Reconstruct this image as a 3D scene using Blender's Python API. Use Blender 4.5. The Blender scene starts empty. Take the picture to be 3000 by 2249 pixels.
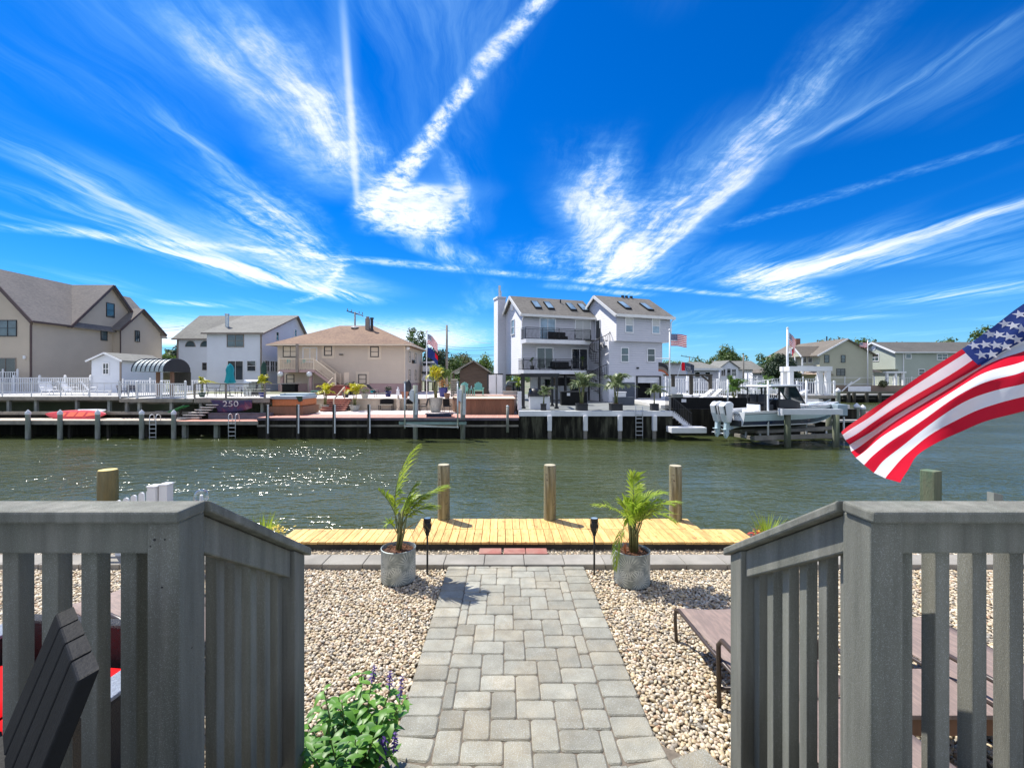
import bpy, bmesh, math, random
from mathutils import Vector, Matrix, noise
R = math.radians
sc = bpy.context.scene; col = sc.collection
# measured from the photograph: eye height above the path, focal length in photo pixels, vanishing point of the path
H = 2.4; F = 1300.0; CX = 1481.0; CY = 1110.0
def XX(px, Y): return (px-CX)/F*Y
def ZZ(py, Y): return H-(py-CY)/F*Y
def P(px, py, Y): return Vector((XX(px, Y), Y, ZZ(py, Y)))
rnd = random.Random(7)

# ---------------------------------------------------------------- mesh builder
class MB:
    def __init__(s): s.v = []; s.f = []; s.m = []
    def add(s, vs, fs, mi=0):
        o = len(s.v); s.v += [tuple(v) for v in vs]; s.f += [tuple(i+o for i in f) for f in fs]; s.m += [mi]*len(fs); return s
    def box(s, x0, x1, y0, y1, z0, z1, mi=0):
        return s.add([(x0,y0,z0),(x1,y0,z0),(x1,y1,z0),(x0,y1,z0),(x0,y0,z1),(x1,y0,z1),(x1,y1,z1),(x0,y1,z1)],
                     [(3,2,1,0),(4,5,6,7),(0,1,5,4),(1,2,6,5),(2,3,7,6),(3,0,4,7)], mi)
    def cbox(s, c, sz, M=None, mi=0):
        c = Vector(c); hx, hy, hz = sz[0]/2, sz[1]/2, sz[2]/2
        vs = [Vector((x,y,z)) for z in (-hz,hz) for x,y in ((-hx,-hy),(hx,-hy),(hx,hy),(-hx,hy))]
        if M is not None: vs = [M @ v for v in vs]
        return s.add([c+v for v in vs], [(3,2,1,0),(4,5,6,7),(0,1,5,4),(1,2,6,5),(2,3,7,6),(3,0,4,7)], mi)
    def prism(s, pts, d, mi=0):           # planar polygon pushed along vector d
        d = Vector(d); n = len(pts); a = [Vector(p) for p in pts]; b = [p+d for p in a]
        return s.add(a+b, [tuple(range(n-1,-1,-1)), tuple(range(n,2*n))]+[(i,(i+1)%n,n+(i+1)%n,n+i) for i in range(n)], mi)
    def beam(s, p, q, w, h, mi=0, up=(0,0,1)):   # rectangular bar from p to q, w sideways, h along up
        p = Vector(p); q = Vector(q); t = (q-p).normalized(); u = Vector(up)
        if abs(t.dot(u)) > .99: u = Vector((0,1,0))
        sd = t.cross(u).normalized(); u = sd.cross(t).normalized()
        vs = [e+sd*(a*w/2)+u*(b*h/2) for e in (p,q) for a,b in ((-1,-1),(1,-1),(1,1),(-1,1))]
        return s.add(vs, [(0,1,2,3),(7,6,5,4),(0,4,5,1),(1,5,6,2),(2,6,7,3),(3,7,4,0)], mi)
    def tube(s, pts, r, n=6, mi=0, cap=True):
        pts = [Vector(p) for p in pts]; k = len(pts); rs = r if isinstance(r,(list,tuple)) else [r]*k
        o = len(s.v); prev = None; fs = []; vs = []
        for i,p in enumerate(pts):
            t = (pts[min(i+1,k-1)]-pts[max(i-1,0)]).normalized()
            a = prev if prev is not None else Vector((0,0,1)) if abs(t.z) < .9 else Vector((1,0,0))
            x = (a - t*a.dot(t)).normalized(); y = t.cross(x); prev = x
            vs += [p+(x*math.cos(2*math.pi*j/n)+y*math.sin(2*math.pi*j/n))*rs[i] for j in range(n)]
        for i in range(k-1):
            fs += [(i*n+j, i*n+(j+1)%n, (i+1)*n+(j+1)%n, (i+1)*n+j) for j in range(n)]
        if cap: fs += [tuple(range(n-1,-1,-1)), tuple(range((k-1)*n, k*n))]
        return s.add(vs, fs, mi)
    def lathe(s, prof, n=16, c=(0,0,0), mi=0, closed=False):   # prof: (radius, z)
        cx, cy, cz = c; k = len(prof)
        vs = [(cx+r*math.cos(2*math.pi*j/n), cy+r*math.sin(2*math.pi*j/n), cz+z) for r,z in prof for j in range(n)]
        fs = [(i*n+j, i*n+(j+1)%n, (i+1)*n+(j+1)%n, (i+1)*n+j) for i in range(k-1) for j in range(n)]
        if prof[0][0] > 1e-4: fs.append(tuple(range(n-1,-1,-1)))
        if prof[-1][0] > 1e-4: fs.append(tuple(range((k-1)*n, k*n)))
        return s.add(vs, fs, mi)
    def grid(s, fn, nu, nv, mi=0):        # fn(u,v) -> point ; mi may be a function of the cell
        vs = [fn(i/nu, j/nv) for j in range(nv+1) for i in range(nu+1)]
        o = len(s.v); s.v += [tuple(v) for v in vs]
        for j in range(nv):
            for i in range(nu):
                a = o+j*(nu+1)+i
                s.f.append((a,a+1,a+nu+2,a+nu+1)); s.m.append(mi(i,j) if callable(mi) else mi)
        return s
    def ball(s, c, r, n=8, mi=0, sz=1.0):
        k = max(4, n//2+1)
        return s.lathe([(r*math.sin(math.pi*i/k)+1e-5, -r*sz*math.cos(math.pi*i/k)) for i in range(k+1)], n, c, mi)
    def build(s, name, mats, parent=None, smooth=False, bev=0, rn=True, solid=0, angle=None, seg=2):
        me = bpy.data.meshes.new(name); me.from_pydata(s.v, [], s.f)
        for m in (mats if isinstance(mats,(list,tuple)) else [mats]): me.materials.append(m)
        if any(s.m): me.polygons.foreach_set('material_index', s.m)
        if rn:
            b = bmesh.new(); b.from_mesh(me); bmesh.ops.recalc_face_normals(b, faces=b.faces); b.to_mesh(me); b.free()
        if smooth:
            me.polygons.foreach_set('use_smooth', [True]*len(me.polygons))
            if angle: me.set_sharp_from_angle(angle=R(angle))
        me.update()
        o = bpy.data.objects.new(name, me); col.objects.link(o)
        if parent is not None: o.parent = parent
        if bev:
            b = o.modifiers.new('bevel','BEVEL'); b.width = bev; b.segments = seg; b.limit_method = 'ANGLE'; b.harden_normals = False
        if solid:
            b = o.modifiers.new('thick','SOLIDIFY'); b.thickness = solid; b.offset = 0
        return o

def tag(o, label=None, cat=None, group=None, kind=None):
    if label: o['label'] = label
    if cat: o['category'] = cat
    if group: o['group'] = group
    if kind: o['kind'] = kind
    return o
def thing(name, label, cat, loc=(0,0,0), rz=0.0, group=None):
    o = bpy.data.objects.new(name, None); col.objects.link(o); o.empty_display_size = .2
    o.location = loc; o.rotation_euler = (0,0,rz); return tag(o, label, cat, group)
def solo(name, mb, mats, label, cat, group=None, loc=(0,0,0), rz=0.0, **k):
    o = mb.build(name, mats, None, **k); o.location = loc; o.rotation_euler = (0,0,rz); return tag(o, label, cat, group)
def struct(name, mb, mats, **k): return tag(mb.build(name, mats, None, **k), kind='structure')
KIDS = {}
def dup(root, loc, rz=None, label=None, scale=None):
    def cp(o, par):
        c = o.copy(); col.objects.link(c)
        if par is not None: c.parent = par
        for ch in [x for x in col.objects if x.parent == o]: cp(ch, c)
        return c
    r = cp(root, None); r.location = loc
    if rz is not None: r.rotation_euler = (0,0,rz)
    if label: r['label'] = label
    if scale: r.scale = (scale,)*3
    return r

# ---------------------------------------------------------------- materials
class NT:
    def __init__(s, tree): s.t = tree; s.n = tree.nodes; s.l = tree.links
    def __call__(s, typ, ins=None, **props):
        nd = s.n.new(typ)
        for k,v in props.items(): setattr(nd, k, v)
        for k,v in (ins or {}).items():
            sk = nd.inputs[k]
            if isinstance(v, bpy.types.NodeSocket): s.l.new(v, sk)
            elif isinstance(v, bpy.types.Node): s.l.new(v.outputs[0], sk)
            else: sk.default_value = v
        return nd
    def math(s, op, a, b=None, c=None, clamp=False):
        ins = {0:a}
        if b is not None: ins[1] = b
        if c is not None: ins[2] = c
        return s('ShaderNodeMath', ins, operation=op, use_clamp=clamp).outputs[0]
    def vm(s, op, a, b=None):
        ins = {0:a}
        if b is not None: ins[1] = b
        nd = s('ShaderNodeVectorMath', ins, operation=op)
        return nd.outputs['Value'] if op in ('DOT_PRODUCT','LENGTH') else nd.outputs[0]
    def rng(s, v, a, b, c=0.0, d=1.0, smooth=True):
        return s('ShaderNodeMapRange', {0:v,1:a,2:b,3:c,4:d}, interpolation_type='SMOOTHSTEP' if smooth else 'LINEAR').outputs[0]
    def mix(s, f, a, b, blend='MIX'):
        nd = s('ShaderNodeMix', {}, data_type='RGBA', blend_type=blend)
        for i,v in ((0,f),(6,a),(7,b)):
            sk = nd.inputs[i]
            if isinstance(v, bpy.types.NodeSocket): s.l.new(v, sk)
            else: sk.default_value = v
        return nd.outputs[2]
    def noise(s, vec, scale, detail=3.0, rough=.55, dist=0.0):
        return s('ShaderNodeTexNoise', {'Vector':vec,'Scale':scale,'Detail':detail,'Roughness':rough,'Distortion':dist}).outputs[0]
def C4(c): return (c[0],c[1],c[2],1.0)
def mat(name, c, rough=.6, var=.15, vs=2.0, stretch=(1,1,1), bump=0.0, bs=40.0, metal=0.0, spec=.5, island=0.0, alt=None, altamt=.5,
        lap=0.0, lapb=.6, lapd=.05, trans=0.0, grime=0.0, coat=0.0, speck=None):
    m = bpy.data.materials.new(name); m.use_nodes = True; t = NT(m.node_tree); bs_ = t.n['Principled BSDF']
    co = t('ShaderNodeTexCoord').outputs['Object']
    mp = t('ShaderNodeMapping', {'Vector':co,'Scale':stretch}).outputs[0]
    n1 = t.noise(mp, vs, 5.0, .6)
    fac = t.rng(n1, .3, .7, 1-var, 1+var, smooth=False)
    base = C4(c)
    if alt is not None:
        n2 = t.noise(mp, vs*.37, 4.0, .6)
        base = t.mix(t.rng(n2, .5-.2*altamt, .75-.2*altamt), C4(c), C4(alt))
    if speck is not None:
        n3 = t.noise(co, speck[1], 1.0, .5)
        base = t.mix(t.rng(n3, speck[2], speck[2]+.08), base, C4(speck[0]))
    if island:
        ri = t('ShaderNodeNewGeometry').outputs['Random Per Island']
        fac = t.math('MULTIPLY', fac, t.rng(ri, 0, 1, 1-island, 1+island, smooth=False))
    if grime:
        n4 = t.noise(t('ShaderNodeMapping', {'Vector':co,'Scale':(1,1,.25)}).outputs[0], 1.3, 5.0, .65)
        fac = t.math('MULTIPLY', fac, t.rng(n4, .35, .65, 1-grime, 1.0))
    cl = t('ShaderNodeVectorMath', {0:base if isinstance(base, bpy.types.NodeSocket) else c, 'Scale':fac}, operation='SCALE').outputs[0]
    t.l.new(cl, bs_.inputs['Base Color'])
    bs_.inputs['Roughness'].default_value = rough; bs_.inputs['Metallic'].default_value = metal
    bs_.inputs['Specular IOR Level'].default_value = spec
    if coat: bs_.inputs['Coat Weight'].default_value = coat; bs_.inputs['Coat Roughness'].default_value = .08
    hgt = None
    if lap:
        z = t('ShaderNodeSeparateXYZ', {0:co}).outputs[2]
        hgt = t.math('SUBTRACT', 1.0, t.math('FRACT', t.math('DIVIDE', z, lap)))
        nm = t('ShaderNodeBump', {'Height':hgt,'Strength':lapb,'Distance':lapd}).outputs[0]
        t.l.new(nm, bs_.inputs['Normal'])
    if bump:
        hb = t.noise(mp, bs, 4.0, .6)
        ins = {'Height':hb,'Strength':bump,'Distance':.02}
        if lap: ins['Normal'] = nm
        t.l.new(t('ShaderNodeBump', ins).outputs[0], bs_.inputs['Normal'])
    if trans:
        tr = t('ShaderNodeBsdfTranslucent', {'Color':cl})
        ms = t('ShaderNodeMixShader', {0:trans, 1:bs_.outputs[0], 2:tr.outputs[0]})
        t.l.new(ms.outputs[0], t.n['Material Output'].inputs[0])
    return m
def shingle(name, c, c2):
    m = bpy.data.materials.new(name); m.use_nodes = True; t = NT(m.node_tree); b = t.n['Principled BSDF']
    co = t('ShaderNodeTexCoord').outputs['Object']
    n1 = t.noise(t('ShaderNodeMapping', {'Vector':co,'Scale':(3.5,3.5,9)}).outputs[0], 1.0, 3.0, .6)
    n2 = t.noise(co, .45, 4.0, .6)
    z = t('ShaderNodeSeparateXYZ', {0:co}).outputs[2]
    row = t.math('FRACT', t.math('DIVIDE', z, .16))
    f = t.math('ADD', t.math('MULTIPLY', n1, .7), t.math('MULTIPLY', n2, .5))
    cc = t.mix(t.rng(f, .45, .78), C4(c), C4(c2))
    t.l.new(cc, b.inputs['Base Color']); b.inputs['Roughness'].default_value = .9
    t.l.new(t('ShaderNodeBump', {'Height':t.math('ADD', row, n1),'Strength':.4,'Distance':.03}).outputs[0], b.inputs['Normal'])
    return m
def leafmat(name, c, c2, trans=.35, rough=.45):
    m = bpy.data.materials.new(name); m.use_nodes = True; t = NT(m.node_tree); b = t.n['Principled BSDF']
    g = t('ShaderNodeNewGeometry').outputs['Random Per Island']
    co = t('ShaderNodeTexCoord').outputs['Object']
    n = t.noise(co, 1.1, 3.0)
    f = t.math('ADD', t.math('MULTIPLY', g, .6), t.math('MULTIPLY', t.rng(n,.3,.7), .4))
    cc = t.mix(f, C4(c), C4(c2)); t.l.new(cc, b.inputs['Base Color']); b.inputs['Roughness'].default_value = rough
    tr = t('ShaderNodeBsdfTranslucent', {'Color':cc})
    t.l.new(t('ShaderNodeMixShader', {0:trans,1:b.outputs[0],2:tr.outputs[0]}).outputs[0], t.n['Material Output'].inputs[0])
    return m
def glassmat(name, c, rough=.03):
    m = bpy.data.materials.new(name); m.use_nodes = True; t = NT(m.node_tree); b = t.n['Principled BSDF']
    co = t('ShaderNodeTexCoord').outputs['Object']
    n = t.noise(co, .9, 2.0)
    cc = t('ShaderNodeVectorMath', {0:c,'Scale':t.rng(n,.3,.7,.6,1.4)}, operation='SCALE').outputs[0]
    t.l.new(cc, b.inputs['Base Color']); b.inputs['Roughness'].default_value = rough; b.inputs['IOR'].default_value = 1.6
    b.inputs['Specular IOR Level'].default_value = .8
    return m

M = {}
M['composite'] = mat('weathered_composite', (.180,.184,.150), .78, .24, 5.5, (3,3,.22), .35, 240, alt=(.225,.222,.185), grime=.24, speck=((.36,.37,.35),420,.60), spec=.3)
M['dock_new'] = mat('new_pine', (.75,.48,.165), .65, .22, 6, (6,.9,6), .25, 60, island=.17, alt=(.62,.37,.12), speck=((.42,.22,.07),11,.66))
M['dock_edge'] = mat('pine_edge', (.62,.40,.15), .65, .15, 6)
M['piling'] = mat('weathered_piling', (.215,.195,.10), .85, .42, 7, (3.2,3.2,.28), .8, 40, alt=(.33,.315,.22), grime=.35, speck=((.11,.085,.05),30,.66))
M['piling_y'] = mat('yellow_piling', (.30,.21,.07), .85, .25, 4, (2,2,.4), .5, 40, alt=(.2,.17,.08))
M['piling_end'] = mat('cut_end', (.62,.50,.18), .8, .2, 8)
M['piling_g'] = mat('green_piling', (.10,.17,.10), .8, .25, 4, (2,2,.4), .5, 40, alt=(.14,.15,.09))
M['darkwood'] = mat('tarred_timber', (.035,.032,.026), .85, .35, 1.2, (2,2,.5), .4, 12, alt=(.07,.065,.05), altamt=.3)
M['sheet'] = mat('bulkhead_timber', (.013,.012,.009), .9, .4, 1.6, (3,3,.3), .4, 10, alt=(.045,.042,.03), altamt=.2, spec=.2)
M['greywood'] = mat('grey_timber', (.26,.24,.20), .85, .22, 2, (1,1,1), .3, 30, alt=(.19,.18,.16))
M['postgrey'] = mat('grey_pile', (.33,.34,.31), .8, .25, 2.5, (2,2,.4), .3, 30, alt=(.22,.25,.2), grime=.3)
M['white'] = mat('white_vinyl', (.74,.75,.76), .45, .05, 2)
M['whitepaint'] = mat('white_paint', (.76,.77,.79), .5, .06, 1.5, grime=.06)
M['alu'] = mat('painted_aluminium', (.62,.64,.66), .4, .06, 3, metal=.2)
M['steel'] = mat('galvanised_steel', (.55,.58,.58), .38, .12, 4, metal=.6)
M['black'] = mat('black_metal', (.014,.015,.018), .45, .2, 4)
M['blackp'] = mat('charcoal_plastic', (.008,.0085,.0095), .6, .3, 6, (1,1,1), .15, 80, spec=.18)
M['pink'] = mat('pink_pavers', (.62,.42,.36), .85, .12, 2.5, (1,1,1), .2, 30, alt=(.66,.50,.45))
M['salmon'] = mat('salmon_decking', (.52,.25,.19), .75, .12, 5, (.8,6,1), .1, 30, island=.1)
M['shell'] = mat('pale_shell_ground', (.66,.56,.52), .9, .16, 5, bump=.4, bs=20, alt=(.72,.66,.62))
M['block'] = mat('cream_block', (.54,.46,.36), .85, .10, 1.2, bump=.2, bs=20, grime=.15)
M['concrete'] = mat('grey_concrete', (.40,.39,.37), .85, .12, 2, bump=.25, bs=60, alt=(.33,.33,.32))
M['deckwhite'] = mat('bleached_decking', (.66,.64,.60), .75, .1, 3, (1,6,1))
M['greydeck'] = mat('grey_patio', (.19,.205,.20), .75, .1, 1.5, alt=(.16,.17,.17))
M['soil'] = mat('mulch', (.17,.075,.035), .95, .45, 14, bump=.9, bs=60, alt=(.08,.04,.025))
M['bark'] = mat('bark', (.10,.075,.05), .9, .25, 4, (2,2,.5), .5, 20)
M['palmstem'] = mat('palm_stem', (.20,.19,.07), .6, .25, 6, (1,1,3), alt=(.12,.15,.05))
M['brownmetal'] = mat('bronze_frame', (.055,.038,.03), .4, .15, 5)
M['sling'] = mat('brown_sling', (.22,.165,.14), .7, .10, 18, (6,1,1), .25, 160, alt=(.29,.21,.175))
M['red'] = mat('red_fabric', (.70,.006,.010), .8, .1, 5, spec=.1)
M['wicker'] = mat('black_wicker', (.02,.018,.016), .45, .3, 60, (1,1,1), .8, 120)
M['wicker_lit'] = mat('sunlit_wicker', (.34,.38,.44), .35, .2, 60, (1,1,1), .9, 130)  # paler copy of the wicker, sunlight on the arm tops put into colour
M['gutter'] = mat('gutter_brown', (.075,.045,.04), .5)
M['gutterw'] = mat('gutter_white', (.7,.7,.68), .5, .05)
M['teal'] = mat('teal_canvas', (.0,.26,.31), .75, .12, 3, (3,3,.4))
M['dkgreen'] = mat('dark_green_canvas', (.012,.05,.035), .8, .2, 3)
M['orangewood'] = mat('orange_cedar', (.48,.17,.06), .6, .15, 3, (6,6,.6))
M['brownwood'] = mat('brown_board', (.20,.105,.06), .7, .18, 4, (5,5,.4), island=.15)
M['redstep'] = mat('red_step', (.22,.07,.055), .7, .15, 3)
M['cover'] = mat('grey_vinyl_cover', (.30,.38,.43), .55, .1, 2)
M['kayak'] = mat('red_kayak', (.55,.035,.03), .4, .12, 2, coat=.3)
M['orange'] = mat('orange_panel', (.85,.14,.06), .5, .08)
M['gel'] = mat('white_gelcoat', (.74,.76,.78), .2, .04, 1, coat=.6)
M['navy'] = mat('navy_gelcoat', (.012,.022,.06), .2, .1, 1, coat=.6)
M['icegrey'] = mat('ice_blue_gelcoat', (.50,.62,.66), .25, .06, 1, coat=.6)
M['bottom'] = mat('hull_bottom', (.006,.007,.011), .75, .2, 2, spec=.08)
M['liftpile'] = mat('mossy_pile', (.17,.175,.125), .85, .3, 2.5, (2,2,.4), .4, 30, alt=(.10,.12,.07), grime=.35)
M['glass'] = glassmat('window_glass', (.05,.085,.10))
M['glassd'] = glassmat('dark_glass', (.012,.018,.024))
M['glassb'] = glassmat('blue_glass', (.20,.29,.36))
M['blind'] = mat('window_blind', (.50,.52,.52), .8, .08, 6, (.3,.3,20))
M['tealpl'] = mat('seafoam_plastic', (.16,.40,.34), .55, .08)
M['bluepot'] = mat('cobalt_glaze', (.01,.02,.16), .2, .2, 3)
M['stonepot'] = mat('grey_stone', (.38,.39,.35), .85, .2, 3, bump=.3, bs=30)
M['frond'] = leafmat('palm_leaf', (.20,.33,.02), (.50,.58,.08), .5, .38)
M['frond2'] = leafmat('palm_leaf_yellow', (.36,.40,.02), (.62,.54,.04), .45, .4)
M['frond3'] = leafmat('palm_leaf_silver', (.13,.19,.08), (.33,.38,.20), .35, .35)
M['frondd'] = leafmat('palm_leaf_dark', (.05,.12,.02), (.14,.24,.05), .35, .35)
M['dry'] = leafmat('dry_leaf', (.45,.32,.10), (.55,.42,.16), .3, .7)
M['leaf1'] = leafmat('tree_leaf', (.045,.085,.022), (.12,.19,.045), .3, .55)
M['leaf2'] = leafmat('bright_leaf', (.09,.16,.03), (.20,.28,.06), .35, .55)
M['leaf3'] = leafmat('dark_leaf', (.014,.036,.016), (.04,.072,.03), .15, .65)
M['leaf4'] = leafmat('olive_leaf', (.12,.14,.07), (.22,.22,.10), .3, .6)
M['salvia'] = leafmat('salvia_leaf', (.07,.22,.022), (.19,.40,.05), .45, .42)
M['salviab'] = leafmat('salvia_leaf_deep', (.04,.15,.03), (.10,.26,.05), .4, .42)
M['lime'] = leafmat('lime_leaf', (.42,.48,.06), (.62,.62,.16), .4, .5)
M['purple'] = leafmat('purple_petal', (.05,.02,.16), (.16,.08,.36), .3, .6)
M['yellow'] = leafmat('yellow_petal', (.75,.55,.05), (.85,.68,.12), .35, .6)
M['redfl'] = leafmat('red_petal', (.45,.03,.03), (.65,.10,.06), .3, .6)
for k,c in (('fred',(.70,.014,.040)),('fwhite',(.88,.89,.90)),('fblue',(.035,.07,.27))):
    M[k] = mat('flag_'+k[1:], c, .55, .05, 4, bump=.2, bs=320, trans=.62, spec=.25)
for k,c in (('sred',(.50,.008,.022)),('swhite',(.74,.75,.77)),('sblue',(.018,.035,.16))): M[k] = mat('small_flag_'+k[1:], c, .7, .08, 3, trans=.25, spec=.2)
# ---------------------------------------------------------------- camera, sun, sky
cam = bpy.data.cameras.new('camera'); co_ = bpy.data.objects.new('camera', cam); col.objects.link(co_)
co_.location = (0,0,H); co_.rotation_euler = (R(90),0,0)
cam.sensor_width = 36; cam.lens = 36*F/3000; cam.shift_x = 19/3000; cam.shift_y = -14.5/3000
cam.clip_start = .05; cam.clip_end = 6000; sc.camera = co_
sun = bpy.data.lights.new('sun','SUN'); sun.energy = 5.0; sun.angle = R(.53); sun.color = (1,.95,.87)
so = bpy.data.objects.new('sun', sun); col.objects.link(so)
EL, AZ = R(58.5), R(-49)         # ahead of the viewer, to the left
sd = Vector((math.sin(AZ)*math.cos(EL), math.cos(AZ)*math.cos(EL), math.sin(EL)))
so.rotation_euler = (-sd).to_track_quat('-Z','Y').to_euler(); so.location = sd*60
sc.view_settings.view_transform = 'Standard'; sc.view_settings.look = 'None'; sc.view_settings.exposure = EXPO = 0.56
sc.view_settings.gamma = 1
sc.cycles.use_denoising = True; sc.cycles.max_bounces = 8; sc.cycles.diffuse_bounces = 3; sc.cycles.glossy_bounces = 4
sc.cycles.transparent_max_bounces = 12; sc.cycles.sample_clamp_indirect = 6; sc.cycles.caustics_reflective = False; sc.cycles.caustics_refractive = False
W = bpy.data.worlds.new('World'); sc.world = W; W.use_nodes = True
W.cycles.sampling_method = 'MANUAL'; W.cycles.sample_map_resolution = 512
t = NT(W.node_tree); bg = t.n['Background']
sky = t('ShaderNodeTexSky', sky_type='NISHITA', sun_disc=False, sun_elevation=EL, sun_rotation=AZ, air_density=1.0, dust_density=.35, ozone_density=2.5)
gen = t('ShaderNodeTexCoord').outputs['Generated']
sx, sy, sz = t('ShaderNodeSeparateXYZ', {0:gen}).outputs
dz = t.math('MAXIMUM', sz, .012)
# the cloud sheet is flat and overhead: every direction meets it at (x/z, y/z)
pu = t.math('DIVIDE', sx, dz); pv = t.math('DIVIDE', sy, dz)
p0 = t('ShaderNodeCombineXYZ', {0:pu,1:pv,2:0.0}).outputs[0]
wn = t('ShaderNodeTexNoise', {'Vector':p0,'Scale':1.6,'Detail':3.0,'Roughness':.55}, noise_dimensions='2D').outputs['Color']
warp = t('ShaderNodeVectorMath', {0:t.vm('SUBTRACT', wn, (.5,.5,.5)), 'Scale':.20}, operation='SCALE').outputs[0]
pq = t.vm('ADD', p0, t('ShaderNodeVectorMath', {0:warp,'Scale':.30}, operation='SCALE').outputs[0])
pw = t.vm('ADD', p0, warp)
fib = t('ShaderNodeTexNoise', {'Vector':t.vm('MULTIPLY', pw, (5.0,.62,0)),'Scale':1.0,'Detail':8.0,'Roughness':.70}, noise_dimensions='2D').outputs[0]
puf = t('ShaderNodeTexNoise', {'Vector':t.vm('MULTIPLY', pw, (9.0,8.0,0)),'Scale':1.0,'Detail':5.0,'Roughness':.65}, noise_dimensions='2D').outputs[0]
big = t('ShaderNodeTexNoise', {'Vector':t.vm('MULTIPLY', p0, (.8,.45,0)),'Scale':1.0,'Detail':2.0}, noise_dimensions='2D').outputs[0]
def uv(px, py): return ((px-CX)/(CY-py), F/(CY-py))
def streak(a, b, w0, w1, k, soft=.25, curve=0.0, tex=None, pw=pw):
    (ua,va),(ub,vb) = uv(*a), uv(*b); L = math.hypot(ub-ua, vb-va); d = ((ub-ua)/L,(vb-va)/L); n = (-d[1],d[0])
    s = t.math('MULTIPLY_ADD', t.vm('DOT_PRODUCT', pw, (d[0]/L,d[1]/L,0)), 1.0, -(ua*d[0]+va*d[1])/L)
    q = t.math('ADD', t.vm('DOT_PRODUCT', pw, (n[0],n[1],0)), -(ua*n[0]+va*n[1]))
    if curve: q = t.math('SUBTRACT', q, t.math('MULTIPLY', t.math('MULTIPLY', s, t.math('SUBTRACT', 1.0, s)), 4*curve))
    w = t.math('MULTIPLY_ADD', s, w1-w0, w0)
    ac = t.rng(t.math('DIVIDE', t.math('ABSOLUTE', q), t.math('MAXIMUM', w, .01)), 0.0, 1.0, 1.0, 0.0)
    al = t.math('MULTIPLY', t.rng(s, 0, soft), t.rng(s, 1-soft, 1.0, 1.0, 0.0))
    o = t.math('MULTIPLY', t.math('MULTIPLY', ac, al), k)
    return t.math('MULTIPLY', o, tex) if tex is not None else o
F1 = t.rng(fib, .27, .80, .0, 1.25); fin_ = t('ShaderNodeTexNoise', {'Vector':t.vm('MULTIPLY', pw, (26.0,18.0,0)),'Scale':1.0,'Detail':4.0,'Roughness':.65}, noise_dimensions='2D').outputs[0]
P1 = t.math('MULTIPLY', t.rng(puf, .30, .72, .15, 1.2), t.rng(fin_, .3, .65, .55, 1.3)); FP = t.math('MULTIPLY', F1, t.math('MULTIPLY', t.rng(puf, .3, .7, .5, 1.25), t.rng(fin_, .3, .7, .75, 1.25)))
LOW = t.math('MULTIPLY', t.rng(fib, .30, .72, .2, 1.15), t.rng(puf, .3, .6, .35, 1.15))
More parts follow.
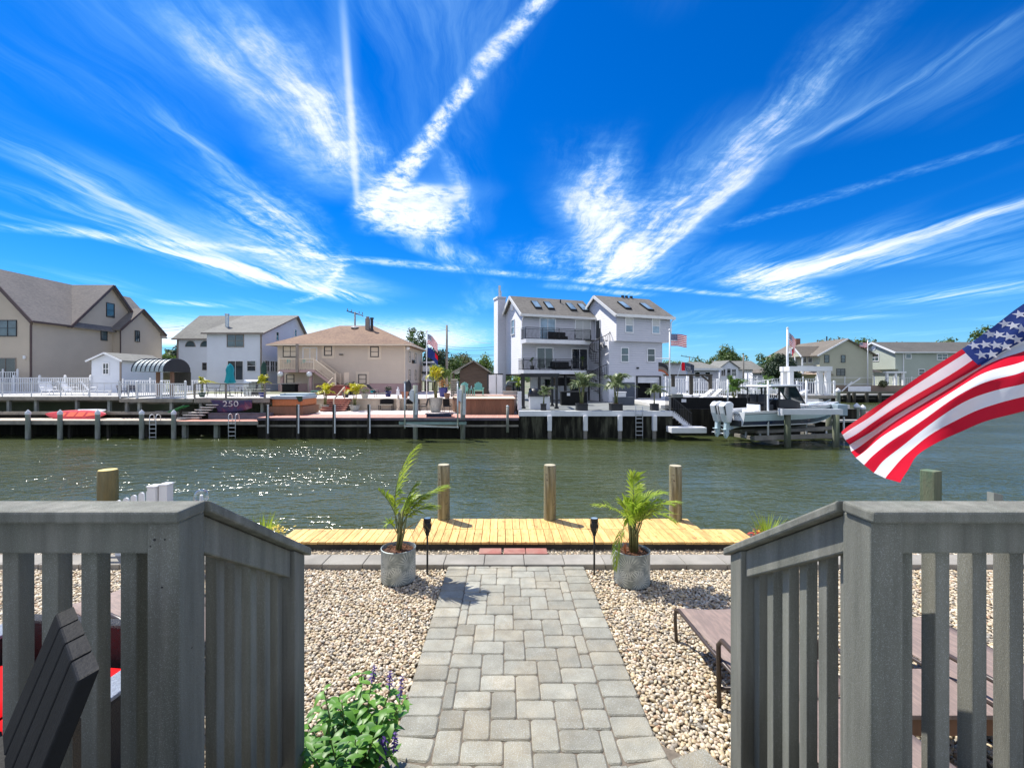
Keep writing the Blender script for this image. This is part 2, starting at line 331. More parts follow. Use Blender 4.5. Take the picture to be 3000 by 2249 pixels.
S = [
 # left fan of long mares' tails
 streak((-350,250),(740,800), .15,.32, .40, .3, 0, F1), streak((-300,430),(900,860), .20,.42, .68, .3, 0, F1),
 streak((-250,560),(1120,890), .11,.46, 1.0, .28, 0, F1), streak((420,730),(1140,900), .50,.45, .85, .33, 0, F1),
 streak((300,190),(960,730), .035,.16, .42, .3, 0, F1), streak((480,-100),(1100,560), .30,.36, .50, .3, 0, FP),
 streak((620,440),(960,840), .34,.55, .72, .33, 0, FP), streak((780,150),(1160,560), .14,.2, .36, .3, 0, FP),
 # thin vertical trail
 streak((985,-260),(1050,640), .016,.032, .42, .3, 0, None, p0), streak((970,-260),(1045,560), .06,.05, .16, .3, 0, None, p0),
 # puffy trail leaning right and the bright knot it ends in
 streak((1730,-200),(1250,420), .045,.055, 1.0, .15, 0, P1, pq), streak((1330,330),(1060,650), .055,.17, 1.1, .2, 0, P1, pq), streak((1060,535),(1390,590), .17,.17, 1.0, .4, 0, t.rng(puf,.3,.65,.1,1.2)), streak((1010,620),(1390,665), .44,.44, 1.55, .45, 0, t.math('MULTIPLY', t.rng(puf,.27,.68,.25,1.35), t.rng(fin_,.3,.65,.7,1.2))),
 streak((1290,390),(1400,680), .06,.08, .45, .3, 0, FP, pq), streak((1150,660),(1440,800), .3,.3, .7, .35, 0, F1),
 # low trail across
 streak((-350,630),(2320,880), .18,.17, .55, .1, 0, LOW, pq), streak((820,900),(1010,700), .14,.09, .55, .3, .25, P1),
 # right fan
 streak((2760,-160),(1790,850), .15,.32, .75, .22, 0, FP), streak((2420,310),(1840,830), .05,.12, .5, .3, 0, F1),
 streak((1690,330),(1820,840), .26,.46, .8, .3, 0, FP), streak((1620,500),(1880,830), .12,.3, .75, .3, 0, F1), streak((2050,380),(1850,830), .2,.3, .45, .35, 0, FP), streak((1440,690),(1850,845), .5,.4, .6, .35, 0, FP),
 streak((3150,-60),(2250,480), .05,.07, .30, .25, 0, F1), streak((3250,330),(2050,690), .07,.15, .13, .2, 0, P1, pq),
 streak((3400,480),(2190,830), .09,.52, .85, .26, 0, F1), streak((2760,735),(2150,820), .34,.85, 1.25, .32, 0, F1), streak((2120,770),(2420,905), .55,.4, 1.1, .32, 0, FP),
 streak((3350,790),(2480,900), .7,.8, .62, .3, 0, F1), streak((1970,945),(2760,925), .5,.6, .5, .3, 0, F1), streak((1950,870),(1560,830), .2,.2, .6, .3, 0, F1),
 # low bands by the roofs
 streak((400,880),(720,900), .35,.35, .8, .35, 0, F1), streak((60,985),(1500,1000), 5.2,5.6, 1.35, .22, 0, t.rng(puf,.2,.65,.65,1.2)),
 # soft veils without fibres
 streak((150,560),(1180,880), .55,.60, .42, .35, 0, t.rng(puf,.2,.8,.7,1.2)), streak((540,-60),(1060,620), .34,.42, .30, .3, 0, t.rng(puf,.2,.8,.6,1.2)), streak((2500,160),(1810,840), .26,.5, .32, .3, 0, t.rng(puf,.2,.8,.6,1.2)), streak((3000,620),(2150,850), .3,.85, .45, .33, 0, t.rng(puf,.2,.8,.6,1.2)), streak((1650,420),(1830,840), .35,.5, .30, .35, 0, t.rng(puf,.2,.8,.6,1.2)), streak((1020,560),(1400,640), .55,.55, .55, .45),
]
acc = S[0]
for s_ in S[1:]: acc = t.math('ADD', acc, s_)
veil = t.math('MULTIPLY', t.math('MULTIPLY', t.rng(big, .5, .75), F1), .22)
acc = t.math('ADD', acc, veil)
back = t.math('MULTIPLY', t.rng(sy, .25, -.35), t.rng(fib, .25, .65, .55, 1.0))      # unseen white veil added behind the viewer to fill shaded fronts
acc = t.math('MULTIPLY', acc, t.rng(sz, .008, .05))
alpha = t.math('SUBTRACT', 1.0, t.math('POWER', 2.718, t.math('MULTIPLY', acc, -.98)))
haze = t.math('POWER', 2.718, t.math('MULTIPLY', dz, -15.0))
hs = t('ShaderNodeHueSaturation', {'Hue':.506,'Saturation':1.62,'Value':1.0,'Fac':1.0,'Color':sky.outputs[0]}).outputs[0]
tint = t.mix(1.0, hs, t.mix(t.math('POWER', 2.718, t.math('MULTIPLY', dz, -4.5)), (.17,.97,1.24,1), (.40,.78,1.24,1)), 'MULTIPLY')
skyc = t.mix(t.math('MULTIPLY', haze, .60), tint, (3.6,6.4,10.0,1))
ccol = t.mix(t.rng(alpha, .06, .62), (4.2,8.8,12.0,1), (10.4,11.0,11.6,1))
fin = t.mix(t.math('MINIMUM', alpha, .97), skyc, ccol)
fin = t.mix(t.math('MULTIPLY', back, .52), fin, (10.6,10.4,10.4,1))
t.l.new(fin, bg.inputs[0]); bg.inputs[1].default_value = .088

# ---------------------------------------------------------------- water
def water_mat():
    m = bpy.data.materials.new('canal_water'); m.use_nodes = True; t = NT(m.node_tree); b = t.n['Principled BSDF']
    co = t('ShaderNodeTexCoord').outputs['Object']
    n0 = t.noise(co, .07, 3.0, .5)
    cc = t.mix(t.rng(n0, .35, .65), (.050,.063,.020,1), (.064,.079,.032,1))
    t.l.new(cc, b.inputs['Base Color']); b.inputs['Roughness'].default_value = .15; b.inputs['IOR'].default_value = 1.333; b.inputs['Specular IOR Level'].default_value = .85
    r1 = t.noise(t('ShaderNodeMapping', {'Vector':co,'Scale':(.9,1.9,1),'Rotation':(0,0,R(-8))}).outputs[0], 1.55, 2.5, .5, .6)
    r2 = t.noise(t('ShaderNodeMapping', {'Vector':co,'Scale':(1.0,2.0,1),'Rotation':(0,0,R(14))}).outputs[0], 4.2, 2.0, .5, .3)
    calm = t.rng(t.noise(t('ShaderNodeMapping', {'Vector':co,'Scale':(.6,1.4,1)}).outputs[0], .16, 3.0), .35, .65, .35, 1.2)
    h = t.math('MULTIPLY', t.math('ADD', t.math('MULTIPLY', r1, 1.0), t.math('MULTIPLY', r2, .32)), calm)
    t.l.new(t('ShaderNodeBump', {'Height':h,'Strength':1.0,'Distance':.125}).outputs[0], b.inputs['Normal'])
    return m
WZ = -1.5
struct('water', MB().add([(-900,5.5,WZ),(900,5.5,WZ),(900,1500,WZ),(-900,1500,WZ)], [(0,1,2,3)]), water_mat())

# ---------------------------------------------------------------- near yard
GZ = -.045
def gravelmat(name, k=.88):
    m = bpy.data.materials.new(name); m.use_nodes = True; t = NT(m.node_tree); b = t.n['Principled BSDF']
    r = t('ShaderNodeObjectInfo').outputs['Random']
    cr = t('ShaderNodeValToRGB', {0:r}); e = cr.color_ramp; e.interpolation = 'CONSTANT'
    cols = [(.64,.55,.41),(.42,.36,.26),(.52,.42,.27),(.30,.28,.24),(.80,.74,.62),(.60,.52,.40),(.38,.28,.18),(.55,.47,.38),(.31,.275,.225),(.60,.50,.33),(.48,.32,.21),(.74,.66,.52),(.36,.35,.33),(.62,.55,.44)]
    pos = [0,.10,.2,.29,.36,.46,.56,.63,.71,.76,.84,.865,.93,.96]
    while len(e.elements) < len(cols): e.elements.new(.5)
    for el,p_,c in zip(e.elements, pos, cols): el.position = p_; el.color = C4((c[0]*k,c[1]*k*.965,c[2]*k*.90))
    n = t.noise(t('ShaderNodeTexCoord').outputs['Object'], 9.0, 3.0)
    c = t('ShaderNodeVectorMath', {0:cr.outputs[0],'Scale':t.rng(n,.3,.7,.8,1.15)}, operation='SCALE').outputs[0]
    t.l.new(c, b.inputs['Base Color']); b.inputs['Roughness'].default_value = .55
    return m
M['stones'] = gravelmat('river_stones')
M['gravelbase'] = mat('gravel_bed', (.20,.17,.125), .95, .45, 45, bump=1.0, bs=70, alt=(.12,.10,.08))
struct('ground', MB().box(-60,60,-9,6.55,-3,GZ-.022), M['gravelbase'])
def stones(name, pts, smin, smax):
    me = bpy.data.meshes.new(name); me.from_pydata(pts, [], []); me.materials.append(M['stones'])
    o = bpy.data.objects.new(name, me); col.objects.link(o)
    ng = bpy.data.node_groups.new(name, 'GeometryNodeTree')
    ng.interface.new_socket('Geometry', in_out='INPUT', socket_type='NodeSocketGeometry'); ng.interface.new_socket('Geometry', in_out='OUTPUT', socket_type='NodeSocketGeometry')
    g = NT(ng); gi = g('NodeGroupInput'); go = g('NodeGroupOutput')
    jn = g('GeometryNodeGeometryToInstance')
    for k,(ax,ay,az) in enumerate(((1.25,.85,.55),(1.05,.95,.62),(1.4,.8,.6),(1.1,.8,.75),(1.2,1.0,.5))):
        ico = g('GeometryNodeMeshIcoSphere', {'Radius':1.0,'Subdivisions':2})
        nz = g('ShaderNodeTexNoise', {'Scale':.9,'Detail':1.0,'W':k*7.3}, noise_dimensions='4D')
        off = g.vm('MULTIPLY', g.vm('SUBTRACT', nz.outputs['Color'], (.5,.5,.5)), (1.0,1.0,1.0))
        sp = g('GeometryNodeSetPosition', {'Geometry':ico.outputs[0],'Offset':off})
        tr = g('GeometryNodeTransform', {'Geometry':sp.outputs[0],'Scale':(ax,ay,az)})
        sm = g('GeometryNodeSetShadeSmooth', {'Geometry':tr.outputs[0]})
        mt = g('GeometryNodeSetMaterial', {'Geometry':sm.outputs[0],'Material':M['stones']})
        g.l.new(mt.outputs[0], jn.inputs[0])
    rv = g('FunctionNodeRandomValue', data_type='FLOAT_VECTOR'); rv.inputs[0].default_value = (-.5,-.5,0); rv.inputs[1].default_value = (.5,.5,6.28)
    rs = g('FunctionNodeRandomValue', data_type='FLOAT'); rs.inputs[2].default_value = smin; rs.inputs[3].default_value = smax; rs.inputs['Seed'].default_value = 3
    ri = g('FunctionNodeRandomValue', data_type='INT'); ri.inputs[4].default_value = 0; ri.inputs[5].default_value = 4; ri.inputs['Seed'].default_value = 9
    ip = g('GeometryNodeInstanceOnPoints', {'Points':gi.outputs[0],'Instance':jn.outputs[0],'Pick Instance':True,'Instance Index':ri.outputs[2],'Rotation':rv.outputs[0],'Scale':rs.outputs[1]})
    g.l.new(ip.outputs[0], go.inputs[0])
    md = o.modifiers.new('stones','NODES'); md.node_group = ng
    return tag(o, kind='stuff')
PL, PR = -.744, 1.008          # path edges
def onpath(x, y):
    fl = 0 if y > 2.93 else min(.5, (2.93-y)*1.1+.03)
    return PL-.012-fl < x < PR+.012+fl and y < 5.74
POTS = ((-1.31,5.43,.215),(1.525,5.36,.22))
pts = []; st = .0258; y = 2.15
while y < 6.44:
    if 5.70 < y < 6.06: y = 6.06
    lim = y*1.2+.5; x = -lim
    while x < lim:
        X = x+rnd.uniform(-.45,.45)*st; Y = y+rnd.uniform(-.45,.45)*st; x += st
        if onpath(X,Y) or any((X-a)**2+(Y-b)**2 < c*c*.9 for a,b,c in POTS) or 5.70 < Y < 6.06: continue
        pts.append((X, Y, GZ-.012+rnd.uniform(-.009,.010)-(.02 if Y > 6 else 0)))
    y += st
stones('gravel', pts, .0118, .0198)

def paver(mb, cx, cy, lx, ly, z0, z1, ang=0.0, r=.027, ch=.009):
    ca, sa = math.cos(ang), math.sin(ang); hx, hy = lx/2, ly/2; r = min(r, hx*.6, hy*.6)
    def ring(ins, z):
        out = []
        for qx,qy,a0 in ((1,1,0),(-1,1,90),(-1,-1,180),(1,-1,270)):
            for k in range(4):
                a = R(a0+30*k); X = qx*(hx-r)+math.cos(a)*(r-ins); Y = qy*(hy-r)+math.sin(a)*(r-ins)
                out.append((cx+X*ca-Y*sa, cy+X*sa+Y*ca, z))
        return out
    a, b, c = ring(0,z0), ring(0,z1-ch), ring(ch,z1); n = 16
    fs = [(i,(i+1)%n,n+(i+1)%n,n+i) for i in range(n)]+[(n+i,n+(i+1)%n,2*n+(i+1)%n,2*n+i) for i in range(n)]+[tuple(range(2*n,3*n))]
    mb.add(a+b+c, fs)
M['paver'] = mat('tumbled_paver', (.335,.325,.262), .8, .18, 6, (1,1,1), .7, 150, island=.17, alt=(.36,.325,.24), grime=.14, speck=((.50,.51,.48),190,.58))
M['joint'] = mat('joint_sand', (.15,.125,.095), .95, .3, 30)
mb = MB(); g = .093; L_, W_ = 3*g, 2*g; x0, x1 = -.468, .735; jt = .0048
for i in range(-30,40):
    for j in range(-20,20):
        bx, by = i*W_+j*L_-1.5, i*W_-j*L_+1.0
        for (ax,ay,bw,bh) in ((bx,by,L_,W_),(bx+L_,by+W_-L_,W_,L_)):
            a0, a1 = max(ax,x0), min(ax+bw,x1); b0, b1 = max(ay,2.3), min(ay+bh,5.70)
            if a1-a0 > .04 and b1-b0 > .04:
                paver(mb, (a0+a1)/2, (b0+b1)/2, a1-a0-jt, b1-b0-jt, -.05, rnd.uniform(-.002,.002), rnd.uniform(-.006,.006))
yy = 2.98
while yy < 5.69:
    d = min(.187, 5.70-yy)
    if d > .05:
        paver(mb, (PL+x0)/2, yy+d/2, x0-PL-jt, d-jt, -.05, rnd.uniform(-.002,.002), rnd.uniform(-.01,.01))
        paver(mb, (PR+x1)/2, yy+d/2, PR-x1-jt, d-jt, -.05, rnd.uniform(-.002,.002), rnd.uniform(-.01,.01))
    yy += .187
for sgn, px_ in ((-1,x0),(1,x1)):          # the border fans out at the foot of the steps
    for k,(dx,dy,an) in enumerate(((.150,2.89,5),(.175,2.70,13),(.225,2.515,22),(.30,2.34,32))):
        paver(mb, px_+sgn*dx, dy, .285, .184, -.05, rnd.uniform(-.002,.001), sgn*R(an))
        if k: paver(mb, px_+sgn*(dx-.185), dy-.02, .06+.03*k, .17, -.05, -.002, sgn*R(an*.6), r=.012)
        if k: paver(mb, px_+sgn*(dx+.29), dy+.07, .275, .184, -.05, -.002, sgn*R(an+7))
struct('path', mb, M['paver'])
jb = MB().box(PL+.004, PR-.004, 2.2, 5.705, -.12, -.012)
for sg,e in ((-1,PL),(1,PR)): jb.prism([(e-sg*.02,2.95,-.012),(e+sg*.03,2.92,-.012),(e+sg*.30,2.72,-.012),(e+sg*.50,2.25,-.012),(e-sg*.02,2.25,-.012)], (0,0,-.08))
struct('path_bed', jb, M['joint'])
mb = MB(); x = -7.6; k = 0
M['kerb'] = mat('kerb_block', (.31,.288,.25), .85, .14, 3, bump=.35, bs=90, island=.08, alt=(.25,.235,.20))
while x < 8:
    paver(mb, x+.262, 5.885, .516, .325, -.12, .012+rnd.uniform(-.002,.002), rnd.uniform(-.003,.003), r=.008, ch=.006); x += .523
struct('kerb', mb, M['kerb'])
mb = MB()
M['redbrick'] = mat('red_paver', (.30,.11,.085), .8, .15, 8, bump=.3, bs=90, island=.18, alt=(.34,.18,.14))
for i,(a,b) in enumerate(((1404,1469),(1476,1539),(1541,1603))):
    xa, xb = XX(a,6.22), XX(b,6.22); o = MB(); paver(o, (xa+xb)/2, 6.22, xb-xa, .20, -.07, -.005, 0, .006, .005)
    solo('stepping_block', o, M['redbrick'], ['faded red paver block, left one of three before the new dock','deep red paver block, middle one of three before the new dock','dusty red paver block, right one of three before the new dock'][i], 'paver', 'red paver blocks by the dock')

# ---------------------------------------------------------------- near dock
DZ = .05
t_dock = thing('wooden_dock', 'new yellow pine dock with a wider middle section at the water edge', 'dock', (0,6.42,0))
mb = MB(); x = -3.30; pw_ = .118; k = 0
while x < 3.56:
    e = rnd.uniform(-.006,.006)
    mb.box(x, x+pw_-.008, -.02+e, .535+e, DZ-.034, DZ+rnd.uniform(-.0015,.0015)); x += pw_
mb.build('walkway_planks', [M['dock_new']], t_dock, bev=.003)
mb = MB(); x = -1.45
while x < 2.96:
    e = rnd.uniform(-.006,.006)
    mb.box(x+.03, x+.03+pw_-.008, .541+e, 1.055+e, DZ-.034, DZ+rnd.uniform(-.0015,.0015)); x += pw_
mb.build('platform_planks', [M['dock_new']], t_dock, bev=.003)
MB().box(-3.28,3.54,.0,.045,-.17,DZ-.036).box(-3.28,3.54,.49,.53,-.17,DZ-.036).box(-1.42,2.97,1.0,1.04,-.17,DZ-.036).build('bearer', M['darkwood'], t_dock)
mb = MB().box(-60,60,6.55,6.90,-3,-.16)
solo('bulkhead', mb, M['darkwood'], 'dark timber bulkhead under the new yellow dock', 'sea wall')
def pile(name, label, x, y, z0, z1, r, m, mtop=None, group=None, cap=None, n=14, cat='piling'):
    t_ = thing(name, label, cat, (x,y,z1), 0, group)
    b = MB(); k = 7
    b.lathe([(r*(1.03-.03*i/k)*(1+rnd.uniform(-.012,.012)), (z0-z1)*(1-i/k)) for i in range(k)]+[(r,-.02),(r*.93,0.0)], n)
    o = b.build('shaft', m, t_, smooth=True, angle=40)
    if mtop: MB().lathe([(r*.92,.001),(r*.9,.005),(0.001,.006)], n).build('cut_top', mtop, t_)
    if cap: MB().lathe([(r*1.12,-.10),(r*1.15,.02),(r*1.05,.06),(.002,.24)], n).build('cap', cap, t_, smooth=True, angle=30)
    return t_
M['pile_end'] = mat('weathered_end', (.42,.38,.27), .85, .2, 12)
for px,pyb,pyt,lb in ((1300,1522,1361,'weathered wooden piling behind the left potted palm'),(1611,1523,1362,'weathered wooden piling in the middle of the new dock edge'),(1979,1525,1364,'weathered wooden piling at the right end of the dock platform')):
    Y = F*(H-DZ)/(pyb-CY)+.05; pile('dock_piling', lb, XX(px,Y), Y, -2.2, ZZ(pyt,Y), .102, M['piling'], M['pile_end'], 'pilings along the new dock', n=20)
pile('dock_piling', 'yellow brown piling with a freshly cut top behind the left railing', XX(316,7.4), 7.4, -2.2, ZZ(1376,7.4), .138, M['piling_y'], M['piling_end'], 'pilings past the neighbouring yards', n=20)
b = MB().box(-.1,.1,-.1,.1,-3.2,0)
solo('square_post', b, M['piling_g'], 'greenish square timber post behind the right railing', 'post', 'pilings past the neighbouring yards', (XX(2727,7.2),7.2,ZZ(1377,7.2)), R(20), bev=.012)
b = MB().prism([(-.07,0,-1.6),(.07,0,-1.6),(.07,0,0),(-.07,0,.03)], (0,.1,0))
solo('grey_post', b, M['postgrey'], 'small grey slant topped post at the far right above the railing', 'post', None, (XX(2925,6.9),6.9,ZZ(1449,6.9)))

# ---------------------------------------------------------------- railings of the steps
def railing(s, xin, label):
    t_ = thing('deck_railing', label, 'railing', (s*xin,1.5,0), 0, 'grey railings beside the steps')
    mm = M['composite']; B = dict(bev=.006)
    X = lambda a: s*a                       # a = distance outward from the inner face
    def bx(name, a0, a1, y0, y1, z0, z1, bev=.006):
        return MB().box(min(X(a0),X(a1)), max(X(a0),X(a1)), y0-1.5, y1-1.5, z0, z1).build(name, mm, t_, bev=bev)
    zt = ZZ(1499,1.45)
    bx('post', 0, .108, 1.475, 1.60, .2, zt-.042)
    bx('post', 2.3, 2.408, 1.475, 1.60, .2, zt-.042)
    bx('cap_rail', -.012, 2.6, 1.45, 1.588, zt-.04, zt, .008)
    bx('top_rail', .112, 2.29, 1.488, 1.526, zt-.152, zt-.0425)
    bx('bottom_rail', .112, 2.29, 1.488, 1.526, .965, 1.045)
    a = .112+(.075 if s < 0 else .028)
    while a < 2.25:
        bx('baluster', a, a+(.057 if s < 0 else .05), 1.53, 1.585, .95, zt-.05, .004); a += .136 if s < 0 else .128
    # sloping flight: from the post down to the end post
    ya, yb = 1.603, 2.40; sl = .585; za = zt-.004
    zz = lambda y, d: za-sl*(y-ya)-d
    pr = lambda y0,y1,d0,d1: [(0,y0-1.5,zz(y0,d0)),(0,y1-1.5,zz(y1,d0)),(0,y1-1.5,zz(y1,d1)),(0,y0-1.5,zz(y0,d1))]
    def sl_(name, y0, y1, d0, d1, a0, a1, bev=.006):
        m_ = MB().prism([(X(a0),p[1],p[2]) for p in pr(y0,y1,d0,d1)], (X(a1)-X(a0),0,0)); return m_.build(name, mm, t_, bev=bev)
    sl_('stair_cap_rail', ya, yb+.04, 0, .042, -.02, .118, .008)
    sl_('stair_rail', ya+.012, yb-.115, .046, .185, .022, .062)
    m_ = MB().prism([(X(0),yb-.11-1.5,-.05),(X(0),yb-1.5,-.05),(X(0),yb-1.5,zz(yb,.046)),(X(0),yb-.11-1.5,zz(yb-.11,.046))], (X(.105)-X(0),0,0)); m_.build('end_post', mm, t_, bev=.006)
    y = ya+.045
    while y < yb-.15:
        #
        MB().prism([(X(.064),y-1.5,zz(y,1.16)),(X(.064),y+.05-1.5,zz(y+.05,1.16)),(X(.064),y+.05-1.5,zz(y+.05,.06)),(X(.064),y-1.5,zz(y,.06))], (X(.112)-X(.064),0,0)).build('baluster', mm, t_, bev=.004)
        y += .118
    return t_
lr_ = railing(-1, 1.085, 'grey composite railing left of the steps with nail holes in its post')
for px,py,r_ in ((452,1581,.0045),(482,1580,.003),(440,1600,.0025),(474,1720,.003)):
    p = P(px,py,1.4735)-lr_.location; MB().tube([p,p+Vector((0,.004,0))], r_, 8).build('screw_hole', M['black'], lr_)
p = Vector((-1.0845,1.535,ZZ(1899,1.53)))-lr_.location; MB().tube([p,p+Vector((-.004,0,0))], .0035, 8).build('screw_hole', M['black'], lr_)
railing(1, 1.215, 'grey composite railing right of the steps in front of the sun loungers')
mb = MB(); x = -1.0
struct('deck', MB().box(-4.2,4.4,-2.2,1.60,.90,.945), M['composite'])
mb = MB()
for k in range(4): mb.box(-1.02,1.15,1.605+.19*k,1.605+.19*k+.205,.705-.19*k,.745-.19*k).box(-1.02,1.15,1.605+.19*k+.012,1.605+.19*k+.03,.555-.19*k,.703-.19*k)
struct('steps', mb, M['composite'])
# ---------------------------------------------------------------- plants
def blade(mb, p, d, L, w, up=Vector((0,0,1)), droop=.25, mi=0):
    d = d.normalized(); s = d.cross(up)
    s = s.normalized() if s.length > 1e-3 else Vector((1,0,0))
    m = p+d*L*.45; q = p+d*L-Vector((0,0,droop*L))
    return mb.add([p-s*w*.25, p+s*w*.25, m+s*w*.5, q, m-s*w*.5], [(0,1,2,4),(4,2,3)], mi)
def frond(mb, p0, p1, p2, nl, ll, lw, wind=(0,0,0), r=.006, t0=.3, droop=.3, rg=rnd, mi=0, ms=1, spread=.75):
    p0, p1, p2, wv = Vector(p0), Vector(p1), Vector(p2), Vector(wind)
    B = lambda u: p0*(1-u)**2+p1*2*u*(1-u)+p2*u*u
    n = 9; mb.tube([B(i/n) for i in range(n+1)], [r*(1-.75*i/n) for i in range(n+1)], 5, ms)
    for i in range(nl):
        u = t0+(1-t0)*(i+.5)/nl; p = B(u); T = (B(min(1,u+.02))-B(u-.02)).normalized()
        sd_ = T.cross(Vector((0,0,1))); sd_ = sd_.normalized() if sd_.length > .05 else Vector((1,0,0))
        nm = sd_.cross(T)
        k = (u-t0)/(1-t0); prof = max(.25, math.sin(math.pi*(.18+.72*k)))
        for s in (-1,1):
            d = T*(.55+.6*k)+sd_*s*spread*(1.1-.6*k)+nm*rg.uniform(.0,.3)+wv*rg.uniform(.6,1.3)
            blade(mb, p, d, ll*prof*rg.uniform(.8,1.15), lw*rg.uniform(.8,1.2), nm, droop*rg.uniform(.4,1.5), mi)
    return mb
def potmat():
    m = bpy.data.materials.new('embossed_zinc'); m.use_nodes = True; t = NT(m.node_tree); b = t.n['Principled BSDF']
    co = t('ShaderNodeTexCoord').outputs['Object']; x,y,z = t('ShaderNodeSeparateXYZ', {0:co}).outputs
    ph = t.math('ARCTAN2', y, x); nz = t.noise(co, 9.0, 3.0)
    def burst(k, off, zc):
        cx = t.math('SUBTRACT', t.math('FRACT', t.math('MULTIPLY_ADD', ph, k/6.2832, off)), .5)
        cx = t.math('MULTIPLY', cx, 1.32/k); cz = t.math('SUBTRACT', z, zc)
        an = t.math('ARCTAN2', cz, cx); rad = t.math('SQRT', t.math('ADD', t.math('MULTIPLY', cx, cx), t.math('MULTIPLY', cz, cz)))
        ln = t.math('SINE', t.math('MULTIPLY_ADD', an, 22.0, t.math('MULTIPLY', nz, 2.0)))
        return t.math('MULTIPLY', t.rng(ln, -.1, .5), t.rng(rad, .06, .19, 1.0, .0))
    f = t.math('MAXIMUM', burst(5, .1, .24), burst(5, .62, .10))
    f = t.math('MULTIPLY', f, t.rng(nz, .3, .55))
    base = t.mix(t.rng(t.noise(co, 5.0, 5.0, .65), .35, .68), (.20,.235,.23,1), (.36,.41,.395,1))
    t.l.new(t.mix(t.math('MULTIPLY', f, .95), base, (.70,.74,.70,1)), b.inputs['Base Color'])
    b.inputs['Roughness'].default_value = .5; b.inputs['Metallic'].default_value = .25
    t.l.new(t('ShaderNodeBump', {'Height':f,'Strength':.35,'Distance':.01}).outputs[0], b.inputs['Normal'])
    return m
M['zinc'] = potmat()
def planter(label, x, y, r, h):
    t_ = thing('planter', label, 'planter', (x,y,GZ), 0, 'zinc planters beside the path')
    MB().lathe([(r*.985,0),(r,.01),(r,h-.008),(r*1.015,h),(r*.97,h+.003),(r*.955,h-.01),(r*.955,.03)], 48).build('pot', M['zinc'], t_, smooth=True, angle=35)
    def top(u,v):
        a = 2*math.pi*u; q = r*.957*v
        return (q*math.cos(a), q*math.sin(a), h-.045+.02*(1-v)+.012*noise.noise((math.cos(a)*q*40,math.sin(a)*q*40,3)))
    mb = MB().grid(top, 40, 9)
    for k in range(110):
        a = rnd.uniform(0,6.28); q = r*.9*math.sqrt(rnd.random())
        mb.cbox((q*math.cos(a),q*math.sin(a),h-.022), (rnd.uniform(.015,.04),rnd.uniform(.006,.014),.006), Matrix.Rotation(rnd.uniform(0,6.28),3,'Z')@Matrix.Rotation(rnd.uniform(-.7,.7),3,'X'))
    mb.build('mulch', M['soil'], t_)
    return t_
planter('zinc starburst planter left of the path holding a tall windblown palm', -1.31, 5.43, .207, .39)
planter('zinc starburst planter right of the path holding a bushy palm', 1.525, 5.36, .212, .39)
def pal(root, mb, name='fronds', mats=None): return mb.build(name, mats or [M['frond'],M['palmstem']], root, smooth=False, rn=False)
# tall windblown palm
rl = random.Random(11)
tp = thing('potted_palm', 'tall sparse palm blown to the right in the left zinc planter', 'palm', (-1.31,5.43,GZ+.34), 0, 'palms in the zinc planters'); tp.scale = (1.12,1.12,1.13)
mb = MB()
for k in range(5):
    a = k*1.3; mb.tube([(.02*math.cos(a),.02*math.sin(a),0),(.03*math.cos(a)+.012*k,.03*math.sin(a),.2),(.045*math.cos(a)+.02*k,.045*math.sin(a),.42)], [.017,.013,.008], 6)
mb.build('stems', M['palmstem'], tp, smooth=True)
wv = (.55,0,.05)
for p0,p1,p2,nl,ll,mi in (((-.01,0,.2),(-.13,.02,.80),(.20,0,1.14),26,.30,0),((.04,0,.28),(.17,-.03,.60),(.50,0,.70),24,.26,0),((.03,.02,.25),(.12,.02,.48),(.36,.05,.46),22,.26,0),
                    ((0,0,.26),(-.05,0,.52),(-.22,.0,.66),16,.13,0),((.02,-.02,.25),(.10,-.05,.58),(.30,-.06,.62),20,.24,0),((-.01,-.02,.2),(-.08,-.03,.36),(-.12,-.05,.30),10,.10,0),
                    ((.03,.01,.3),(.08,.02,.62),(.18,.03,.72),18,.20,0),((.0,.02,.22),(.02,.1,.5),(.14,.16,.56),18,.2,0)):
    mb = MB(); frond(mb, p0, p1, p2, nl, ll, .028, wv, .006, .25, .22, rl); pal(tp, mb, 'frond')
mb = MB()
for k in range(7):
    a = rl.uniform(-.6,1.2); mb.tube([(.03,0,.22),(.1+.05*k*.5,rl.uniform(-.06,.06),.27+.01*k),(.17+.055*k*.6,rl.uniform(-.1,.1),.12+.03*k*rl.random())], [.003,.002,.001], 4)
mb.build('dry_strands', M['dry'], tp)
# bushy palm
rl = random.Random(5)
tp = thing('potted_palm', 'full bushy palm with many thin stems in the right zinc planter', 'palm', (1.525,5.36,GZ+.36), 0, 'palms in the zinc planters')
mb = MB()
for k in range(15):
    a = k*2.4; q = .012+.035*math.sqrt(k/15); mb.tube([(q*math.cos(a)+.02,q*math.sin(a),0),(q*1.2*math.cos(a)+.02,q*1.2*math.sin(a),.22),(q*2.0*math.cos(a)+.03,q*2.0*math.sin(a),.36)], [.011,.009,.006], 6)
mb.build('stems', M['palmstem'], tp, smooth=True)
for k in range(13):
    a = k*2.399+.4; e = .40+.60*((k*7)%13)/13; L = rl.uniform(.40,.60); c, s = math.cos(a), math.sin(a)
    hx = L*(1.2-e); zt_ = .20+L*(e*1.35-.12)
    p0 = (.03+.03*c,.03*s,.20); p1 = (.03+hx*.35*c,hx*.35*s,.22+L*.72); p2 = (.06+hx*c+.09,hx*s,zt_)
    mb = MB(); frond(mb, p0, p1, p2, 13, .23, .024, (.25,0,.10), .005, .25, .3, rl); pal(tp, mb, 'frond')
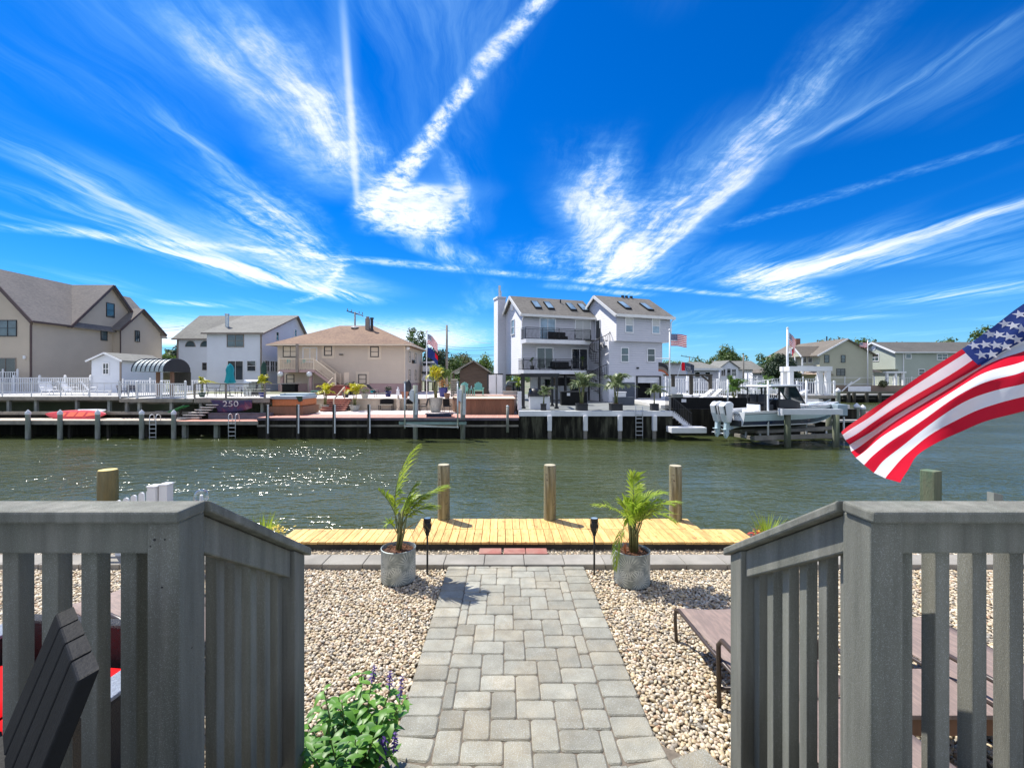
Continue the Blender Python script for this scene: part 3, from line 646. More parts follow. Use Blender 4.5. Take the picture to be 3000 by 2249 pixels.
for p2,zz_ in (((-.44,-.02,.56),0),((.56,.0,.60),0),((.02,.0,.92),0),((.36,-.05,.72),0),((.30,.1,.66),0)):
    mb = MB(); frond(mb, (.03,0,.32), (p2[0]*.4,p2[1],p2[2]*.98), p2, 14, .23, .024, (.25,0,.10), .005, .3, .3, rl); pal(tp, mb, 'frond')
mb = MB(); frond(mb, (0,-.05,.30), (-.22,-.12,.42), (-.25,-.2,-.12), 12, .16, .016, (0,0,-.5), .004, .3, .5, rl)
pal(tp, mb, 'drooping_frond', [M['frond'],M['palmstem']])
mb = MB()
for k in range(6): mb.tube([(-.10,-.1,.0),(-.1+rl.uniform(-.05,.05),-.1,.1),(-.09+rl.uniform(-.06,.08),-.1,.2)], [.003,.002,.001], 4)
mb.build('dry_shoots', mat('dry_shoot',(.45,.13,.04),.8), tp)

def torch(label, x, y):
    t_ = thing('garden_torch', label, 'garden torch', (x,y,GZ), 0, 'black solar torches beside the path')
    MB().tube([(0,0,-.1),(0,0,.50)], .012, 10).lathe([(.012,.50),(.018,.53),(.022,.56)], 10).build('stake', M['black'], t_, smooth=True, angle=40)
    mb = MB(); prof = [(.016,.485),(.024,.52),(.042,.56),(.050,.60),(.050,.64),(.045,.675)]
    for k in range(12):
        a = k*math.pi/6
        for tw in (.5,-.5):
            mb.tube([(r_*math.cos(a+tw*i*.25), r_*math.sin(a+tw*i*.25), z_) for i,(r_,z_) in enumerate(prof)], .0028, 4)
    mb.lathe([(.046,.672),(.048,.675),(.048,.70),(.043,.706),(.043,.672)], 20)
    mb.build('lattice_head', M['black'], t_)
    MB().lathe([(.012,.52),(.030,.56),(.038,.60),(.038,.64),(.034,.672)], 16).build('diffuser', mat('smoked_lens',(.045,.04,.04),.35), t_, smooth=True)
    MB().lathe([(.042,.7005),(.042,.704),(.001,.7045)], 20).build('solar_cell', M['glassb'], t_)
    return t_
torch('black solar torch beside the left planter at the path end', XX(1252,5.56), 5.56)
torch('black solar torch beside the right planter at the path end', XX(1741,5.56), 5.56)

# salvia in its pot at the foot of the left railing
rl = random.Random(21)
sv = thing('flowering_plant', 'leafy green salvia with purple flower spikes in a pot beside the path', 'plant', (-.915,2.62,GZ-.02))
sv.scale = (1.02,1.02,.86)
MB().lathe([(.13,0),(.15,.02),(.18,.26),(.19,.265),(.19,.29),(.17,.29),(.17,.25)], 28).build('pot', mat('terracotta',(.36,.15,.09),.8,.15,5), sv, smooth=True, angle=35)
def leaf(mb, p, d, L, w, up, fold=.25, droop=.2, mi=0):
    d = d.normalized(); s = d.cross(up); s = s.normalized() if s.length > .05 else Vector((1,0,0)); n = s.cross(d)
    pts = []
    for u,ww in ((0,.06),(.22,.38),(.5,.5),(.78,.28),(1,.01)):
        c = p+d*L*u-Vector((0,0,1))*droop*L*u*u
        pts += [c-s*w*ww+n*w*ww*fold, c, c+s*w*ww+n*w*ww*fold]
    return mb.add(pts, [f for i in range(4) for f in ((3*i,3*i+1,3*i+4,3*i+3),(3*i+1,3*i+2,3*i+5,3*i+4))], mi)
st_ = MB(); lf = MB(); lb = MB(); SP = []; lm = MB()
for k in range(30):
    a = k*2.4; q = .03+.25*math.sqrt((k+.5)/30); hgt = rl.uniform(.26,.66)*(1.12-q*.9)
    top = Vector((q*1.15*math.cos(a), q*1.05*math.sin(a), .22+hgt*.8)); bs0 = Vector((q*.3*math.cos(a), q*.3*math.sin(a), .24)); md = (bs0+top)/2+Vector((q*.15*math.cos(a), q*.15*math.sin(a), .02))
    st_.tube([bs0,md,top], [.0045,.004,.003], 5)
    nn = 6
    for i in range(nn):
        u = .25+.75*i/(nn-1); p = bs0*(1-u)**2+md*2*u*(1-u)+top*u*u
        for s in (0,math.pi):
            b_ = a+i*1.57+s+rl.uniform(-.3,.3); L = rl.uniform(.095,.155)*(1.08-.30*u)
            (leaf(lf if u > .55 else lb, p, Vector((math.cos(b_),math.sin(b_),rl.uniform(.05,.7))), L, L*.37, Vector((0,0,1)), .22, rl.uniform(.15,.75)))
    if k%5 == 1 and k > 6:
        h2 = rl.uniform(.13,.20); tip = top+Vector((rl.uniform(-.03,.03),rl.uniform(-.03,.03),h2)); st_.tube([top,tip], [.003,.0015], 4)
        fl = MB(); SP.append(fl)
        for i in range(26):
            u = .2+.8*i/26; p = top.lerp(tip,u); b_ = i*2.4; leaf(fl, p, Vector((math.cos(b_),math.sin(b_),rl.uniform(-.6,.35))), rl.uniform(.016,.03)*(1.2-.6*u), .012, Vector((0,0,1)), .3, .2)
for c_ in ((.06,-.16,.36),(.22,-.12,.40)):      # spikes hanging forward among the leaves
    fl = MB(); SP.append(fl)
    for i in range(40):
        u = i/40; b_ = i*2.4; leaf(fl, Vector(c_)+Vector((0.01*math.sin(i),-.01,.14*(1-u))), Vector((math.cos(b_),math.sin(b_)-.2,-.5)), .028, .013, Vector((0,0,1)), .3, .3)
for k in range(150):
    a = rl.uniform(2.2,5.0); q = rl.uniform(.1,.24); p = Vector((q*math.cos(a)+.02, q*math.sin(a)-.03, rl.uniform(.2,.34))); b_ = rl.uniform(0,6.28)
    leaf(lm, p, Vector((math.cos(b_),math.sin(b_),.3)), rl.uniform(.015,.03), .016, Vector((0,0,1)), .1, .2)
st_.build('stems', M['palmstem'], sv, rn=False); lf.build('upper_leaves', M['salvia'], sv, rn=False, smooth=True); lb.build('lower_leaves', M['salviab'], sv, rn=False, smooth=True)
[f.build('flower_spike', M['purple'], sv, rn=False) for f in SP]; lm.build('lime_foliage', M['lime'], sv, rn=False)

# ornamental grasses at the two ends of the walkway
def clump(label, x, y, nb, h, flowers):
    t_ = thing('flower_clump', label, 'plant', (x,y,GZ)); mb = MB()
    for k in range(nb):
        a = rl.uniform(0,6.28); q = rl.uniform(0,.10); ln = rl.uniform(.6,1.0)*h; lean = rl.uniform(.05,.5)
        p = Vector((q*math.cos(a),q*math.sin(a),0)); m_ = p+Vector((lean*.3*ln*math.cos(a),lean*.3*ln*math.sin(a),ln*.6)); e = p+Vector((lean*ln*math.cos(a),lean*ln*math.sin(a),ln)); s = Vector((-math.sin(a),math.cos(a),0))*.006
        mb.add([p-s,p+s,m_+s,m_-s,e], [(0,1,2,3),(3,2,4)])
    mb.build('blades', M['frond'], t_, rn=False)
    for nm,mt,cx,cz,n in flowers:
        fb = MB()
        for k in range(n):
            p = Vector((cx+rl.gauss(0,.07), rl.gauss(-.05,.05), cz+rl.gauss(0,.04))); b_ = rl.uniform(0,6.28)
            leaf(fb, p, Vector((math.cos(b_),math.sin(b_),.4)), rl.uniform(.03,.05), .03, Vector((0,0,1)), .1, .1)
        fb.build(nm, M[mt], t_, rn=False)
    return t_
clump('grass tuft with yellow flowers at the left end of the dock walkway', XX(772,6.15), 6.15, 150, .62, (('yellow_blossoms','yellow',.17,.34,110),('foliage','frond',.12,.26,90)))  # the yellow part is petals, loose blossoms in one mesh
clump('grass tuft with red and yellow flowers at the right end of the dock walkway', XX(2248,6.2), 6.2, 150, .60, (('red_blossoms','redfl',-.16,.27,90),('yellow_blossoms','yellow',-.06,.28,60),('foliage','frond',-.1,.2,90)))  # red and yellow parts are petals, the frond part is leaves

# ---------------------------------------------------------------- yard furniture
def lounger(label, loc, rz):
    t_ = thing('sun_lounger', label, 'sun lounger', loc, rz, 'brown sling loungers on the gravel')
    w = .36; L0, L1 = -.62, .62; f = M['brownmetal']
    zf = lambda y: .345-.05*math.cos((y-L0)/(L1-L0)*math.pi)*0+(.03 if y < 0 else -.0)
    for s in (-1,1):
        MB().tube([(s*w,L0,.36),(s*w,0,.33),(s*w,L1-.06,.33),(s*w,L1,.30),(s*w*.98,L1+.03,.2),(s*w*.97,L1+.01,.0)], .016, 8).build('side_rail', f, t_, smooth=True)
        MB().tube([(s*(w+.02),L0+.42,.0),(s*(w+.02),L0+.43,.46),(s*(w+.02),L0+.38,.52),(s*(w+.02),L0+.02,.53),(s*(w+.02),L0-.05,.49),(s*(w+.02),L0-.06,.0)], .018, 8).build('arm_leg', f, t_, smooth=True)
    for w_,y_,z_ in ((w,L1-.04,.30),(w,L0,.35),(w+.02,L0+.42,.14)): MB().tube([(-w_,y_,z_),(w_,y_,z_)], .013, 8).build('cross_bar', f, t_, smooth=True)
    MB().grid(lambda u,v: ((u-.5)*2*(w-.014), L0+.03+v*(L1-L0-.06), .362-.03*v-.022*math.sin(math.pi*u)), 8, 12).build('sling', M['sling'], t_, smooth=True, solid=.005)
    MB().grid(lambda u,v: ((u-.5)*2*(w-.014), L0-v*.68, .365+v*.06-.015*math.sin(math.pi*u)), 8, 8).build('backrest', M['sling'], t_, smooth=True, solid=.005)
    return t_
lg = lounger('brown sling sun lounger right of the path partly behind the stair railing', (1.965,3.52,GZ), R(2))
dup(lg, (3.45,3.35,GZ), R(4), 'brown sling sun lounger farther right behind the level railing')
dup(lg, (-3.42,4.15,GZ), R(62), 'brown sling sun lounger behind the left railing near the kerb')
t_ = thing('side_table', 'low brown table with curved black legs between the loungers', 'table', (2.74,2.92,GZ))
MB().box(-.30,.30,-.22,.22,.37,.40).build('table_top', M['sling'], t_, bev=.006); MB().box(-.285,.285,-.20,.20,.26,.369).build('apron', M['brownwood'], t_)
for sx_ in (-1,1):
    for sy_ in (-1,1): MB().tube([(sx_*.25,sy_*.17,.26),(sx_*.2,sy_*.14,.13),(sx_*.28,sy_*.2,0)], .016, 6).build('leg', M['black'], t_, smooth=True)
# wicker sofa and its red cushions
ws = thing('wicker_sofa', 'black wicker sofa with woven arm tops coloured as sunlit behind the left railing', 'sofa', (-3.12,2.95,GZ), R(-6))
MB().box(-.62,.62,-.32,.36,.06,.27).build('seat_base', M['wicker'], ws, bev=.02)
for s in (-1,1):
    MB().box(s*.72-.09,s*.72+.09,-.36,.40,.0,.53).build('arm', M['wicker'], ws, bev=.02)
    MB().box(s*.72-.095,s*.72+.095,-.37,.41,.532,.56).build('arm_top', M['wicker_lit'], ws, bev=.008)
MB().box(-.62,.62,.362,.46,.0,.62).build('back', M['wicker'], ws, bev=.02)
for k,(x,lb) in enumerate(((-3.43,'red seat cushion on the left half of the wicker sofa'),(-2.80,'red seat cushion on the right half of the wicker sofa'))):
    mb = MB().grid(lambda u,v: ((u-.5)*.58,(v-.5)*.60,.06*(max(0,1-(2*u-1)**6)*max(0,1-(2*v-1)**6))**.4), 12, 12).grid(lambda u,v: ((u-.5)*.58,(v-.5)*.60,-.05*(max(0,1-(2*u-1)**6)*max(0,1-(2*v-1)**6))**.4), 12, 12)
    solo('cushion', mb, M['red'], lb, 'cushion', 'red cushions on the wicker sofa', (x,2.95-.03*k,GZ+.33), R(-6), smooth=True)
# slatted chair on the deck in front of the left railing
ch = thing('deck_chair', 'dark slatted plastic chair standing in front of the left railing', 'chair', (-1.142,1.15,.945), math.atan2(-.29,.345))
tl = .345; hb = .77
for k in range(4):
    x = -.17+.113*k
    MB().prism([(x-.053,.0,hb),(x+.053,.0,hb),(x+.050,-.262,.02+.0),(x-.050,-.262,.02)], (0,.040,.010)).build('back_slat', M['blackp'], ch, bev=.005)
MB().beam((-.22,-.09,.45),(.22,-.09,.45),.04,.06).build('back_brace', M['blackp'], ch)
for k in range(5): MB().box(-.22,.22,-.62+.085*k,-.545+.085*k,.24-.015*(4-k)*0,.262).build('seat_slat', M['blackp'], ch, bev=.004)
for s in (-1,1):
    MB().box(s*.28-.05,s*.28+.05,-.66,-.10,.42,.44).build('arm', M['blackp'], ch, bev=.005)
    MB().box(s*.25-.02,s*.25+.02,-.64,-.56,.0,.42).build('leg', M['blackp'], ch)
    MB().prism([(s*.25-.012,-.64,.14),(s*.25-.012,.12,.0),(s*.25-.012,.2,.0),(s*.25-.012,-.6,.24)], (.024,0,0)).build('side_rail', M['blackp'], ch)
# picket fence, garden globe
t_ = thing('picket_fence', 'white picket fence ending in a double post behind the left railing', 'fence', (-5.6,6.0,GZ))
for k in range(12):
    x = 0+.105*k-.10; hh = .945+.035*(k-8)
    if 3 < k < 9: MB().prism([(x,0,.05),(x+.07,0,.05),(x+.07,0,hh-.035)]+[(x+.035+.035*math.cos(R(a)),0,hh-.035+.035*math.sin(R(a))) for a in (30,60,90,120,150)]+[(x,0,hh-.035)], (0,.025,0)).build('picket', M['white'], t_)
MB().box(-.05,1.05,.026,.06,.25,.33).box(-.05,1.05,.026,.06,.65,.73).build('rail', M['white'], t_)
MB().box(.80,.91,-.06,.07,0,.99).box(.79,.92,-.07,.08,.991,1.012).build('post', M['white'], t_, bev=.006)
MB().box(.923,1.035,-.02,.10,0,1.005).box(.921,1.045,-.03,.11,1.006,1.028).build('gate_post', M['white'], t_, bev=.006)
gl = bpy.data.materials.new('clear_glass'); gl.use_nodes = True; tg = NT(gl.node_tree); M['clear'] = gl
tg.l.new(tg('ShaderNodeMixShader', {0:tg('ShaderNodeLayerWeight', {'Blend':.25}).outputs['Facing'], 1:tg('ShaderNodeBsdfTransparent').outputs[0], 2:tg('ShaderNodeBsdfGlossy', {'Roughness':.02}).outputs[0]}).outputs[0], gl.node_tree.nodes['Material Output'].inputs[0])
t_ = thing('garden_globe', 'clear glass globe light on a stake behind the corner of the left railing', 'garden light', (XX(590,3.0),3.0,GZ))
MB().tube([(0,0,-.1),(0,0,1.60)], .008, 6).lathe([(.008,1.585),(.03,1.60),(.03,1.612),(.012,1.62),(.01,1.66),(.002,1.665)], 12).build('stake', M['white'], t_, smooth=True, angle=40)
MB().ball((0,0,1.655), .046, 20).build('globe', M['clear'], t_, smooth=True)

# ---------------------------------------------------------------- the big flag
def cr4(a,b,c,d,u): return .5*(2*b+(c-a)*u+(2*a-5*b+4*c-d)*u*u+(3*b-a-3*c+d)*u**3)
SEC = [  # crop points of the stripe lines 0,1,2,3 | 7..13 at five stations from the fly end to the hoist
 [(165,1060),(178,1080),(203,1120),(226,1152),(229,1156),(243,1205),(272,1250),(327,1302),(405,1362),(500,1405),(610,1437)],
 [(455,842),(480,872),(508,918),(527,958),(530,963),(540,1000),(556,1040),(590,1092),(628,1150),(672,1200),(735,1235)],
 [(1060,440),(1085,470),(1145,522),(1194,560),(1199,566),(1190,592),(1172,652),(1150,728),(1130,812),(1108,925),(1095,1035)],
 [(1530,105),(1530,185),(1530,265),(1530,345),(1530,375),(1530,450),(1530,530),(1530,610),(1530,700),(1530,795),(1530,900)],
 [(1800,-70),(1800,15),(1800,105),(1800,200),(1800,240),(1800,330),(1800,420),(1800,510),(1800,615),(1800,715),(1800,825)]]
DEP = [[2.98,2.95,2.93,2.92,2.92,2.94,2.98,3.02,3.03,3.06,3.13],[2.92,2.90,2.86,2.84,2.84,2.88,2.94,2.97,2.97,2.98,3.02],
       [2.86,2.84,2.80,2.77,2.77,2.82,2.88,2.91,2.90,2.88,2.87],[2.82,2.80,2.77,2.76,2.77,2.80,2.83,2.85,2.84,2.82,2.80],[2.78]*11]
def line(si, k):      # 14 stripe lines, 4..6 folded away behind the crease
    j = {0:0,1:1,2:2,3:3,7:4,8:5,9:6,10:7,11:8,12:9,13:10}
    if k in j: (x,y), Y = SEC[si][j[k]], DEP[si][j[k]]
    else:
        (x,y), Y = SEC[si][3], DEP[si][3]; o = {4:(-6,-22,.04),5:(-12,-44,.09),6:(-5,-20,.05)}[k]; x += o[0]; y += o[1]; Y += o[2]
    return P(2400+x/2.55, 850+y/2.55, Y)
LN = [[line(si,k) for si in range(5)] for k in range(14)]
def along(k, s):
    i = min(3, int(s)); u = s-i; L = LN[k]; g_ = lambda n: L[max(0,min(4,n))]
    return Vector([cr4(g_(i-1)[c],g_(i)[c],g_(i+1)[c],g_(i+2)[c],u) for c in range(3)])
def FS(s, tt):
    k = min(12, int(tt)); u = tt-k; p = along(k,s).lerp(along(k+1,s), u)
    p.y += .007*math.sin(s*5.0+tt*1.1)+.002*math.sin(s*9-tt*2.0); return p
fl_ = thing('flag', 'large stars and stripes flag blowing across the right side, fly end lower left', 'flag', FS(4,0))
org = Vector(fl_.location); NS = 40; SUB = 3; mb = MB()
mb.grid(lambda u,v: FS(u*4, v*13)-org, NS, 13*SUB, lambda i,j: 2 if (j//SUB < 7 and i >= NS//2) else (0 if (j//SUB)%2 == 0 else 1))
mb.build('cloth', [M['fred'],M['fwhite'],M['fblue']], fl_, smooth=True, rn=False)
mb = MB()
for r_ in range(9):
    for c_ in range(11):
        if (r_+c_)%2: continue
        f_ = (c_+1)/12; s = 2+f_/.64 if f_ < .64 else 3+(f_-.64)/.36; tt = (r_+1)/10*7
        if 2.9 < tt < 7: continue
        p = FS(s,tt); a = (FS(s+.02,tt)-FS(s-.02,tt)).normalized(); b = (FS(s,tt+.05)-FS(s,tt-.05)); b = (b-a*a.dot(b)).normalized(); n = a.cross(b)
        for o in (-.004,.004):
            pts_ = [p-org+n*o+(a*math.cos(R(36*i+18))+b*math.sin(R(36*i+18)))*(.034 if i%2 == 0 else .0135) for i in range(10)]
            cc_ = p-org+n*o
            mb.add([cc_]+pts_, [(0,1+i,1+(i+1)%10) for i in range(10)])
mb.build('stars', M['fwhite'], fl_, rn=False)
d_ = (FS(4,0)-FS(4,13)).normalized()
solo('flag_pole', MB().tube([FS(4,0)+d_*.25+Vector((.012,0,0)), FS(4,13)-d_*1.6+Vector((.012,0,0))], .013, 10), M['white'], 'white pole outside the right edge that carries the large flag', 'flag pole', smooth=True)
# ---------------------------------------------------------------- builders for the far bank
def part(par, name, mb, m, **k):        # world-space vertices, parent at par.location without rotation
    l = par.location; mb.v = [(v[0]-l.x, v[1]-l.y, v[2]-l.z) for v in mb.v]; return mb.build(name, m, par, **k)
def boxes(par, name, mb, m):            # every bar of the builder becomes a part of its own
    for i in range(0, len(mb.v), 8):
        o = MB(); o.v = mb.v[i:i+8]; o.f = [tuple(k-i for k in f) for f in mb.f if i <= f[0] < i+8]; o.m = [0]*len(o.f); part(par, name, o, m)
def wthing(name, label, cat, loc, group=None): return thing(name, label, cat, loc, 0, group)
def wsolo(name, mb, m, label, cat, loc, group=None, **k):
    mb.v = [(v[0]-loc[0], v[1]-loc[1], v[2]-loc[2]) for v in mb.v]; return solo(name, mb, m, label, cat, group, loc, **k)
def win(par, face, pl, a, z, w, h, fm, gm, kind='dh', fw=.07, trim=0, name='window', world=True, tm=None, blind=0):
    def bx(mb, u0,u1,v0,v1,d0,d1):
        if face == 'F': return mb.box(a+u0,a+u1,pl-d1,pl-d0,z+v0,z+v1)
        if face == 'R': return mb.box(pl+d0,pl+d1,a+u0,a+u1,z+v0,z+v1)
        return mb.box(pl-d1,pl-d0,a+u0,a+u1,z+v0,z+v1)
    W, Hh = w/2, h/2; mb = MB()
    bx(mb,-W,W,Hh-fw,Hh,0,.06); bx(mb,-W,W,-Hh,-Hh+fw,0,.075); bx(mb,-W,-W+fw,-Hh+fw,Hh-fw,0,.06); bx(mb,W-fw,W,-Hh+fw,Hh-fw,0,.06)
    b = fw*.6
    if kind in ('dh','gr'): bx(mb,-W+fw,W-fw,-b/2,b/2,0,.05)
    if kind in ('sl','dd','gr'): bx(mb,-b/2,b/2,-Hh+fw,Hh-fw,0,.052)
    if kind == 'dd': bx(mb,-W+fw,-b/2,-b/2,b/2,0,.05); bx(mb,b/2,W-fw,-b/2,b/2,0,.05)
    if kind == 'g6':
        for q in (-1,1): bx(mb,q*w/6-b/2,q*w/6+b/2,-Hh+fw,Hh-fw,0,.05)
        bx(mb,-W+fw,W-fw,-b/2,b/2,0,.052)
    put = (lambda n,m_,mm,p: part(p,n,m_,mm)) if world else (lambda n,m_,mm,p: m_.build(n,mm,p))
    if world:
        o = part(par, name, mb, fm)
        g_ = bx(MB(),-W+fw*.5,W-fw*.5,-Hh+fw*.5,Hh-fw*.5,.0,.02); l = par.location; g_.v = [(v[0]-l.x,v[1]-l.y,v[2]-l.z) for v in g_.v]; g_.build('pane', gm, o)
        if blind: g_ = bx(MB(),-W+fw,W-fw,Hh-fw-blind*(h-2*fw),Hh-fw,.02,.026); g_.v = [(v[0]-l.x,v[1]-l.y,v[2]-l.z) for v in g_.v]; g_.build('blind', M['blind'], o)
        if trim: part(par, 'window_trim', bx(MB(),-W-trim,W+trim,-Hh-trim,Hh+trim,-.02,.03), tm)
    else:
        o = mb.build(name, fm, par); bx(MB(),-W+fw*.5,W-fw*.5,-Hh+fw*.5,Hh-fw*.5,.0,.02).build('pane', gm, o)
        if blind: bx(MB(),-W+fw,W-fw,Hh-fw-blind*(h-2*fw),Hh-fw,.02,.026).build('blind', M['blind'], o)
    return o
def slab(par, pts, th, m, name='roof', world=True):
    mb = MB().prism(pts, (0,0,-th)); return part(par,name,mb,m) if world else mb.build(name,m,par)
def fence(label, p0, p1, h, m, ps=2.4, pk=.12, pw=.035, cat='fence', group=None, cap=True, post=.11, rails=(.12,.93), name='picket_fence', extra=()):
    p0, p1 = Vector(p0), Vector(p1); t_ = thing(name, label, cat, p0, math.atan2(p1.y-p0.y, p1.x-p0.x), group); L = (p1-p0).length; n = max(1, round(L/ps)); d = L/n
    for i in range(n+1):
        b = MB().box(i*d-post/2,i*d+post/2,-post/2,post/2,0,h+.06)
        if cap: b.lathe([(post*.75,h+.062),(post*.75,h+.09),(.004,h+.16)], 8, (i*d,0,0))
        b.build('post', m, t_)
    for i in range(n):
        a, b_ = i*d+post/2+.003, (i+1)*d-post/2-.003; mb = MB()
        for r_ in rails: mb.box(a,b_,-.025,.025,h*r_-.03,h*r_+.03)
        for r_ in extra: mb.box(a,b_,-.015,.015,h*r_-.02,h*r_+.02)
        k = max(2, int((b_-a)/pk)) if pk else 0
        for j in range(1,k):
            x = a+(b_-a)*j/k; mb.box(x-pw/2,x+pw/2,-.012,.012,h*rails[0]+.031,h*rails[-1]-.031)
        mb.build('panel', m, t_)
    return t_
def tree(label, x, y, z0, zt, rx, leaf, n=2600, ls=.34, trunk=.16, seed=0, group='trees behind the houses', cat='tree', name='tree', base=.22, lumps=26):
    rg = random.Random(seed); t_ = thing(name, label, cat, (x,y,z0), 0, group); h = zt-z0; n = int(n*1.9)
    cz = h*(base+1)/2; rz_ = h*(1-base)/2; tb = MB()
    tb.tube([(0,0,-.4),(.05*rg.uniform(-1,1),.05,h*.25),(.1*rg.uniform(-1,1),0,cz)], [trunk*1.25,trunk,trunk*.5], 8)
    cl = []
    for i in range(lumps):
        for _ in range(30):
            a = rg.uniform(0,6.28); q = Vector((rg.uniform(-1,1),rg.uniform(-1,1),rg.uniform(-1,1)))
            if .35 < q.length < .85: break
        c = Vector((q.x*rx, q.y*rx, cz+q.z*rz_)); cl.append((c, rg.uniform(.30,.48)*min(rx,rz_*1.3)))
        if i < 7: tb.tube([(0,0,h*.22+.04*h*i*.5),(c.x*.5,c.y*.5,(h*.3+c.z)/2),c], [trunk*.5,trunk*.3,trunk*.1], 5)
    tb.build('trunk', M['bark'], t_, smooth=True)
    mb = MB()
    for i in range(n):
        c, r_ = cl[rg.randrange(len(cl))]; d = Vector((rg.gauss(0,1),rg.gauss(0,1),rg.gauss(0,1))).normalized()
        p = c+d*r_*(rg.uniform(.45,1.12)); nn = (d+Vector((rg.gauss(0,.6),rg.gauss(0,.6),rg.gauss(.35,.5)))).normalized()
        s = nn.orthogonal().normalized(); s = Matrix.Rotation(rg.uniform(0,6.28),3,nn) @ s; u = nn.cross(s); l = ls*rg.uniform(.55,1.25)
        mb.add([p-s*l*.5, p-s*l*.1+u*l*.34, p+s*l*.5, p-s*l*.05-u*l*.34+nn*l*.12], [(0,1,2,3)])
    mb.build('crown', leaf, t_, rn=False); return t_
def bush(label, x, y, z0, h, r_, leaf, n=700, ls=.16, seed=0, group=None, name='bush', cat='bush', mb_only=False):
    rg = random.Random(seed); mb = MB()
    for i in range(n):
        d = Vector((rg.gauss(0,1),rg.gauss(0,1),rg.gauss(0,1))).normalized()*rg.uniform(.5,1.05)
        k = 1+.25*noise.noise((d.x*2+seed,d.y*2,d.z*2)); p = Vector((d.x*r_*k,d.y*r_*k,h*.52+d.z*h*.5*k)); nn = (d+Vector((rg.gauss(0,.6),rg.gauss(0,.6),rg.gauss(.2,.5)))).normalized()
        s = nn.orthogonal().normalized(); s = Matrix.Rotation(rg.uniform(0,6.28),3,nn) @ s; u = nn.cross(s); l = ls*rg.uniform(.6,1.3)
        mb.add([p-s*l*.5, p+u*l*.32, p+s*l*.5, p-u*l*.32+nn*l*.1], [(0,1,2,3)])
    if mb_only: return mb
    t_ = thing(name, label, cat, (x,y,z0), 0, group); mb.build('foliage', leaf, t_, rn=False); MB().tube([(0,0,-.1),(.02,0,h*.5)], .04, 5).build('stem', M['bark'], t_); return t_
def far_palm(label, x, y, z0, zt, spread, leaf, pot=None, ph=.4, pr=.3, stems=3, n=11, wind=.3, seed=0, group='potted palms on the far bank', potm='black', trunkh=.5):
    rg = random.Random(seed); t_ = thing('potted_palm' if pot else 'palm', label, 'palm', (x,y,z0), 0, group); b = ph if pot else 0
    if pot == 'sq':
        MB().box(-pr,pr,-pr,pr,0,ph-.05).box(-pr-.02,pr+.02,-pr-.02,pr+.02,ph-.048,ph).build('pot', M[potm], t_)
        MB().ball((0,0,ph-.06), pr*.85, 10, sz=.3).build('soil', M['soil'], t_)
    elif pot: MB().lathe([(pr*.7,0),(pr*.95,ph*.6),(pr,ph-.04),(pr*1.1,ph-.03),(pr*1.1,ph),(pr*.9,ph),(pr*.88,ph-.05)], 18).build('pot', M[potm], t_, smooth=True, angle=40); MB().lathe([(pr*.9,ph-.05),(.001,ph-.03)], 14).build('soil', M['soil'], t_)
    h = zt-z0; tm = MB(); tops = []
    for k in range(stems):
        a = k*2.2+seed; q = .05*pr+.04*k; e = Vector((.22*pr*math.cos(a)*stems*.6+.05*wind, .22*pr*math.sin(a)*stems*.5, b+(h-b)*trunkh*rg.uniform(.85,1.05)))
        tm.tube([(q*math.cos(a),q*math.sin(a),b*.8),(e*.5)+Vector((0,0,b*.3)),e], [.06,.045,.035], 6); tops.append(e)
    tm.build('stems', M['palmstem'], t_, smooth=True)
    mb = MB()
    for k in range(n):
        p0 = tops[k%stems]; a = k*2.399+seed; el = rg.uniform(.15,1.0); L = spread*rg.uniform(.75,1.1); rise = (h-p0.z)*(.35+.65*el)
        p2 = p0+Vector((L*(1-.55*el)*math.cos(a)+wind*L, L*(1-.55*el)*math.sin(a), rise*(1.0 if el > .5 else .3))); p1 = p0+Vector((L*.25*math.cos(a), L*.25*math.sin(a), rise*1.15))
        frond(mb, p0, p1, p2, 13, spread*.44, .10, (wind*.7,0,-.1), .014, .18, .35, rg)
    mb.build('fronds', [leaf,M['palmstem']], t_, rn=False); return t_
def usflag(label, top, w, h, sag, pole_loc, group='flags on poles along the far bank', furl=1.0, second=None, name='flag'):
    def fn(u,v):
        return (top[0]+u*w*furl+.02, top[1]+.10*math.sin(u*7+v*1.5)*u, top[2]-v*h-sag*u*u*h-(1-furl)*u*h*.6+.03*math.sin(u*6)*u)
    mb = MB()
    if second: mb.grid(fn, 12, 9, second); mats = None
    else: mb.grid(fn, 15, 13, lambda i,j: 2 if (i < 6 and j < 7) else (0 if j%2 == 0 else 1))
    return mb, fn
def flag_on(label, x, y, zt, w, h, sag=.2, furl=1.0):
    mb, fn = usflag(label, (x,y,zt), w, h, sag, None, furl=furl); n_ = MB()
    t_ = wthing('flag', label, 'flag', (x,y,zt-h), 'stars and stripes flags on far poles')
    part(t_, 'cloth', mb, [M['sred'],M['swhite'],M['sblue']], smooth=True, rn=False)
    for r_ in range(5):
        for c_ in range(6):
            p = Vector(fn((c_+.5)/15, (r_+.7)/13*1.35))
            for o in (-.012,.012): n_.add([p+Vector((.05*(w/1.5)*math.sin(R(72*k*2))*(1),o,.05*(w/1.5)*math.cos(R(72*k*2)))) for k in (0,3,1,4,2)], [(0,1,2,3,4)])
    part(t_, 'stars', n_, M['fwhite'], rn=False); return t_
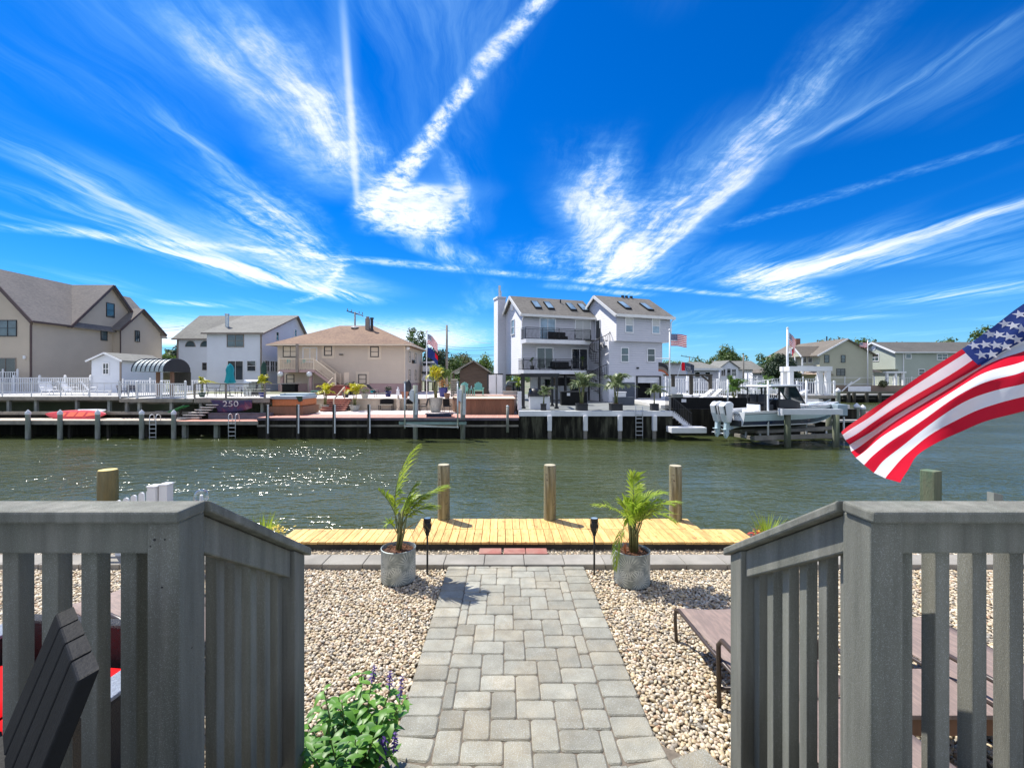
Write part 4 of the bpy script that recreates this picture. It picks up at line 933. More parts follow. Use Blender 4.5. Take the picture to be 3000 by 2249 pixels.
def flagpole(label, x, y, z0, zt, r_=.05, ball=True, yard=None):
    t_ = wthing('flag_pole', label, 'flag pole', (x,y,z0)); part(t_, 'pole', MB().tube([(x,y,z0-.1),(x,y,zt)], [r_,r_*.7], 10), M['white'], smooth=True)
    if ball: part(t_, 'finial', MB().ball((x,y,zt+.07), .09, 10), M['white'], smooth=True)
    if yard: part(t_, 'yardarm', MB().tube([(x-yard[0],y,yard[1]),(x+yard[2],y,yard[1])], .03, 6), M['white'])
    return t_
def dockladder(label, x, y, z0, z1, w=.42, group='boarding ladders on the far docks', loop=True):
    t_ = wthing('dock_ladder', label, 'ladder', (x,y,z0), group)
    for s in (-1,1):
        pts_ = [(x+s*w/2,y,z0),(x+s*w/2,y,z1-.12)]
        if loop: pts_ += [(x+s*w/2,y+.05,z1),(x+s*w/2,y+.22,z1+.05),(x+s*w/2,y+.38,z1-.03),(x+s*w/2,y+.42,z1-.45)]
        else: pts_ += [(x+s*w/2,y,z1)]
        part(t_, 'side_rail', MB().tube(pts_, .025, 6), M['alu'], smooth=True)
    k = z0+.2
    while k < z1-.3: part(t_, 'rung', MB().box(x-w/2,x+w/2,y-.03,y+.03,k,k+.04), M['alu']); k += .27
    return t_
YB = 29.3
# ---------------------------------------------------------------- ground of the far bank
M['lawn'] = mat('far_ground', (.20,.19,.13), .95, .25, .3, alt=(.12,.15,.07))
struct('terrain', MB().box(-900,24.7,62,1400,-3,.22), M['lawn']); struct('terrain', MB().box(24.75,900,78,1400,-3,.20), M['lawn'])
struct('terrain', MB().box(-120,-19.2,36,61.9,-3,1.0), M['lawn']); struct('terrain', MB().box(-120,-15.6,31.4,35.95,-3,-.3), M['sheet'])
struct('patio', MB().box(-16.4,.86,29.42,37,-3,-.19), M['shell']); struct('terrace', MB().box(-19.15,-1.2,37.25,61.9,-3,.75), M['shell'])
struct('patio', MB().box(.9,11.05,29.42,61.9,-3,.28), M['greydeck']); struct('patio', MB().box(11.1,24.7,31.3,61.9,-3,.30), M['greydeck'])
struct('terrain', MB().box(-1.15,.85,37.05,61.9,-3,.6), M['lawn'])
# ---------------------------------------------------------------- left lot: low dock, raised decks, fences
AX0, AX1 = -46, XX(511,YB)
t_ = wthing('low_dock', 'long low grey plank dock in front of the raised white decks', 'dock', (AX0,YB,-.4))
mb = MB(); x = AX0
while x < AX1-.1: mb.box(x,x+.135,YB,YB+1.9,-.37,-.33); x += .142
part(t_, 'planks', mb, [mat('bleached_planks',(.50,.42,.34),.8,.15,3,island=.12)]); part(t_, 'fascia', MB().box(AX0,AX1,YB-.05,YB-.003,-.60,-.345).box(AX0,AX1,YB+.9,YB+1,-.6,-.372), M['greywood'])
mb = MB(); x = AX0+1
while x < AX1: mb.box(x,x+.16,YB+.5,YB+.66,-2.3,-.6); x += 2.6
part(t_, 'stub_pile', mb, M['darkwood'])
wsolo('bulkhead', MB().box(-60,-15.6,31.28,31.39,-3,-.10), M['sheet'], 'black timber bulkhead behind the low grey dock', 'sea wall', (-38,31.3,-1.5))
wsolo('walkway_plank', MB().box(-60,-21.9,31.15,31.40,-.098,.10), M['greywood'], 'grey plank cap along the bulkhead behind the red kayak', 'plank', (-38,31.2,0))
for px,lb in ((82,'white capped pile leftmost on the low grey dock'),(176,'white capped pile in front of the red kayak stern'),(286,'white capped pile in front of the red kayak bow'),(415,'white capped pile left of the boarding ladder'),(509,'white capped pile wrapped in teal line at the end of the low dock')):
    pile('dock_pile', lb, XX(px,YB-.16), YB-.16, -2.2, ZZ(1209,YB), .135, M['postgrey'], group='white capped piles on the low dock', cap=M['white'], n=12)
dockladder('aluminium ladder at the right end of the low grey dock', XX(448,YB-.1), YB-.12, -1.9, ZZ(1216,YB))
def rdeck(label, x0, x1, y0, y1, z, legs, mt='deckwhite', th=.26):
    t_ = wthing('raised_deck', label, 'deck', (x0,y0,z-1.2))
    mb = MB(); y = y0
    while y < y1-.05: mb.box(x0,x1,y,y+.135,z-.04,z); y += .142
    part(t_, 'planks', mb, M[mt]); part(t_, 'fascia', MB().box(x0,x1,y0-.05,y0-.003,z-th,z-.005).box(x0,x1,y0+.7,y0+.78,z-th-.16,z-.042), M['greywood'])
    for px in legs: part(t_, 'leg', MB().box(px-.09,px+.09,y0+.15,y0+.33,-.4,z-.045), M['postgrey'])
    return t_
rdeck('raised white deck on stilts at the far left carrying the loungers', -47, XX(350,32)-.02, 32, 41, 1.14, [XX(p,32.2) for p in (25,105,225,320)])
rdeck('raised white deck on stilts around the arched canopy', XX(350,31.4)+.02, XX(566,31.4), 31.4, 41, 1.02, [XX(p,31.6) for p in (371,408,502)])
FW = M['white']; FA = M['alu']
fence('low aluminium fence along the front of the far left deck', (-46.9,32.08,1.145), (XX(348,32.08),32.08,1.145), 1.02, FA, 2.1, .42, .02, post=.06, group='fences on the raised decks')
fence('dense white picket fence in front of the arched canopy', (XX(402,31.48),31.48,1.025), (XX(543,31.48),31.48,1.025), 1.12, FW, 1.5, .125, .055, group='fences on the raised decks')
fence('short aluminium fence between the lounger deck and the canopy deck', (XX(352,31.48),31.48,1.025), (XX(400,31.48),31.48,1.025), 1.08, FA, .6, .3, .02, post=.06, group='fences on the raised decks')
fence('white picket fence along the house side of the far left deck', (-57,40.9,1.0), (XX(265,40.9),40.9,1.0), 1.62, FW, 2.4, .16, .07, group='fences on the raised decks', post=.14)
fence('white deck rail in front of the shed and canopy', (XX(360,40.5),40.5,1.0), (XX(600,40.5),40.5,1.0), 1.35, FW, 2.4, .2, .06, group='fences on the raised decks')
def patio_lounge(label, loc, rz):
    t_ = thing('lounge_chair', label, 'lounge chair', loc, rz, 'white lounge chairs on the far left deck'); w = .32; m_ = FW
    mb = MB()
    for k in range(11): mb.box(-.95+.115*k,-.95+.115*k+.095,-w,w,.36,.385)
    mb.build('seat', m_, t_); mb = MB()
    for k in range(7): mb.beam((.32+.065*k,-w,.40+.10*k),(.32+.065*k,w,.40+.10*k),.03,.085, up=(.55,0,.84))
    mb.build('backrest', m_, t_)
    for s in (-1,1):
        MB().beam((-.97,s*(w+.03),.36),(.30,s*(w+.03),.36),.04,.06).beam((.30,s*(w+.03),.36),(.78,s*(w+.03),1.1),.04,.06).build('side_rail', m_, t_)
        MB().tube([(-.1,s*(w+.06),.36),(-.12,s*(w+.06),.58),(.0,s*(w+.06),.63),(.36,s*(w+.06),.62)], .028, 6).build('armrest', m_, t_, smooth=True)
        for x_ in (-.85,.3): MB().box(x_-.03,x_+.03,s*(w+.03)-.025,s*(w+.03)+.025,0,.33).build('leg', m_, t_)
    return t_
l0 = patio_lounge('white lounge chair leftmost on the far left deck', (XX(145,34.5),34.5,1.14), R(158))
dup(l0, (XX(215,34),34,1.14), R(195), 'white lounge chair in the middle of the far left deck')
dup(l0, (XX(277,33.5),33.5,1.14), R(215), 'white lounge chair nearest the canopy on the far left deck')
def chair(label, loc, rz, m_=M['alu'], h=.9, sm=None, group=None, name='patio_chair', seat=.44):
    t_ = thing(name, label, 'chair', loc, rz, group); sm = sm or m_
    MB().box(-.25,.25,-.25,.25,seat-.03,seat+.03).build('seat', sm, t_); MB().prism([(-.25,.22,seat+.06),(.25,.22,seat+.06),(.24,.36,h),(-.24,.36,h)], (0,.03,.0)).build('backrest', sm, t_)
    for s in (-1,1):
        MB().tube([(s*.27,-.24,.0),(s*.27,-.24,seat+.18),(s*.27,.24,seat+.2)], .018, 6).build('arm_leg', m_, t_); MB().tube([(s*.27,.34,0),(s*.26,.25,seat),(s*.25,.37,h)], .018, 6).build('back_leg', m_, t_)
    return t_
c0 = chair('dark blue patio chair behind the fence left of the canopy', (XX(362,35),35,1.02), R(160), M['navy'], group='patio chairs behind the canopy fence'); dup(c0, (XX(385,35.5),35.5,1.02), R(215), 'dark blue patio chair beside the dense picket fence')
# red and white kayaks
def kayak(label, c, rz, L, W_, m1, tilt=0, well=True):
    t_ = thing('kayak', label, 'kayak', c, rz, 'kayaks lying on the low dock')
    def sh(u,v):
        x = (u-.5)*L; k = max(.0,1-abs(2*u-1)**2.3)**.8; a = math.pi*2*v
        return (x, math.cos(a)*W_/2*k, (math.sin(a)*(.17 if math.sin(a) < 0 else .10)*(k*.9+.1))+.18+.16*abs(2*u-1)**3)
    o = MB().grid(sh, 24, 14).build('hull', m1, t_, smooth=True)
    if well:
        MB().box(-.62,-.05,-.20,.20,.24,.292).box(.05,.62,-.2,.2,.24,.292).build('seat', M['orange'], t_, bev=.02); MB().grid(lambda u,v: (.8+u*1.0,(v-.5)*.34*(1-u*.6),.29+.03*u), 6, 4).build('deck_panel', M['orange'], t_, solid=.02)
        MB().box(-1.3,-.8,-.16,.16,.26,.288).build('tank_well', M['orange'], t_)
    for o in t_.children: pass
    t_.rotation_euler = (tilt,0,rz); return t_
kayak('red sit on top kayak lying on its side on the low grey dock', (XX(226,30.6),30.75,-.22), R(-4), 4.55, .95, M['kayak'], R(48))
kayak('white kayak behind the red kayak bow', (XX(284,31.2),31.0,-.02), R(-3), 2.1, .6, M['gel'], R(30), False)
wsolo('plank', MB().beam((XX(505,31),30.9,ZZ(1206,31)),(XX(560,31),30.5,ZZ(1187,31)),.5,.05), mat('green_board',(.03,.22,.06),.5), 'green board leaning up beside the low wooden steps', 'board', (XX(530,31),30.7,-.1))
for k,(px,w_) in enumerate(((455,.55),(485,.5))):
    wsolo('storage_crate', MB().box(XX(px,31.9),XX(px,31.9)+w_,31.9,32.3,-.3,.06).box(XX(px,31.9)-.02,XX(px,31.9)+w_+.02,31.88,32.32,.062,.10), M['concrete'], ['pale crate under the canopy deck on the left','pale crate under the canopy deck on the right'][k], 'crate', (XX(px,31.9),31.9,-.3), 'crates under the deck')
# ---------------------------------------------------------------- big tan house, far left
M['tan'] = mat('tan_siding', (.52,.44,.345), .75, .05, .6, lap=.16, lapb=.5); M['tanroof'] = shingle('taupe_shingle', (.21,.19,.175), (.145,.135,.13))
M['tantrim'] = mat('tan_trim', (.24,.20,.17), .6)
hs_ = wthing('tan_house', 'large tan house with steep taupe roofs at the far left', 'house', (-49,42,1.0)); W0 = -44.9
part(hs_, 'wall', MB().box(-62,W0,42,58,1.0,8.15).prism([(W0-8.8,42,8.15),(W0,42,8.15),(-49.3,42,12.85)], (0,.2,0)).prism([(W0,45.9,8.15),(W0,54.9,8.15),(W0,50.4,12.85)], (-.2,0,0)).box(W0,-44.02,50.72,56.6,1.0,8.4).prism([(-44.0,50.75,8.4),(-44.0,56.5,8.4),(-44.0,53.4,10.55)], (-.2,0,0)), M['tan'])
for nm,q in (('roof',[(-49.3,41.6,13.1),(-49.3,58.3,13.1),(-44.45,58.3,7.85),(-44.45,41.6,7.85)]),('roof',[(-49.3,41.6,13.1),(-49.3,58.3,13.1),(-54.2,58.3,7.85),(-54.2,41.6,7.85)]),
             ('gable_roof',[(-44.5,50.4,13.08),(-49.3,50.4,13.08),(-49.3,45.45,7.8),(-44.5,45.45,7.8)]),('gable_roof',[(-44.5,50.4,13.08),(-49.3,50.4,13.08),(-49.3,55.35,7.8),(-44.5,55.35,7.8)]),
             ('bump_roof',[(-43.6,53.4,10.85),(-46.5,53.4,10.85),(-46.5,50.3,8.05),(-43.6,50.3,8.05)]),('bump_roof',[(-43.6,53.4,10.85),(-46.5,53.4,10.85),(-46.5,57.0,8.05),(-43.6,57.0,8.05)])): slab(hs_, q, .16, M['tanroof'], nm)
boxes(hs_, 'rake_trim', MB().beam((-44.45,45.4,7.7),(-44.45,50.4,12.98),.1,.26).beam((-44.45,55.4,7.7),(-44.45,50.4,12.98),.1,.26).beam((-43.55,50.25,7.95),(-43.55,53.4,10.75),.1,.22).beam((-43.55,57.05,7.95),(-43.55,53.4,10.75),.1,.22).beam((-44.4,41.55,7.72),(-49.3,41.55,12.98),.1,.3).beam((-54.2,41.55,7.72),(-49.3,41.55,12.98),.1,.3), M['gutter'])
part(hs_, 'gutter', MB().box(-44.5,-44.35,41.6,45.6,7.72,7.88).tube([(-44.75,41.9,7.7),(-44.85,41.93,7.4),(-44.85,41.93,1.0)], .09, 6).tube([(-43.95,50.65,8.0),(-43.95,50.65,1.0)], .07, 6), M['gutter'])
D_ = M['black']; GD = M['glassd']; G_ = M['glass']
win(hs_,'R',W0,50.4,10.2,1.05,1.62,D_,G_,'dh'); win(hs_,'R',W0,49.6,7.36,.82,1.35,D_,G_,'dh',.06); win(hs_,'R',-44.0,53.0,7.5,.68,1.35,D_,G_,'gr',.06)
win(hs_,'F',42,-47.1,7.2,1.75,1.55,D_,G_,'dd'); win(hs_,'F',42,-47.3,3.2,2.0,2.4,M['tantrim'],GD,'sl',name='sliding_door')
part(hs_, 'porch_roof', MB().prism([(-43.98,56.0,4.6),(-43.98,60.5,2.4),(-43.98,60.5,2.15),(-43.98,56.0,4.35)], (-3,0,0)), M['tanroof']); part(hs_, 'wall_lamp', MB().box(-45.55,-45.35,41.85,41.99,4.3,4.6), M['white'])
fence('white porch stair rail in front of the tan house sliding door', (XX(0,41.2)-1.2,41.3,1.0), (XX(48,41.2),41.3,1.0), 2.2, FW, 1.5, .2, .06, name='stair_rail', group=None)
# white shed
sh_ = wthing('garden_shed', 'small white shed with a front gable in front of the tan house', 'shed', (-36.9,41,1.0)); M['wsid'] = mat('white_siding', (.66,.69,.74), .6, .04, .7, lap=.13, lapb=.45); M['greyroof'] = shingle('grey_shingle', (.205,.205,.185), (.145,.145,.135))
part(sh_, 'wall', MB().box(-38.25,-35.5,41,46,1.0,4.15).prism([(-38.25,41,4.15),(-35.5,41,4.15),(-36.87,41,4.72)], (0,5,0)), M['wsid'])
slab(sh_, [(-36.87,40.75,4.86),(-36.87,46.3,4.86),(-35.2,46.3,4.1),(-35.2,40.75,4.1)], .09, M['greyroof']); slab(sh_, [(-36.87,40.75,4.86),(-36.87,46.3,4.86),(-38.55,46.3,4.1),(-38.55,40.75,4.1)], .09, M['greyroof'])
boxes(sh_, 'rake_trim', MB().beam((-38.55,40.7,4.02),(-36.87,40.7,4.78),.06,.14).beam((-35.2,40.7,4.02),(-36.87,40.7,4.78),.06,.14), FW); win(sh_,'F',41,-36.9,3.35,.62,1.1,FW,GD,'gr',.08)
part(sh_, 'downspout', MB().box(-35.58,-35.46,40.9,41.0,1.0,4.1), M['tantrim'])
# arched canopy
t_ = wthing('arched_canopy', 'barrel arched dark canopy with pale ribs on two posts behind the picket fence', 'canopy', (-24,33,1.02))
xa, xb = XX(392,32.2), XX(515,33.2); y0_, y1_, zs, rise = 32.0, 34.7, 2.92, .95
M['canopyfab'] = mat('pale_canopy_panel', (.40,.47,.48), .5, .1, 2)
arc = lambda v: (y0_+(y1_-y0_)*(.5-.5*math.cos(math.pi*v)), zs+rise*math.sin(math.pi*v)**.9)
part(t_, 'roof_sheet', MB().grid(lambda u,v: (xa+(xb-xa)*u, *arc(v)), 8, 14), M['canopyfab'], solid=.03)
mb = MB()
for k in range(8): mb.tube([(xa+(xb-xa)*k/7, arc(i/12)[0], arc(i/12)[1]+.03) for i in range(13)], .045, 5)
part(t_, 'rib', mb, M['black'])
for x_ in (xb+.02, xa-.02): part(t_, 'end_panel', MB().add([(x_,*arc(i/12)) for i in range(13)], [tuple(range(13))]), M['black'], solid=.02)
for x_ in (xa+.9, xb-.35): part(t_, 'post', MB().box(x_-.09,x_+.09,33.2,33.4,1.02,zs+.7), M['brownwood'])
part(t_, 'serving_shelf', MB().box(xb-1.1,xb+.25,34.4,34.46,1.9,zs), M['darkwood'])
# ---------------------------------------------------------------- white gabled house
wh = wthing('white_house', 'white two storey house with grey roof, arched windows and a metal flue', 'house', (-35,52,1.0))
bz = 7.88; e2 = 7.57
part(wh, 'wall', MB().box(-41.2,-28.5,55.7,65.0,1.0,e2).box(-35.0,-28.5,52,55.69,1.0,bz).prism([(-28.5,60.3,e2),(-28.5,65.0,7.1),(-28.5,60.3,10.85)], (-.2,0,0)).prism([(-28.5,52,bz),(-28.5,55.69,bz),(-28.5,55.71,e2+.001),(-28.5,60.29,e2+.001),(-28.5,60.29,10.85)], (-.21,0,0)), M['wsid'])
slab(wh, [(-41.6,55.3,7.45),(-35.1,55.3,7.45),(-35.1,60.3,11.0),(-41.6,60.3,11.0)], .16, M['greyroof']); slab(wh, [(-35.4,51.6,7.8),(-28.2,51.6,7.8),(-28.2,60.3,11.03),(-35.4,60.3,11.03)], .16, M['greyroof'])
slab(wh, [(-41.6,60.3,11.0),(-28.2,60.3,11.0),(-28.2,65.4,6.7),(-41.6,65.4,6.7)], .16, M['greyroof'])
boxes(wh, 'rake_trim', MB().beam((-28.15,51.6,7.68),(-28.15,60.3,10.9),.08,.2).beam((-28.15,60.3,10.9),(-28.15,65.4,6.6),.08,.2).box(-35.4,-28.2,51.5,51.6,7.62,7.8).box(-41.6,-35.2,55.2,55.3,7.28,7.44), M['tantrim'])
part(wh, 'downspout', MB().box(-28.7,-28.55,51.88,51.99,1,7.6).box(-41.18,-41.04,55.58,55.69,1,7.3), M['tantrim'])
part(wh, 'flue', MB().tube([(-34.0,54.2,8.6),(-34.0,54.2,10.2)], .2, 10).tube([(-34.0,54.2,10.2),(-34.0,54.2,10.35)], .27, 10), M['steel'])
T_ = M['tantrim']
win(wh,'F',52,XX(690,52),ZZ(998,52),2.0,1.5,T_,G_,'dd'); win(wh,'F',52,XX(690,52),ZZ(1085,52),1.9,2.3,FW,GD,'sl',name='sliding_door'); win(wh,'F',52,XX(737,52),ZZ(1072,52),1.1,1.3,FW,GD,'dh'); win(wh,'F',55.7,XX(600,55.7),ZZ(1073,55.7),.6,.95,T_,GD,'dh',.05)
for px in (558,602):
    x_ = XX(px,55.7); z_ = ZZ(1016,55.7); q = [(x_+.68*math.cos(R(a)),55.66,z_+.78*math.sin(R(a))) for a in range(0,181,15)]; o = part(wh, 'arched_window', MB().prism(q, (0,.04,0)), T_)
    q = [(x_+.58*math.cos(R(a)),55.64,z_+.05+.66*math.sin(R(a))) for a in range(0,181,15)]; m_ = MB().prism(q, (0,.03,0)); l = wh.location; m_.v = [(v[0]-l.x,v[1]-l.y,v[2]-l.z) for v in m_.v]; m_.build('pane', G_, o)
for a_ in (53.0,54.2,55.3): win(wh,'R',-28.5,a_,ZZ(1072,53),1.0,1.35,FW,GD,'gr',.07)
win(wh,'R',-28.5,55.4,ZZ(984,55),.7,1.1,FW,G_,'dh',.06); win(wh,'R',-28.5,60.2,ZZ(975,60),.6,1.0,FW,G_,'dh',.06)
# ---------------------------------------------------------------- deck with the banner
BX0, BX1 = XX(569,31.2), XX(791,31.2)
rdeck('timber deck crowded with patio furniture above the purple banner', BX0, BX1, 31.2, 38, 1.08, [XX(p,31.4) for p in (588,768)], 'deckwhite', .34)
t_ = wthing('deck_rail', 'thin grey cable rail along the patio furniture deck', 'railing', (BX0,31.25,1.08))
for px in (570,662,776): x_ = XX(px,31.25); part(t_, 'post', MB().box(x_-.05,x_+.05,31.2,31.3,1.08,2.02), M['greywood'])
part(t_, 'handrail', MB().box(BX0,BX1,31.19,31.31,2.02,2.08).box(BX1-.1,BX1,31.32,36,2.02,2.08), M['greywood'])
for z_ in (1.3,1.5,1.7,1.87): part(t_, 'cable', MB().tube([(BX0,31.25,z_),(BX1,31.25,z_)], .007, 4), M['steel'])
# banner 250
t_ = wthing('banner', 'purple banner reading 250 hanging under the furniture deck', 'banner', (XX(675,31.05),31.05,ZZ(1205,31.05)))
bx0, bx1 = XX(616,31.05), XX(737,31.05); z1_, z0_ = ZZ(1171,31.05), ZZ(1207,31.05)
def bn(u,v): return (bx0+(bx1-bx0)*u+.25*v*(1-u)*(1), 31.06+.05*math.sin(u*9)+.03*v, z1_-(z1_-z0_)*v*(1-.35*u**3)*(1 if u > .05 else .55)-.06*math.sin(math.pi*u))
m = bpy.data.materials.new('banner_print'); m.use_nodes = True; tt_ = NT(m.node_tree); co = tt_('ShaderNodeTexCoord').outputs['Object']
cr = tt_('ShaderNodeValToRGB', {0:tt_.noise(co, 1.6, 4.0, .6, .5)}); e = cr.color_ramp; e.elements[0].position = .36; e.elements[0].color = (.03,.032,.10,1); e.elements[1].position = .72; e.elements[1].color = (.26,.17,.21,1)
for p_,c in ((.48,(.045,.032,.10)),(.56,(.10,.03,.095)),(.63,(.19,.045,.09))): q = e.elements.new(p_); q.color = C4(c)
tt_.l.new(cr.outputs[0], tt_.n['Principled BSDF'].inputs[0]); tt_.n['Principled BSDF'].inputs['Roughness'].default_value = .6; M['banner'] = m
part(t_, 'cloth', MB().grid(bn, 24, 8), M['banner'], smooth=True, solid=.01)
def text(par, name, body, size, m_, M4, ext=.006):
    cu = bpy.data.curves.new(name, 'FONT'); cu.body = body; cu.size = size; cu.extrude = ext; cu.align_x = 'CENTER'; cu.align_y = 'CENTER'; cu.resolution_u = 3
    o = bpy.data.objects.new('tmp', cu); col.objects.link(o); dg = bpy.context.evaluated_depsgraph_get(); me = bpy.data.meshes.new_from_object(o.evaluated_get(dg)); bpy.data.objects.remove(o)
    me.name = name; me.materials.clear(); me.materials.append(m_); o = bpy.data.objects.new(name, me); col.objects.link(o); o.parent = par; o.matrix_local = M4; return o
text(t_, 'lettering', '250', .56, M['fwhite'], Matrix.Translation((XX(676,31)-XX(675,31.05),-.07,.52))@Matrix.Rotation(R(90),4,'X')@Matrix.Diagonal((1.35,1,1,1)))
# lower dock under the banner
t_ = wthing('low_dock', 'low salmon topped dock with a purple grey step under the banner', 'dock', (AX1,YB,-.4)); ax2 = XX(757,YB)
mb = MB(); x = AX1+.05
while x < ax2-.1: mb.box(x,x+.135,YB,YB+1.5,-.42,-.38); x += .142
part(t_, 'planks', mb, M['salmon']); part(t_, 'fascia', MB().box(AX1+.05,ax2,YB-.05,YB-.003,-.62,-.39), M['greywood']); part(t_, 'back_step', MB().box(AX1+1.2,ax2,30.85,31.2,-.4,-.02).box(AX1+1.2,ax2,30.8,31.25,-.018,.04), mat('slate_blue_timber',(.12,.12,.15),.8,.2,2))
for px in (536,629): part(t_, 'stub_pile', MB().box(XX(px,29.6),XX(px,29.6)+.26,29.5,29.76,-2.3,-.43), M['postgrey'])
dockladder('aluminium ladder below the purple banner', XX(680,YB-.1), YB-.12, -1.55, ZZ(1214,YB), .46)
t_ = wthing('dock_steps', 'pale wooden steps climbing from the low dock to the furniture deck', 'steps', (XX(580,30.5),30.5,-.35))
for k in range(6): part(t_, 'tread', MB().box(XX(535+13*k,30.9),XX(600+7*k,30.9),30.35+.13*k,30.60+.13*k,-.28+.17*k,-.23+.17*k), M['deckwhite'])
part(t_, 'stringer', MB().prism([(XX(536,31),30.3,-.37),(XX(536,31),31.0,.62),(XX(536,31),31.1,.62),(XX(536,31),30.6,-.37)], (.06,0,0)), M['darkwood'])
# things on that deck
def umbrella(label, x, y, z0, zt, m_, r_=.30):
    t_ = wthing('patio_umbrella', label, 'umbrella', (x,y,z0), 'closed patio umbrellas'); mb = MB(); h = zt-z0
    mb.lathe([(.03,h*.36),(r_*1.0,h*.42),(r_*.8,h*.5),(r_*.62,h*.68),(r_*.72,h*.8),(r_*.5,h*.92),(.05,h*.985),(.02,h)], 16); ob = []
    for v in mb.v: a = math.atan2(v[1],v[0]); k = 1+.18*math.cos(a*6+v[2]); ob.append((x+v[0]*k, y+v[1]*k, z0+v[2]))
    mb.v = ob; part(t_, 'folded_canopy', mb, m_, smooth=True); part(t_, 'pole', MB().tube([(x,y,z0),(x,y,zt+.05)], .025, 8), M['brownmetal']); part(t_, 'base', MB().lathe([(.26,0),(.26,.06),(.06,.1),(.04,.3)], 14, (x,y,z0)), M['stonepot']); return t_
umbrella('closed teal patio umbrella on the furniture deck', XX(674,34), 34, 1.08, ZZ(1064,34), M['teal'], .36); umbrella('closed dark green patio umbrella beside the tan stucco house', XX(773,40), 40, 1.05, ZZ(1058,40), M['dkgreen'], .32)
k_ = M['greywood']; cu_ = M['blind']
c1 = chair('patio chair with a pale cushion left of the teal umbrella', (XX(622,33.4),33.4,1.08), R(120), M['black'], 1.0, cu_, 'cushioned chairs on the furniture deck'); dup(c1, (XX(645,34.2),34.2,1.08), R(250), 'reclined cushioned chair behind the left rail post'); dup(c1, (XX(690,33.2),33.2,1.08), R(75), 'cushioned chair just right of the teal umbrella')
c2 = chair('grey sling patio chair in the middle of the furniture deck', (XX(735,33.6),33.6,1.08), R(10), M['black'], 1.05, M['postgrey'], 'cushioned chairs on the furniture deck'); dup(c2, (XX(752,34.2),34.2,1.08), R(-25), 'grey sling patio chair nearest the right palm')
t_ = wthing('patio_table', 'pale topped patio table between the deck chairs', 'table', (XX(712,34.3),34.3,1.08)); part(t_, 'table_top', MB().lathe([(.6,.70),(.6,.74)], 18, (XX(712,34.3),34.3,1.08)), M['deckwhite'])
for a in (45,135,225,315): part(t_, 'leg', MB().tube([(XX(712,34.3)+.4*math.cos(R(a)),34.3+.4*math.sin(R(a)),1.08),(XX(712,34.3)+.3*math.cos(R(a)),34.3+.3*math.sin(R(a)),1.78)], .02, 5), M['black'])
t_ = wthing('grill', 'covered grill with a silver lid on the furniture deck', 'grill', (XX(735,36),36,1.08)); part(t_, 'lid', MB().grid(lambda u,v: (XX(718,36)+u*1.25,36-.3*math.cos(math.pi*v),1.95+.38*math.sin(math.pi*v)), 4, 10), M['steel'], smooth=True, solid=.02); part(t_, 'cover', MB().box(XX(742,36),XX(742,36)+.9,35.7,36.3,1.1,2.2), M['black'], bev=.05); part(t_, 'cart', MB().box(XX(718,36),XX(718,36)+1.2,35.75,36.25,1.1,1.93), M['steel'])
far_palm('yellowed palm blown flat at the left of the furniture deck', XX(592,32.4), 32.4, 1.08, ZZ(1098,32.4), .75, M['frond2'], 'rd', .32, .22, 2, 9, .75, 3, potm='dkgreen'); far_palm('yellow green palm at the right of the furniture deck', XX(768,32.6), 32.6, 1.08, ZZ(1098,32.6), .62, M['frond2'], 'rd', .32, .22, 2, 10, .35, 4, potm='bluepot')
# ---------------------------------------------------------------- middle lot: hot tub, steps, retaining wall, tan stucco house
bx_ = XX(757,YB)
wsolo('bulkhead', MB().box(-16.4,.86,29.36,29.41,-3,-.33), M['sheet'], 'dark plank bulkhead below the salmon decking', 'sea wall', (-7.7,29.36,-1.5))
t_ = wthing('boardwalk', 'salmon decking along the bulkhead in front of the shell patio', 'dock', (-16.4,YB,-.2)); mb = MB(); x = -16.4
while x < .80: mb.box(x,x+.135,YB+.02,YB+2.7,-.185,-.15); x += .142
part(t_, 'planks', mb, M['salmon']); part(t_, 'fascia', MB().box(-16.4,.86,YB-.04,YB+.017,-.33,-.155), mat('plum_fascia',(.12,.10,.13),.8,.2,2)); part(t_, 'waler', MB().box(-16.4,.86,YB-.02,YB+.05,-.75,-.62), M['greywood'])
M['pileedge'] = M['postgrey']
for k,(px,lb) in enumerate(((784,'slim dark pile with a white rub strip beside the hot tub'),(873,'slim dark pile left of the red steps'),(979,'slim dark pile in front of the red steps'),(1081,'slim dark pile in front of the cream retaining wall'))):
    t_ = wthing('rub_pile', lb, 'piling', (XX(px,YB-.2),YB-.2,-1.9), 'slim piles with rub strips'); x = XX(px,YB-.2); zt = ZZ(1184,YB-.2)
    part(t_, 'shaft', MB().lathe([(.11,-2.1-zt),(.11,-.03),(.08,0)], 10, (x,YB-.2,zt)), M['darkwood'], smooth=True, angle=40); part(t_, 'rub_strip', MB().box(x+.06,x+.14,YB-.36,YB-.30,-1.15,zt-.02), M['alu'])
t_ = wthing('mooring_post', 'single silver capped post in front of the brown planked platform', 'post', (XX(1487,YB-.2),YB-.2,-1.2)); x = XX(1487,YB-.2); part(t_, 'shaft', MB().tube([(x,YB-.2,-1.1),(x,YB-.2,.62)], .09, 10), M['postgrey'], smooth=True); part(t_, 'cap', MB().lathe([(.10,-.05),(.10,.02),(.02,.06)], 10, (x,YB-.2,.62)), M['steel'])
